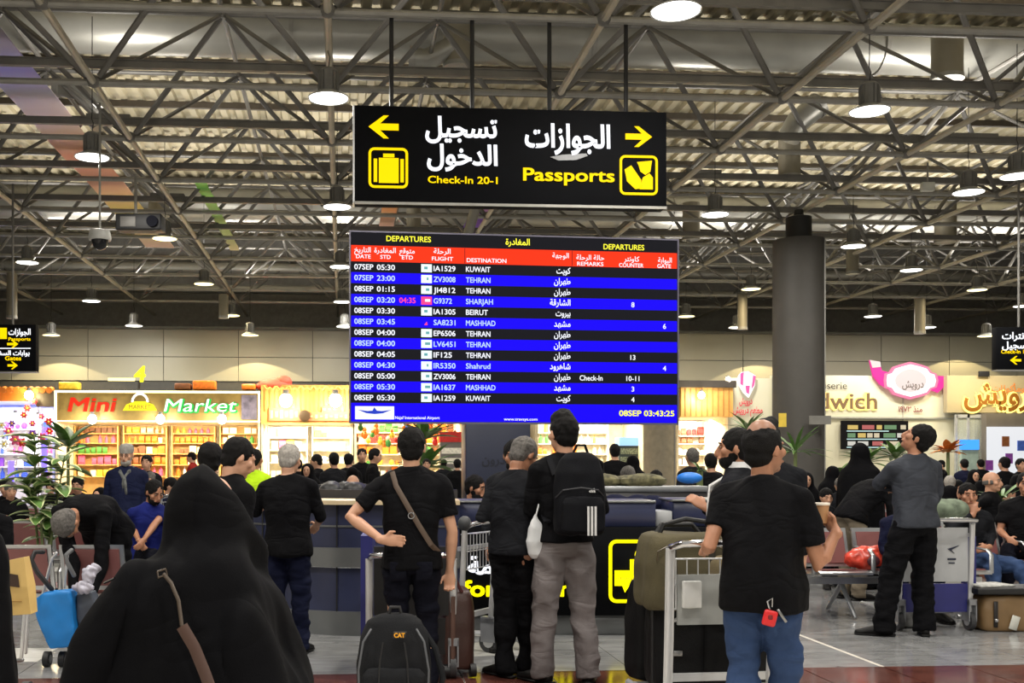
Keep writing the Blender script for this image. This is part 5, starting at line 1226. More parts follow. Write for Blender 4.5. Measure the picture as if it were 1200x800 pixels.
hand(fm, Vector((-.12, .30, 1.0)), (0.2, 1, 0), (1, 0, .5), .95, .8); fm.tube([(-.15, .12, .98), (-.12, .30, 1.0)], [.035, .025], 8, True); fm.tube([(-.15, .10, .98), (0.0, .05, 1.2), (0, .10, 1.27)], [.03, .04, .05], 8, True)
skinned('body', fm, skin, wr_, 0.009, 1)
def fl(px, py, dy): return cp(px, py, dy)
def flatstrap(name, pts, wdt, m, parent, th=0.005):
    mb = MB(); pts = [Vector(p) for p in pts]; mb.tube(pts, [(wdt/2, th)]*len(pts), 8, False); return mb.build(name, m, parent, True)
mb = MB(); mb.tube([fl(238, 716, -.315), fl(252, 738, -.325), fl(264, 765, -.335), (0.075, -.35, .77), (0.11, -.365, .62)], [(.018, .006)]*5, 8, flat=(1, 0, .4)); mb.build('shoulder_strap', mat('strap_brown', C(72, 48, 38), 0.6), wr_, True)
mb = MB(); mb.tube([fl(205, 661, -.235), fl(214, 658, -.235), fl(216, 664, -.24), fl(207, 667, -.245), fl(205, 661, -.235)], .004, 8); mb.tube([fl(212, 663, -.24), fl(222, 672, -.262), fl(232, 690, -.285), fl(238, 716, -.315)], [(.006, .003)]*4, 8, flat=(1, 0, .4)); mb.build('buckle', mat('buckle_dull', C(66, 54, 42), 0.5, 0.2), wr_, True)
MB().tube([fl(147, 673, -.235), fl(158, 668, -.235)], [(.012, .004)]*2, 8).build('clasp', chrome, wr_, True)
# ---------- T-shirt man with hand on hip and a strap across the back
p5 = Person('young man in black T-shirt, hand on hip, brown strap across his back', 482, 6.5, 0, 1.64, K_black, K_djeans, skin, hair_black, 'short', vox=V0,
    armL=((-.37, -.07, 1.115), (-.175, -.175, .985), (1, .05, -.08)), armR=((.25, .0, 1.02), (.235, .05, .775), (0.0, .05, -1)), footL=(-.10, 0), footR=(.11, .02), curlL=.5, curlR=1.0, legw=1.0, width=1.03)
mb = MB(); mb.tube([(-.115, -.075, 1.385), (-.09, -.125, 1.30), (-.02, -.148, 1.18), (.05, -.148, 1.06), (.12, -.145, .95), (.165, -.06, .90)], [(.016, .004)]*6, 8, flat=(.8, 0, .6)); mb.build('cross_strap', mat('strap_olive_brown', C(84, 68, 56), 0.6), p5.root, True)
mb = MB(); mb.tube([(.0+.018*math.cos(a), -.157, 1.125+.018*math.sin(a)) for a in [2*PI*i/12 for i in range(13)]], .004, 6); mb.build('strap_ring', chrome, p5.root, True)
for q in (-1, 1):
    rbox('back_pocket', (.10, .012, .115), (q*.078, -.124, .79), K_djeans, p5.root, .005, 1, (math.radians(6), 0, 0))
# ---------- man with rucksack
p7 = Person('young man in black sweater and light grey trousers with a black rucksack, seen from behind', 662, 6.97, 12, 1.74, K_black, K_ltgrey, skin, hair_black, 'rolled', vox=V0, hairkind='tall', hy=10,
    armL=((-.225, .02, 1.13), (-.13, .22, 1.16), (.3, 1, .1)), armR=((.25, .03, 1.14), (.12, .27, 1.17), (-.3, 1, .1)), footL=(-.15, 0.0, 0, 40), footR=(.16, .02, 0, -12), legw=1.22, hem=0.0)
rk7 = empty('rucksack', p7.root.location, -YAW, 'black rucksack with three white stripes worn by the man in grey trousers', 'rucksack')
bag_m = mat('rucksack_black', C(12, 13, 18), 0.75, 0, 0.15, 6, 0.3, 180, spec=.15)
def rucksack(root, c, w, d, h, m, rotz_=0.0, stripes=True, smooth=True):
    mb = MB(); M = Matrix.Rotation(rotz_, 3, 'Z'); prof = [(0, .80, .75), (.04, .96, .95), (.15, 1.0, 1.05), (.45, 1.0, 1.0), (.75, .92, .82), (.92, .74, .62), (.985, .50, .42), (1.0, .3, .25)]
    rs = []
    for t, a, b in prof:
        rs.append([Vector(c)+M @ Vector((w/2*a*math.copysign(abs(math.cos(q))**.6, math.cos(q)), d/2*b*math.copysign(abs(math.sin(q))**.7, math.sin(q)), h*t)) for q in [2*PI*i/28 for i in range(28)]])
    mb.rings(rs); skinned('pack_body', mb, m, root, .011, 3, .006, 12)
    mb = MB(); rs = []
    for t, a, b in ((0, .8, .8), (.06, 1, 1), (.8, 1, .9), (.97, .85, .5), (1, .5, .2)):
        rs.append([Vector(c)+M @ Vector((w*.42*a*math.copysign(abs(math.cos(q))**.5, math.cos(q)), -d*.5+d*.16*b*math.copysign(abs(math.sin(q))**.6, math.sin(q)), h*(.04+.44*t))) for q in [2*PI*i/24 for i in range(24)]])
    mb.rings(rs); skinned('front_pocket', mb, m, root, .010, 2, .004, 14)
    return M
bc = Vector((.055, -.245, .985))
M = rucksack(rk7, bc, .325, .20, .52, bag_m, math.radians(6))
for i in range(3):
    MB().b2((.085+i*.022, -.392, .99), (.098+i*.022, -.384, 1.17)).build('white_stripe', mat('stripe_white', C(205, 205, 205), 0.6), rk7)
for i in range(3):
    MB().prism([(.125+i*.013-.02, 1.255), (.135+i*.013-.02, 1.255), (.130+i*.013-.022, 1.268+.007*i), (.122+i*.013-.022, 1.262+.007*i)], -.352, -.344).build('triangle_logo', mat('stripe_white', C(205, 205, 205), 0.6), rk7)
mb = MB(); mb.tube([(-.10, -.30, 1.22), (-.06, -.352, 1.27), (.05, -.365, 1.285), (.16, -.345, 1.27), (.2, -.29, 1.23)], .005, 6); mb.build('zip', mat('zip_dark', C(50, 50, 54), 0.4), rk7)
for q in (-1, 1): mb = MB(); mb.tube([(q*.10+.02, -.16, 1.36), (q*.12+.01, -.06, 1.475), (q*.13, .05, 1.44), (q*.14, .13, 1.32), (q*.15, .10, 1.15), (q*.15+.02, -.14, 1.06)], [(.024, .008)]*6, 8, flat=(1, 0, 0)); mb.build('shoulder_strap', bag_m, rk7, True)
mb = MB(); mb.tube([(.02, -.24, 1.50), (.04, -.26, 1.55), (.09, -.26, 1.55), (.11, -.24, 1.50)], .009, 8); mb.build('grab_loop', bag_m, rk7, True)
# ---------- older grey haired man turned to the right
p6 = Person('grey-haired man in dark clothes with bowed head, left of the rucksack wearer', 602, 7.15, -38, 1.62, K_dgrey, K_black, skin_dark, hair_grey, 'rolled', vox=V0, lean=6, hy=-15, hp=28,
    armL=((-.21, .03, 1.07), (-.14, .25, 1.10), (.1, 1, .05)), armR=((.20, .12, 1.08), (.10, .30, 1.12), (-.6, .8, .2)), footL=(-.06, .02, 0, 40), footR=(.10, .16, 0, -50), legw=1.15, hem=-.04, width=1.04)
p6b = Person('bearded man facing the camera, half hidden behind the grey-haired man in dark clothes', 603, 8.2, 170, 1.60, K_dgrey, K_black, skin_dark, hair_black, 'long', vox=.015, beard=hair_black, hp=10, hairkind='receding')
# ---------- heavy man in the right foreground
p8 = Person('balding man in black T-shirt and blue jeans holding a paper cup in the right foreground', 893, 5.0, -38, 1.605, K_black, K_jeans, skin_dark, hair_black, 'short', vox=V0, hy=-22, hp=-4, width=1.10, belly=.05,
    armL=((-.245, .0, 1.055), (-.20, .24, 1.01), (.1, 1, 0)), armR=((.225, -.11, .965), (.315, -.085, 1.125), (-.15, .75, .55), (.1, -.4, 1), (-1, 0, 0)), footL=(-.11, .0), footR=(.12, .05), legw=1.15, hem=-.11, curlR=1.3)
sb_ = MB(); sb_.ell(p8.Hd((0.0, -0.012, 0.068)), (.066, .080, .079), p8.HM, 14, 8); sb_.build('bald_crown', mat('scalp', C(150, 108, 84), 0.45), p8.root, True)
mb = MB(); p = p8.shirt
fob = empty('key_fob', W((902-CX)*U(4.78), 4.78, EYE+(HY-724)*U(4.78)), -YAW, 'red key fob hanging from the belt of the man in blue jeans', 'key fob')
rbox('fob', (.062, .02, .072), (0, 0, 0), mat('fob_red', C(206, 30, 34), 0.45), fob, .012, 3, (0, .25, 0)); mb = MB(); mb.tube([(0, 0, .04), (-.01, 0, .075), (.012, 0, .09), (.01, 0, .05)], .004, 6); mb.build('key_ring', chrome, fob, True)
rbox('key', (.012, .005, .07), (.055, 0, .01), steel, fob, .002, 1, (0, -.6, 0)); rbox('fob_button', (.02, .004, .02), (0, -.011, .005), mat('fob_dark', C(120, 16, 20), .4), fob, .003, 1)
for q, x in ((-1, -.10), (1, .06)): pass
cup = empty('paper_cup', p8.root.location+Matrix.Rotation(-YAW, 3, 'Z') @ Vector((.268, -.02, 1.205)), -YAW, 'tan paper cup held up by the man in blue jeans', 'cup')
MB().lathe([(.028, -.045), (.038, .045)], n=24).build('wall', mat('cup_tan', C(178, 132, 90), 0.6), cup, True); MB().lathe([(.034, .040), (.041, .040), (.041, .050), (.034, .050)], n=24).build('rim', mat('cup_rim', C(225, 215, 200), 0.5), cup, True)
# ---------- bearded man with white collar, and head behind
p9 = Person('bearded man in white shirt and dark vest, profile, behind the luggage', 866, 6.35, 62, 1.63, K_dgrey, K_black, skin_dark, hair_black, 'long', vox=.012, beard=hair_black, hy=12, width=1.05, armL=((-.10, .12, 1.13), (-.19, .03, 1.17), (-.6, .3, .5)), armR=((.14, .02, 1.08), (.0, .2, 1.05), (-.6, .8, 0)), collar=K_white)
mb = MB(); mb.tube([p9.Hd((-.02, .05, -.16)), p9.R(Vector((-.03, .15, 1.30))), p9.R(Vector((-.03, .165, 1.15))), p9.R(Vector((-.03, .15, .95)))], [(.05, .015), (.055, .02), (.06, .02), (.07, .02)], 10, flat=p9.R(Vector((1, 0, 0)))); mb.build('white_shirt_front', K_white, p9.root, True)
p10 = Person('dark-haired man in charcoal almost hidden behind the balding man', 898, 7.0, -20, 1.69, K_dgrey, K_black, skin, hair_black, 'long', vox=.015, hairkind='tall', width=1.08)
# ---------- grey haired man at left
p4 = Person('white-haired man in a black long-sleeved shirt seen from behind at the counter', 337, 8.0, -6, 1.57, K_black, cloth('navy_denim', C(19, 23, 44)), skin, hair_white, 'rolled', vox=.012, hy=-10, hp=14, width=1.06, hem=-.10,
    armL=((-.255, .04, 1.07), (-.21, .27, 1.10)), armR=((.245, .03, 1.03), (.20, .22, .96)), footL=(-.10, 0), footR=(.10, .03), legw=1.15)
p2 = Person('young man with short dark hair in profile, behind the woman in the foreground', 270, 6.3, -50, 1.585, K_black, K_djeans, skin, hair_black, 'long', vox=.014, hy=-15, hp=22)
p2b = Person('person with black hair standing left of the young man in profile', 246, 6.9, 10, 1.56, K_dgrey, K_black, skin, hair_black, 'long', vox=.016)
p3 = Person('man in a lime high-visibility vest by the shops', 298, 12, -20, 1.57, K_lime, K_djeans, skin_dark, hair_black, 'short', vox=.016)
MB().tube([p3.R(p3.spine(.2)+Vector((.19*math.cos(a), .14*math.sin(a), 0))) for a in [2*PI*i/20 for i in range(21)]], [(.006, .02)]*21, 6, flat=(0, 0, 1)).build('reflective_band', mat('reflective_silver', C(190, 195, 195), .3), p3.root, True)
# ---------- grey polo man looking up
p11 = Person('man in slate grey shirt and black trousers, arms folded, looking up', 1072, 8.85, 18, 1.75, K_grey, K_black, skin_dark, hair_black, 'long', vox=.0115, hy=38, hp=-30, width=1.06, legw=1.28, hem=-.03,
    armL=((-.265, .10, 1.25), (-.06, .27, 1.22), (1, .1, 0)), armR=((.235, .10, 1.14), (.04, .29, 1.20), (-1, .1, .1)), footL=(-.27, .0, 0, 68), footR=(.09, .02, 0, -20))
# ---------- stooping man at left
p16 = Person('grey-haired man in black bending far down over the pushchair', 128, 8.75, 165, 1.72, K_black, K_black, skin_dark, hair_grey, 'long', vox=.013, lean=100, hp=62, width=1.12, belly=.02,
    armL=((.08, -.50, .62), (.03, -.60, .42)), armR=((-.13, -.50, .64), (-.10, -.62, .45)), hem=-.05, footL=(.12, 0, 0, 180), footR=(-.12, .05, 0, 165), hz=-.05)
# ---------- seated man in blue
p15 = Person('seated man in a royal blue T-shirt with folded hands behind the stooping man', 172, 10.6, -135, 1.60, K_blue, K_djeans, skin_dark, hair_black, 'short', vox=.014, seat=.42, lean=12, hp=18, beard=hair_black,
    armL=((.14, -.20, .85), (.08, -.42, .70)), armR=((-.16, -.02, .84), (.02, -.36, .68)), width=1.08)
p17 = Person('old man with white beard, grey knit cap and navy coat standing before the mini market', 149, 12.5, 178, 1.62, cloth('coat_navy', C(24, 29, 54)), K_black, skin, hair_white, 'long', vox=.015, beard=hair_white, width=1.15, hem=-.35, hairkind='none', hp=4)
MB().rings([[p17.Hd((x*r, y*r-.004, z)) for x, y in [(math.cos(2*PI*i/16), math.sin(2*PI*i/16)*1.18) for i in range(16)]] for r, z in ((.080, .035), (.084, .07), (.080, .11), (.06, .135), (.02, .145))]).build('knit_cap', mat('cap_grey', C(150, 146, 140), .8, 0, .2, 40, .4, 200), p17.root, True)
mb = MB(); mb.tube([p17.Hd((-.07, 0, -.14)), p17.Hd((-.05, .07, -.18)), p17.Hd((0.0, .10, -.25)), p17.Hd((.02, .11, -.45))], [.03, .03, .028, .03], 10, True); mb.tube([p17.Hd((.07, 0, -.14)), p17.Hd((.05, .07, -.18)), p17.Hd((-.01, .11, -.26)), p17.Hd((-.03, .11, -.42))], [.03, .03, .028, .03], 10, True)
mb.build('scarf', mat('scarf_check', C(90, 92, 90), .8, 0, .7, 24), p17.root, True)
for q in (-1, 1):
    mb = MB(); mb.tube([p17.Hd((q*.028+.020*math.cos(a), .096, .014+.016*math.sin(a))) for a in [2*PI*i/14 for i in range(15)]], .0025, 5); mb.build('glasses_rim', black_metal, p17.root)
cloaked('figure in black cut off by the left edge, beside the yellow paper bag', -42, 4.9, 20, 1.36, wide=.95, vox=.016)
p19 = Person('bearded clerk in a grey shirt seated behind the counter beside the navy stand', 553, 10.0, -120, 1.60, cloth('grey_check', C(84, 88, 96)), K_black, skin_dark, hair_black, 'long', vox=.014, seat=.46, beard=hair_black, hp=12)
# ---------- right side group
p12 = cloaked('woman in a black chador standing with back turned, left of the slate grey shirt', 1008, 12.3, -40, 1.66, vox=.016, lean=.0, wide=1.0)
p12b = Person('man in black jacket and khaki trousers bending over beside the standing black-veiled woman', 998, 11.2, -70, 1.66, K_black, K_khaki, skin_dark, hair_black, 'long', vox=.015, lean=78, hp=20, legw=1.1, width=1.05)
p13 = Person('seated man in a dark jacket and blue jeans holding a telephone at right', 1133, 10.6, 158, 1.62, K_dgrey, K_jeans, skin_dark, hair_black, 'long', vox=.013, seat=.36, lean=4, hp=2, hy=12,
    armR=((-.19, -.10, .78), (-.02, -.16, .93), (.15, .1, 1)), armL=((.22, -.05, .72), (.06, -.30, .62), (-1, -.2, -.2)), kneeL=(.30, -.38, .44), kneeR=(.02, -.42, .50), footL=(.38, -.58, .0, 200), footR=(.0, -.55, .0, 180), legw=1.1)
p13h = bpy.data.objects.new
rbox_ph = rbox('telephone', (.035, .012, .13), p13.root.location+Matrix.Rotation(-YAW, 3, 'Z') @ Vector((.035, -.13, 1.0)), black_metal, None, .005, 2, (0, .1, 0)); tag(rbox_ph, 'black telephone held to the ear by the seated man in jeans', 'phone')
p14 = Person('bald man in a black jacket seated facing right, behind the man with the telephone', 1160, 13.0, -125, 1.68, K_black, K_djeans, skin, hair_grey, 'long', vox=.014, seat=.42, hairkind='bald', width=1.2, hy=-10, armL=((.05, -.24, .78), (.22, -.28, .72)), armR=((-.25, .0, .82), (.05, -.3, .70)))
p13b = Person('person in a dark navy coat seated on the near bench, hidden by the standing man', 1056, 10.05, 178, 1.60, K_navy, K_navy, skin_dark, hair_black, 'long', vox=.018, seat=.36, lean=24, hp=40, width=1.1)
p20 = Person('man in black cut off by the right edge, seated on the near right bench', 1203, 11.2, 150, 1.70, K_black, K_djeans, skin_dark, hair_black, 'short', vox=.015, seat=.42, width=1.1)
finalize()
# ---------- crowd from prototypes
KB = {}
def proto(**k): k.setdefault('vox', .026); return Person('p', 0, 10, loc=Vector((0, 0, 0)), **k).root
PR = {'back': proto(h=1.72, sleeve='short', lean=3), 'front': proto(face=180, h=1.72, sleeve='long'), 'side': proto(face=90, h=1.70, sleeve='long', hp=10), 'sitb': proto(h=1.68, seat=.42, sleeve='long'), 'sitf': proto(face=180, h=1.68, seat=.42, sleeve='short', hp=12), 'sits': proto(face=-100, h=1.68, seat=.42, sleeve='long', hp=15),
      'bald': proto(h=1.66, seat=.42, sleeve='long', hairkind='bald', hair=hair_grey, face=150)}
def cproto(face, seat): r = cloaked('p', 0, 10, face, 1.60 if not seat else 1.60, seat, vox=.03, loc=Vector((0, 0, 0))); return r
PR['vb'] = cproto(10, False); PR['vf'] = cproto(175, False); PR['vsf'] = cproto(170, True); PR['vsb'] = cproto(0, True)
finalize()
for r in PR.values(): r.rotation_euler = (0, 0, -YAW)
used = set()
HT_ = {'back': 1.72, 'front': 1.72, 'side': 1.70, 'sitb': 1.31, 'sitf': 1.29, 'sits': 1.28, 'bald': 1.27, 'vb': 1.60, 'vf': 1.60, 'vsf': 1.31, 'vsb': 1.31}
def crowd(kind, px, ptop, D, label, rz=0, remap=None):
    """a figure whose crown stands at photo row ptop"""
    z = EYE+(HY-ptop)*U(D); k = z/HT_[kind]; k = min(max(k, .86), 1.12)
    src = PR[kind]; p = W((px-CX)*U(D), D, 0)
    o = copy_tree(src, p, -YAW+math.radians(rz), label, remap=remap, scale=k)
    return o
def rm(top=None, hair=None, bot=None):
    d = {}
    if top: d['black_cotton'] = top
    if hair: d['hair_black'] = hair
    if bot: d['dark_denim'] = bot
    return d
CR = [('side', 373, 533, 17, 'man in black in profile, leftmost of the group standing before the bright gift shop', 0, None),
 ('back', 392, 531, 16, 'man in dark brown with his back turned in the group before the bright gift shop', 20, rm(K_dgrey)),
 ('back', 408, 532, 17.5, 'man in black second from the left edge of the board in the shop group', -15, None),
 ('front', 424, 526, 18, 'man facing the camera among the group below the board corner', 10, rm(K_black)),
 ('side', 437, 526, 17, 'man in black in profile just left of the strap wearer, taller one', 180, None),
 ('back', 350, 540, 19, 'man in black farther back behind the white-haired man, right', 30, None),
 ('vf', 361, 542, 15, 'woman in black facing the camera below the bright gift shop', 0, None),
 ('sitb', 313, 560, 12, 'person with dark hair low behind the white-haired man', 0, rm(K_dgrey)),
 ('vb', 413, 548, 15, 'small woman in black before the shop group, right of the counter end', 0, None),
 ('front', 500, 556, 20, 'small figure behind the right shoulder of the strap wearer', 0, rm(K_black)),
 ('back', 536, 545, 21, 'dark figure by the red topped rack of the toy shop', 0, None),
 ('back', 721, 521, 17, 'man in a black T-shirt standing before the white snack kiosk', 0, None),
 ('vb', 742, 533, 17, 'woman in black right of the man at the snack kiosk', 0, None),
 ('vb', 700, 537, 15, 'woman in black close behind the rucksack wearer at the kiosk', 20, None),
 ('sitb', 736, 547, 13, 'grey-haired head behind the rear ledge under the kiosk', 0, rm(K_dgrey, hair_grey)),
 ('back', 813, 526, 14, 'grey-haired man in dark clothes behind the counter under the pine canopy', 15, rm(K_dgrey, hair_grey)),
 ('back', 833, 532, 13, 'man in black right of the grey-haired man under the pine canopy', -20, None),
 ('sitf', 768, 553, 14, 'small seated figure below the beige pillar', 0, rm(K_navy)),
 ('vsf', 944, 553, 15, 'seated woman in black facing the camera right of the balding man', 0, None),
 ('sitf', 967, 574, 12.5, 'seated young man in dark jacket bowing his head beside the thick pillar', 0, rm(K_dgrey)),
 ('vsb', 976, 546, 17, 'woman in black left of the standing veiled woman', 0, None),
 ('sitb', 985, 560, 16, 'grey-haired person behind the bending man', 0, rm(K_dgrey, hair_grey)),
 ('sitb', 1113, 558, 16, 'white-haired man in dark clothes right of the man with folded arms', -30, rm(K_black, hair_white)),
 ('vsf', 1141, 550, 19, 'seated woman in black facing the camera below the blue header fridge', 0, None),
 ('back', 1131, 544, 21, 'man in dark blue behind the seated rows below the fridge', 0, rm(K_navy)),
 ('vsf', 1112, 575, 14, 'woman in black seated just right of the man with folded arms', 60, None),
 ('back', 1179, 536, 17, 'man in black standing against the lit display, left one', 15, None),
 ('front', 1196, 538, 17, 'man with brown hair standing against the lit display, right one', 0, None),
 ('vsb', 1193, 556, 14.5, 'large figure in black beside the spiky plant at the right edge', -20, None),
 ('sits', 1120, 566, 18, 'seated man in black in profile behind the white-haired one', 0, None),
 ('vsb', 1150, 563, 17, 'woman in black from behind, between the fridge and the bald man', 0, None),
 ('back', 1150, 546, 24, 'far dark figure before the stone surround, left', 0, None),
 ('side', 1104, 546, 24, 'far dark figure close to the orange flowers', 0, None),
 ('sitf', 8, 562, 14, 'seated man in black at the far left behind the plant', 0, None),
 ('sitf', 12, 566, 13.5, 'grey bearded man in black seated at the left edge', 30, rm(None, hair_grey)),
 ('sitf', 92, 560, 14.5, 'seated man in black raising his arm right of the variegated plant', 0, None),
 ('vsf', 118, 574, 13, 'dark-clad person seated behind the stooping man', 0, None),
 ('front', 172, 534, 15, 'man in black standing right of the old man with the cap', 0, rm(K_dgrey)),
 ('sitf', 177, 555, 15, 'seated grey-bearded person right behind the old man with the cap', 0, rm(K_dgrey, hair_grey)),
 ('sits', 197, 562, 14, 'person in navy seated beside the big dark bag at left', 0, rm(K_navy)),
 ('vsb', 215, 560, 16, 'dark seated figure left of the foreground woman', 0, None),
 ('side', 226, 530, 24, 'small figure in red before the mini market shelves', 0, rm(cloth('red_cotton', C(150, 40, 36)))),
 ('sitf', 60, 566, 17, 'person seated behind the leaves of the variegated plant', 0, None),
 ('sitb', 458, 552, 13.5, 'small bald-looking head behind the counter left of the strap wearer', 0, rm(K_dgrey, hair_grey)),
 ('bald', 414, 560, 12.5, 'bald man looking over the left counter top', 20, None),
 ('vsf', 380, 566, 12.5, 'woman in black low behind the left counter top', 0, None),
 ('sitf', 868, 560, 15, 'dark seated figure behind the bearded man', 0, None),
 ('sitb', 925, 560, 17, 'far seated figure between the balding man and the pillar', 0, None),
 ('sits', 1178, 584, 14, 'person in black with crossed arms right of the bald man', 0, None),
 ('back', 520, 540, 24, 'far figure in front of the green plant in the toy shop', 0, rm(K_dgrey)),
 ('front', 690, 540, 24, 'far figure at the left side of the white kiosk', 0, None),
 ('back', 835, 545, 20, 'far figure in the small shop under the pine canopy', 0, rm(K_navy))]
for c in CR: crowd(*c)
for k_, r in PR.items():
    for ch in list(r.children_recursive): bpy.data.objects.remove(ch)
    bpy.data.objects.remove(r)
# ================================================================== BENCHES
pad_m = mat('maroon_pad', C(122, 74, 72), 0.45, 0, 0.1, 5); bench_m = mat('bench_silver', C(178, 180, 182), 0.28, 0.85, 0.06)
def bench(n, label):
    r = empty('airport_bench', (0, 0, 0), 0, label, 'bench', 'rows of maroon airport benches')
    w = 0.56; L = n*w
    mb = MB(); mb.b2((-L/2, -0.05, .30), (L/2, .05, .36)); mb.build('beam', bench_m, r)
    for i in range(n):
        x = -L/2+w*(i+.5)
        s_ = empty_part('seat', r, x)
        f = MB(); f.rings([[(x-.25, -.26, .405), (x+.25, -.26, .405), (x+.25, -.26, .425), (x-.25, -.26, .425)], [(x-.25, -.22, .41), (x+.25, -.22, .41), (x+.25, -.22, .44), (x-.25, -.22, .44)], [(x-.25, .20, .375), (x+.25, .20, .375), (x+.25, .20, .405), (x-.25, .20, .405)]]); so = f.build('seat', bench_m, r)
        f = MB(); f.rings([[(x-.215, -.215, .437), (x+.215, -.215, .437), (x+.215, -.215, .452), (x-.215, -.215, .452)], [(x-.215, .17, .403), (x+.215, .17, .403), (x+.215, .17, .42), (x-.215, .17, .42)]]); f.build('seat_pad', pad_m, so)
        tl = lambda z: .20+(z-.42)*.30
        f = MB(); zz = [.44, .60, .80]; f.rings([[(x-.25, tl(z), z), (x+.25, tl(z), z), (x+.25, tl(z)+.022, z), (x-.25, tl(z)+.022, z)] for z in zz]); bo = f.build('backrest', bench_m, r)
        f = MB(); f.rings([[(x-.215, tl(z)-.016, z), (x+.215, tl(z)-.016, z), (x+.215, tl(z)+.036, z), (x-.215, tl(z)+.036, z)] for z in (.475, .62, .765)]); f.build('back_pad', pad_m, bo)
    for i in range(n+1):
        if i % 2 == 0 or n < 4:
            x = -L/2+w*i; f = MB(); f.tube([(x, .20, .40), (x, .22, .58), (x, .16, .63), (x, -.14, .62), (x, -.20, .58), (x, -.20, .41)], [(.022, .012)]*6, 8, flat=(1, 0, 0)); f.build('armrest', bench_m, r, True)
    for x in (-L/2+.35, L/2-.35):
        f = MB(); f.tube([(x, .02, .32), (x, -.28, .025)], [(.028, .02), (.02, .015)], 8, True); f.build('leg', bench_m, r, True)
        f = MB(); f.tube([(x, -.02, .32), (x, .30, .025)], [(.028, .02), (.02, .015)], 8, True); f.build('leg', bench_m, r, True)
    return r
def empty_part(*a): return None
b0 = bench(3, 'near maroon bench with silver frame facing the camera, a red bag on it'); b0.location = W((1036-CX)*U(10.0)+.10, 10.05); b0.rotation_euler[2] = -YAW+.05
b4 = bench(4, 'maroon bench at right under the seated man with the telephone'); b4.location = W((1190-CX)*U(11), 11.0); b4.rotation_euler[2] = -YAW+.02
for lab, px, D, rz in (('maroon bench seen from behind at the left edge, below the plant', 40, 8.6, PI), ('maroon bench behind the variegated plant at left', 92, 15.2, 0.1), ('maroon bench in the second row at left, seen from behind', 10, 12.0, PI), ('maroon bench in the second row at right, its white top edge showing', 1215, 13.6, PI), ('far maroon bench row at right behind the bald man', 1150, 16.5, 0),
                       ('far maroon bench row behind the seated man in royal blue', 180, 12.0, .3), ('far maroon bench row left of the pillar base', 960, 14.0, 0), ('farthest maroon bench row in front of the mini market', 110, 18.0, 0), ('farthest maroon bench row at right before the restaurant', 1060, 18.5, 0)):
    copy_tree(b4 if D > 10 else b0, W((px-CX)*U(D), D), -YAW+rz, lab)
# small low table and pallet near the right trolley
# ================================================================== LUGGAGE TROLLEYS
blue_t = mat('trolley_blue', C(38, 40, 110), 0.4); ad_m = mat('trolley_panel_white', C(176, 178, 180), 0.4, 0, 0.1, 4)
def wheel(mb_t, mb_r, c, r=.075):
    c = Vector(c); mb_t.rings([[c+Vector((x, r*k*math.cos(a), r*k*math.sin(a))) for a in [2*PI*i/18 for i in range(18)]] for x, k in ((-.02, .8), (-.02, 1), (.02, 1), (.02, .8))]); mb_r.rings([[c+Vector((x, r*.55*math.cos(a), r*.55*math.sin(a))) for a in [2*PI*i/12 for i in range(12)]] for x in (-.024, .024)])
def trolley(label, panel=True, w=.62, hh=1.0, knobs=False):
    """handle side towards -y, load platform towards +y"""
    r = empty('luggage_trolley', (0, 0, 0), 0, label, 'trolley')
    for s in (-1, 1):
        f = MB(); f.tube([(s*w/2, 0, .12), (s*w/2, -.03, .55), (s*w/2, -.05, hh)], [(.026, .018)]*3, 8); f.build('upright', alu, r, True)
        if knobs: MB().ell((s*w/2, -.05, hh+.02), (.05, .05, .055)).build('knob', mat('knob_dark_grey', C(58, 60, 62), .5), r, True)
        f = MB(); f.tube([(s*w/2, 0, .14), (s*w/2*.75, .85, .12)], .022, 8); f.build('side_rail', alu, r, True)
        t1, t2 = MB(), MB(); wheel(t1, t2, (s*w/2, 0, .08), .08); wo = t1.build('wheel', mat('tyre_grey', C(60, 60, 62), .6), r, True); t2.build('hub', alu, wo)
        f = MB(); f.b2((s*w/2-.035, -.06, .08), (s*w/2-.025, .06, .26)).b2((s*w/2+.025, -.06, .08), (s*w/2+.035, .06, .26)).b2((s*w/2-.035, -.06, .22), (s*w/2+.035, .06, .27)); f.build('wheel_fork', mat('fork_grey', C(150, 152, 156), .4, .4), r)
    f = MB(); f.tube([(-w/2, -.05, hh), (-w/2+.03, -.16, hh+.03), (-w/2+.12, -.19, hh+.035), (w/2-.12, -.19, hh+.035), (w/2-.03, -.16, hh+.03), (w/2, -.05, hh)], .019, 10, True); f.build('push_handle', chrome, r, True)
    f = MB(); f.b2((-w/2, -.012, .30), (w/2, .012, .34)).b2((-w/2, -.012, .80), (w/2, .012, .83)); f.build('cross_rail', alu, r)
    if panel:
        MB().b2((-w/2+.03, -.035, .42), (w/2-.03, -.012, .88)).build('advert_panel', ad_m, r); MB().b2((-w/2+.03, -.03, .16), (w/2-.03, -.0, .40)).build('lower_panel', blue_t, r)
    else:
        f = MB()
        for i in range(9): x = -w/2+.04+i*(w-.08)/8; f.tube([(x, -.02, hh-.32), (x, -.02, hh-.06), (x, -.14, hh-.05)], .004, 5)
        for z in (hh-.32, hh-.19, hh-.06): f.tube([(-w/2, -.02, z), (w/2, -.02, z)], .005, 5)
        f.build('wire_basket', alu, r)['kind'] = 'stuff'
    for i in range(3):
        y = .2+i*.28; f = MB(); f.tube([(-w/2*(1-y*.28), y, .13), (w/2*(1-y*.28), y, .13)], .014, 6); f.build('platform_bar', alu, r)
    t1, t2 = MB(), MB(); wheel(t1, t2, (0, .86, .06), .06); wo = t1.build('wheel', mat('tyre_grey', C(60, 60, 62), .6), r, True); t2.build('hub', alu, wo)
    return r
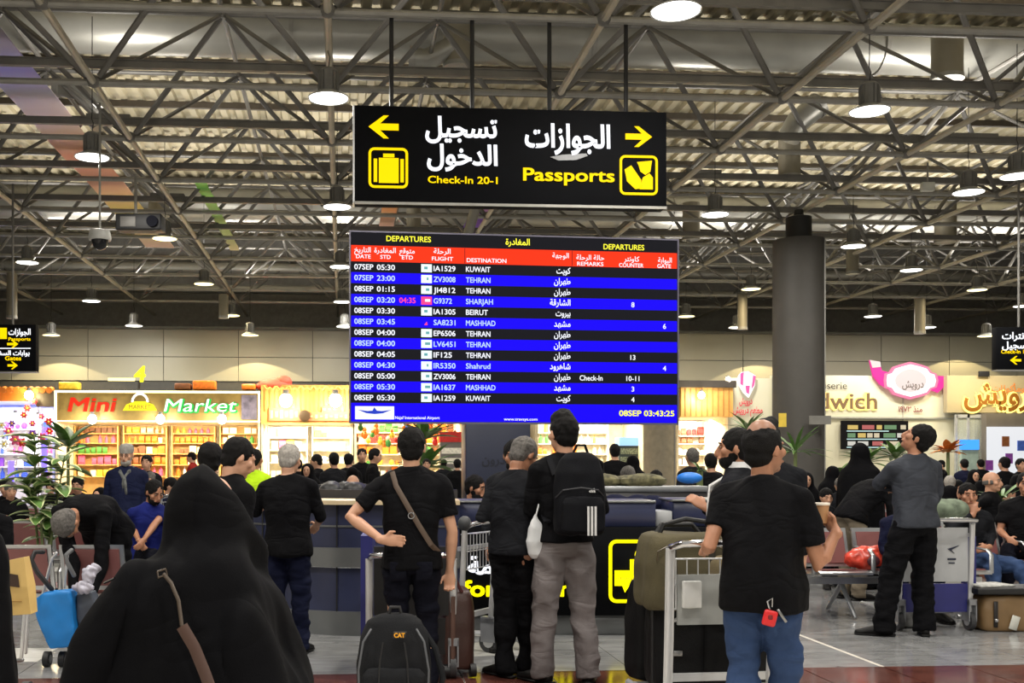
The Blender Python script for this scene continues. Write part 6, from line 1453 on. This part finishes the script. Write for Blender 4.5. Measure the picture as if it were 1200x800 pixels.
tr = trolley('luggage trolley with a white and blue panel behind the man with folded arms', w=.62, hh=.92); tr.location = W((1101-CX)*U(9.05), 9.15); tr.rotation_euler[2] = -YAW+.04
a = MB(); a.prism([(.10, .70), (.20, .73), (.13, .69), (.16, .66)], -.045, -.036); a.prism([(.10, .62), (.17, .62), (.17, .605), (.10, .605)], -.045, -.036); a.prism([(.11, .585), (.16, .585), (.16, .575), (.11, .575)], -.045, -.036); a.build('bird_mark', mat('mark_navy', C(30, 36, 60), .5), tr)
MB().b2((.29, .05, .30), (.40, .09, .80)).build('side_panel', blue_t, tr)
o = MB().ell((0, 0, .09), (.24, .15, .10)).ell((.12, 0, .10), (.14, .14, .09)).build('folded_blanket', mat('blanket_grey_green', C(104, 116, 98), .9, 0, .5, 12), None, True, at(1100, 607, 9.3)+Vector((0, 0, -.02))); tag(o, 'grey green blanket bundle on top of the right trolley', 'blanket')
tr = trolley('silver luggage trolley with dark round knobs behind the strap wearer', False, .46, .98, True); tr.location = W((556-CX)*U(7.9), 7.9); tr.rotation_euler[2] = -YAW+1.0
tr = trolley('luggage trolley with chrome handle and blue side, in front of the strap wearer', True, .56, .80); tr.location = W((482-CX)*U(7.1), 7.15); tr.rotation_euler[2] = -YAW
MB().b2((-.34, .0, .12), (-.26, .5, .95)).build('side_panel', blue_t, tr)
for ch in tr.children:
    if ch.name.startswith('advert_panel') or ch.name.startswith('lower_panel'): ch.data = ch.data.copy(); ch.data.materials[0] = black_metal
tr = trolley('luggage trolley loaded with suitcases beside the man in blue jeans', False, .56, 1.0); tr.location = W((842-CX)*U(5.6), 5.6); tr.rotation_euler[2] = -YAW+.12
MB().b2((-.24, -.045, .60), (.24, -.03, .86)).build('mesh_panel', mat('panel_grey', C(150, 152, 150), .5, .2), tr); rbox('clip_box', (.10, .03, .14), (-.17, -.06, .76), mat('clip_white', C(200, 200, 198), .5), tr, .006)
# ================================================================== BAGS
olive = mat('olive_canvas', C(76, 69, 46), 0.85, 0, .15, 5, .35, 160)
def softbag(name, p, size, m, label, cat, rz=0, tilt=0, vox=.014, wr=.007, taper=.92):
    r = empty(name, p, -YAW+rz, label, cat); w, d, h = size; mb = MB(); rs = []
    for t, k in ((0, .86), (.04, .96), (.15, 1.0), (.6, .99), (.88, taper), (.97, taper*.9), (1.0, taper*.75)):
        rs.append([Vector((w/2*k*math.copysign(abs(math.cos(q))**.42, math.cos(q)), d/2*k*math.copysign(abs(math.sin(q))**.42, math.sin(q)), h*t)) for q in [2*PI*i/32 for i in range(32)]])
    mb.rings(rs); skinned('bag_body', mb, m, r, vox, 3, wr, 8); return r
def handle_loop(r, pts, rad, m, name='handle'): mb = MB(); mb.tube(pts, rad, 8); return mb.build(name, m, r, True)
g = softbag('duffel_bag', at(797, 711, 6.0), (.47, .40, .42), olive, 'olive canvas travel bag on top of the black suitcase on the trolley', 'bag', .12)
handle_loop(g, [(-.15, -.06, .40), (-.12, -.07, .47), (0, -.08, .50), (.14, -.08, .48), (.19, -.08, .40)], .014, black_metal); handle_loop(g, [(-.12, .08, .40), (-.08, .08, .46), (.1, .08, .46), (.15, .08, .40)], .014, black_metal)
handle_loop(g, [(-.20, -.19, .28), (-.2, -.2, .33), (-.12, -.205, .37), (.1, -.205, .37), (.19, -.2, .33), (.20, -.19, .28)], .006, mat('zip_bronze', C(70, 60, 40), .4), 'zip')
mb = MB(); mb.tube([(-.11, -.198, .02), (-.11, -.203, .22), (-.11, -.19, .35)], [(.018, .005)]*3, 8, flat=(1, 0, 0)); mb.tube([(.11, -.198, .02), (.11, -.203, .22), (.11, -.19, .35)], [(.018, .005)]*3, 8, flat=(1, 0, 0)); mb.build('webbing', mat('webbing_dark', C(38, 34, 24), .7), g, True)
g = softbag('duffel_bag', at(858, 712, 5.95), (.40, .36, .30), mat('olive_tan', C(104, 92, 66), .85, 0, .2, 6, .3, 160), 'tan side bag beside the olive travel bag, behind the trolley handle', 'bag', .12)
bs = mat('suitcase_black', C(11, 11, 13), .65, 0, .15, 6, .25, 160, spec=.2)
g = softbag('suitcase', W((792-CX)*U(6.1), 6.1, .17), (.33, .44, .55), bs, 'upright black suitcase on the trolley under the olive bag', 'suitcase', -.1)
handle_loop(g, [(-.04, -.225, .40), (.0, -.25, .43), (.06, -.25, .43), (.10, -.225, .40)], .010, mat('handle_white_trim', C(170, 170, 170), .5))
rbox('lock_plate', (.05, .012, .03), (-.02, -.225, .22), steel, g, .003, 1)
for x in (-.13, .0): f = MB(); t2 = MB(); wheel(f, t2, (x-.05, -.20, -.03), .035); f.build('wheel', black_metal, g, True)
MB().tube([(-.16, -.23, .02), (-.16, -.235, .5)], .008, 6).build('corner_piping', black_metal, g)
g = softbag('suitcase', W((765-CX)*U(6.45), 6.45, .14), (.30, .26, .60), bs, 'black hard suitcase leaning at the left side of the loaded trolley', 'suitcase', .2)
for x in (-.14, .1): f = MB(); t2 = MB(); wheel(f, t2, (x, -.15, -.05), .05); f.build('wheel', black_metal, g, True)
g = softbag('suitcase', W((852-CX)*U(6.05), 6.05, .15), (.42, .40, .52), bs, 'black suitcase in the shade behind the trolley upright', 'suitcase', .1)
# black rucksack on the floor
rp = empty('rucksack', W((462-CX)*U(5.75), 5.75), -YAW, 'big black rucksack with a small yellow emblem standing on the floor at the front', 'rucksack')
pm_ = mat('rucksack_charcoal', C(23, 24, 27), 0.8, 0, 0.12, 6, 0.4, 200, spec=.2)
rucksack(rp, Vector((0, 0, 0.12)), .40, .26, .51, pm_)
softm = MB(); softm.b2((-.17, -.12, .04), (.17, .12, .14)); softm.build('base_frame', black_metal, rp)
handle_loop(rp, [(-.12, -.10, .56), (-.16, -.14, .5), (-.185, -.15, .35), (-.18, -.15, .2)], .006, mat('zip_grey', C(84, 86, 90), .4), 'zip'); handle_loop(rp, [(.12, -.10, .56), (.16, -.14, .5), (.185, -.15, .35), (.18, -.15, .2)], .006, mat('zip_grey', C(84, 86, 90), .4), 'zip')
for x in (-.055, .055): handle_loop(rp, [(x, -.155, .50), (x*1.3, -.175, .40), (x*1.5, -.172, .2)], .005, black_metal, 'seam')
mb = MB(); mb.prism([(-.005, .525), (.062, .525), (.068, .555), (0, .555)], -.176, -.150); mb.build('emblem_patch', mat('emblem_dark', C(30, 28, 26), .6), rp)
lettering('emblem', [('CAT', .024, 0.031, .529, 'c', .05, 0, .058)], [mat('emblem_yellow', C(240, 170, 40), .5)], rp, (0, -.178, 0))
handle_loop(rp, [(-.03, -.02, .62), (-.02, -.02, .665), (.03, -.02, .665), (.04, -.02, .62)], .010, black_metal, 'grab_loop')
handle_loop(rp, [(.15, .0, .55), (.22, -.05, .45), (.26, -.05, .3), (.24, -.06, .16)], .016, pm_, 'strap')
# brown wheeled bag in the hand
g = softbag('wheeled_bag', W((533-CX)*U(7.3), 7.3, .05), (.23, .38, .53), mat('brown_leatherette', C(66, 42, 36), .45, 0, .2, 4, .2, 90), 'dark brown soft case held by the strap wearer, beside the trolley', 'suitcase', .15)
mb = MB(); mb.tube([(-.09, -.14, .50), (-.085, -.15, .60), (-.03, -.15, .62), (.02, -.15, .52)], .012, 8); mb.build('handle', mat('maroon_grip', C(84, 34, 32), .5), g, True)
mb = MB(); mb.tube([(-.05, -.20, .05), (-.05, -.205, .50)], [(.015, .004)]*2, 8, flat=(1, 0, 0)); mb.build('strap', mat('brown_light', C(96, 70, 60), .5), g, True)
for x in (-.09, .09): f = MB(); t2 = MB(); wheel(f, t2, (x, -.17, .0), .045); f.build('wheel', black_metal, g, True)
# white plastic bag on the arm
wb = empty('plastic_bag', W((628-CX)*U(6.93), 6.93, EYE+(HY-655)*U(6.93)), -YAW, 'white plastic bag hanging from the wrist of the rucksack wearer', 'bag')
mb = MB(); mb.rings([[Vector((rx*math.cos(a), ry*math.sin(a), z)) for a in [2*PI*i/20 for i in range(20)]] for z, rx, ry in ((0, .03, .02), (.03, .055, .04), (.12, .065, .05), (.2, .05, .035), (.27, .02, .015), (.30, .012, .01))]); pwm = mat('white_plastic', C(214, 216, 218), .3, 0, .08, 8); skinned('bag_body', mb, pwm, wb, .008, 2, .006, 22)
handle_loop(wb, [(0, 0, .28), (.02, .0, .36), (.05, .03, .40)], .006, pwm)
# red bag on the bench
rb2 = empty('plastic_bag', W((1014-CX)*U(10.0), 9.98, .445), -YAW, 'shiny red and orange plastic bag lying on the near maroon bench', 'bag')
mb = MB(); mb.ell((0, 0, .10), (.19, .12, .11)); mb.ell((.12, 0, .13), (.09, .09, .09)); mb.ell((-.1, 0, .09), (.1, .1, .08)); skinned('bag_body', mb, mat('red_orange_plastic', C(206, 70, 52), .25, 0, .6, 9), rb2, .012, 1, .012, 20)
mb = MB(); mb.ell((.02, -.115, .08), (.06, .02, .05)); mb.build('dark_print', mat('print_dark', C(70, 30, 40), .5), rb2, True)
handle_loop(rb2, [(.10, 0, .2), (.14, 0, .25), (.17, 0, .2)], .008, mat('red_plastic', C(200, 50, 44), .3))
# brown satchel on the floor at right + black case on it
g = softbag('leather_bag', W((1176-CX)*U(9.2), 9.2, .0), (.50, .30, .31), mat('tan_brown_leather', C(122, 96, 62), .5, 0, .15, 4), 'brown leather bag on the floor at the right edge beside the trolley', 'bag')
for x in (-.15, .15): rbox('buckle_strap', (.035, .012, .22), (x, -.155, .15), mat('strap_black', C(30, 26, 24), .5), g, .004, 1); rbox('buckle', (.03, .012, .03), (x, -.168, .10), chrome, g, .004, 1)
rbox('hanging_tag', (.07, .008, .12), (.0, -.17, .08), mat('tag_white', C(200, 200, 190), .5), g, .003, 1, (0, .3, 0))
o = rbox('folder_case', (.62, .34, .055), W((1176-CX)*U(9.2), 9.2, .345), black_metal, None, .01, 2, (0, 0, -YAW)); tag(o, 'flat black case lying on top of the brown leather bag', 'case')
o = rbox('newspaper', (.34, .24, .018), W((1158-CX)*U(9.2), 9.2, .384), mat('paper_print', C(180, 180, 176), .7, 0, .35, 30), None, .003, 1, (0, 0, .15)); tag(o, 'folded newspaper on the flat black case at the right edge', 'newspaper')
# grey bag behind the trolley wheels, shoes
o = softbag('cloth_bag', W((1062-CX)*U(9.3), 9.35, 0), (.22, .2, .16), mat('grey_print_cloth', C(120, 120, 118), .8, 0, .5, 14), 'small grey cloth bag on the floor between the legs of the man with folded arms', 'bag', vox=.014)
# ================================================================== LEFT: PUSHCHAIR, WHEELCHAIR, PAPER BAG
pc_ = empty('pushchair', W((98-CX)*U(7.6), 7.6), -YAW, 'folding pushchair with a bright blue cloth bag over its side, at left', 'pushchair')
def tb(name, pts, r, m, par=pc_): mb = MB(); mb.tube(pts, r, 8, True); return mb.build(name, m, par, True)
pu = lambda px, py, dy=0: Vector(((px-98)*U(7.6), dy, EYE+(HY-py)*U(7.6)))
tb('frame_tube', [pu(44, 700, .1), pu(58, 655, .05), pu(66, 648, 0)], .012, alu); tb('frame_tube', [pu(70, 690, .1), pu(74, 650, .1)], .010, alu)
tb('hooped_handle', [pu(66, 688, -.1), pu(52, 668, -.14), pu(45, 654, -.14), pu(48, 645, -.12), pu(56, 645, -.1)], .018, black_metal)
tb('hooped_handle', [pu(92, 672, -.1), pu(86, 656, -.14), pu(85, 648, -.14), pu(90, 643, -.12)], .016, mat('grip_grey', C(100, 102, 104), .5)); tb('frame_tube', [pu(60, 690, -.05), pu(100, 752, -.1), pu(104, 760, -.1)], .011, alu)
tb('frame_tube', [pu(120, 700, 0), pu(112, 740, -.1), pu(98, 758, -.1)], .010, alu); tb('frame_tube', [pu(66, 690, 0), pu(66, 745, .2), pu(70, 768, .2)], .010, black_metal)
bluem = mat('blue_nylon', C(18, 118, 192), .5, 0, .12, 5)
mb = MB(); P1 = [pu(46, 700, -.12), pu(62, 691, -.2), pu(93, 688, -.2), pu(95, 705, -.2), pu(97, 751, -.18), pu(68, 756, -.18), pu(54, 722, -.2)]
mb.add(P1+[p+Vector((0, .16, .0)) for p in P1], [tuple(range(7)), tuple(range(13, 6, -1))]+[(k, k+7, (k+1) % 7+7, (k+1) % 7) for k in range(7)])
skinned('blue_bag', mb, bluem, pc_, .012, 3, .006, 12)
mb = MB(); P1 = [pu(94, 694, -.12), pu(112, 690, -.12), pu(119, 712, -.1), pu(116, 735, -.1), pu(97, 745, -.1)]
mb.add(P1+[p+Vector((0, .14, .0)) for p in P1], [tuple(range(5)), tuple(range(9, 4, -1))]+[(k, k+5, (k+1) % 5+5, (k+1) % 5) for k in range(5)])
skinned('grey_bag', mb, mat('grey_nylon', C(70, 76, 86), .5), pc_, .012, 3, .004, 12)
for px, py in ((60, 772), (96, 765), (78, 768)):
    f, t2 = MB(), MB(); c = pu(px, py, -.08 if px < 90 else .05); c.z = .055; wheel(f, t2, c, .055); wo = f.build('wheel', black_metal, pc_, True); t2.build('hub', steel, wo)
mb = MB(); mb.ell(pu(112, 672, -.14), (.05, .03, .07)); mb.ell(pu(106, 685, -.16), (.07, .03, .04)); mb.ell(pu(117, 664, -.12), (.03, .03, .035))
skinned('crumpled_bag', mb, mat('clear_plastic', C(176, 174, 188), .3, 0, .35, 20), pc_, .008, 1, .020, 34)
g = softbag('rolled_blanket', at(82, 785, 7.6)*1, (.0, .0, .0), black_metal, 'x', 'x') if False else None
pb_ = empty('paper_bag', W((24-CX)*U(5.6), 5.6, EYE+(HY-720)*U(5.6)), -YAW, 'yellow brown paper bag with a dark square print at the left edge', 'bag')
pk_ = mat('kraft_yellow', C(206, 172, 104), .7, 0, .1, 5)
mb = MB(); h_ = 68*U(5.6); w_ = 32*U(5.6)
mb.rings([[(-w_*.5, -.05, 0), (w_*.5, -.05, .01), (w_*.5, .05, .01), (-w_*.5, .05, 0)], [(-w_*.52, -.06, h_*.5), (w_*.40, -.06, h_*.5), (w_*.40, .06, h_*.5), (-w_*.52, .06, h_*.5)], [(-w_*.40, -.04, h_*.94), (w_*.22, -.04, h_*1.0), (w_*.22, .04, h_), (-w_*.40, .04, h_*.94)]]); mb.build('bag_body', pk_, pb_)
MB().add([(-.055, -.064, .16), (.02, -.064, .15), (.01, -.060, .215), (-.05, -.060, .225)], [(0, 1, 2, 3)]).build('dark_print', mat('print_brown', C(60, 42, 30), .6), pb_); MB().b2((-.04, -.066, .075), (.03, -.062, .079)).build('print_line', mat('print_ochre', C(150, 110, 50), .6), pb_)
wc = empty('wheeled_walker', W((24-CX)*U(6.2), 6.2), -YAW, 'thin wheeled frame cut off at the left edge beside the paper bag', 'walker')
pw = lambda px, py, dy=0: Vector(((px-24)*U(6.2), dy, EYE+(HY-py)*U(6.2)))
tb('frame_tube', [pw(29, 715), pw(25, 770)], .011, alu, wc); tb('frame_tube', [pw(10, 715, .3), pw(8, 775, .3)], .011, alu, wc); tb('cross_tube', [pw(12, 775, .02), pw(26, 773)], .012, steel, wc)
f, t2 = MB(), MB(); c = pw(31, 772); c.z = .085; wheel(f, t2, c, .085); wo = f.build('wheel', mat('tyre_grey', C(60, 60, 62), .6), wc, True); t2.build('hub', steel, wo)
p_s = Person('person in dark clothes and trainers seated on the near left bench, mostly hidden', -12, 9.0, 170, 1.62, K_black, K_black, skin_dark, hair_black, 'long', vox=.018, seat=.42, lean=8, shoes=shoe_grey)
# big dark bag on trolley at left background
g = softbag('travel_bag', W((202-CX)*U(13.5), 13.5, .72), (.34, .3, .26), K_navy, 'big dark navy bag on a trolley left of the foreground woman', 'bag', vox=.02)
tr2 = copy_tree(tr, W((202-CX)*U(13.5), 13.4), -YAW+1.2, 'far luggage trolley under the dark navy bag at left')
# ================================================================== PLANTS
leaf_g = mat('leaf_green', C(88, 122, 60), .45, 0, .35, 9); leaf_c = mat('leaf_cream_edge', C(206, 214, 160), .45, 0, .15, 9); stem_m = mat('stem_green', C(104, 116, 70), .6)
def leaf_mesh(name, L, w, var=True, droop=.35, n=8):
    mb = MB(); rs = []
    for i in range(n+1):
        t = i/n; ww = w*math.sin(PI*min(1, t*.96+.02))**.8; y = L*t; z = -droop*L*t*t; c = .25*ww
        rs.append([(-ww, y, z+c), (-ww*.68, y, z+c*.55), (0, y, z), (ww*.68, y, z+c*.55), (ww, y, z+c)])
    o = 0
    for r in rs: mb.v += r
    for i in range(n):
        for k in range(4):
            mb.f.append([i*5+k, i*5+k+1, (i+1)*5+k+1, (i+1)*5+k]); mb.m.append(1 if var and k in (0, 3) else 0)
    return mb.mesh(name, [leaf_g, leaf_c], True)
def pot(r, rad, h, m): MB().lathe([(rad*.75, 0), (rad, h), (rad*1.06, h), (rad*1.06, h-.04), (rad*.9, h-.05)], n=28).build('pot', m, r, True); MB().lathe([(rad*.9, h-.06), (rad*.9, h-.05)], n=20).build('soil', mat('soil', C(50, 38, 30), .9), r)
pl = empty('variegated_plant', W((52-CX)*U(10.5), 10.5), -YAW, 'tall potted plant with green and cream leaves at the left', 'plant')
pot(pl, .24, .42, mat('pot_white', C(190, 188, 182), .5))
rd = random.Random(3); lm = [leaf_mesh('leaf', .30, .085), leaf_mesh('leaf', .26, .075), leaf_mesh('leaf', .22, .062)]
for (sx, sy, top, n_, lean_) in ((-.08, 0, 1.72, 30, -.02), (.07, .03, 1.50, 24, .12), (.0, -.08, 1.28, 20, -.16), (.03, .08, .95, 12, .1)):
    mb = MB(); mb.tube([(sx*.5, sy*.5, .38), (sx, sy, .8), (sx+lean_, sy, top)], [.016, .013, .006], 8); mb.build('stem', stem_m, pl, True)
    for i in range(n_):
        t = .45+.55*(i+.5)/n_; z = .38+(top-.38)*t; x = sx+lean_*max(0, (z-.8)/(top-.8)); a = i*2.4+rd.random()*.5
        o = link('leaf', lm[(i*7+i//3) % 3], pl, (x, sy, z)); o.rotation_euler = (rd.uniform(.0, .75)-.25*(1-t), 0, a); o.scale = (rd.uniform(.85, 1.2),)*3
def rosette(name, px, py, D, n_, L, w, label, up=.9, m=None, ht=None):
    p = at(px, py, D); r = empty(name, (p.x, p.y, 0), -YAW, label, 'plant'); base = p.z
    if base > .5:
        MB().lathe([(.25, 0), (.3, base*.45), (.26, base*.45)], n=20).build('pot', mat('pot_terracotta', C(120, 70, 50), .7), r, True); MB().tube([(0, 0, base*.4), (0, 0, base)], .04, 8).build('stem', stem_m, r, True)
    me = leaf_mesh('leaf', L, w, False, .3); rd = random.Random(px)
    for i in range(n_):
        o = link('leaf', me, r, (0, 0, base)); o.rotation_euler = (rd.uniform(.1, 1.25)*up, 0, i*2.4)
    return r
rosette('dracaena_plant', 932, 530, 23, 26, .75, .04, 'spiky green plant in front of the thick pillar'); rosette('agave_plant', 876, 505, 30, 20, .75, .05, 'dark spiky plant above the bearded man')
rosette('dracaena_plant', 498, 515, 25, 24, .8, .10, 'tall green plant among the toys right of the strap wearer'); rosette('palm_plant', 500, 548, 22, 22, .7, .10, 'lower bushy green plant right of the strap wearer')
rosette('palm_plant', 1015, 543, 28, 22, .7, .09, 'green plant below the menu screen, left'); rosette('palm_plant', 1050, 537, 28, 22, .65, .09, 'green plant below the menu screen, right'); rosette('palm_plant', 985, 556, 27, 14, .5, .08, 'green plant low left of the menu screen')
rosette('agave_plant', 1174, 585, 13.2, 18, .42, .022, 'small spiky plant between the seated people at right'); rosette('dracaena_plant', 80, 524, 26, 20, .8, .14, 'dark leafy plant in front of the flower shop')
rosette('palm_plant', 820, 552, 12.8, 10, .16, .014, 'tiny lime green sprig by the rear ledge of the counter')
of = rosette('dried_flowers', 1111, 530, 26, 26, .42, .11, 'orange dried flower bunch right of the man with folded arms'); om = mat('petal_orange', C(196, 124, 56), .6, 0, .3, 9)
me = leaf_mesh('petal', .42, .10, False, .3); me.materials.clear(); me.materials.append(om)
for ch in of.children:
    if ch.name.startswith('leaf'): ch.data = me; ch.name = 'petal'
finalize()
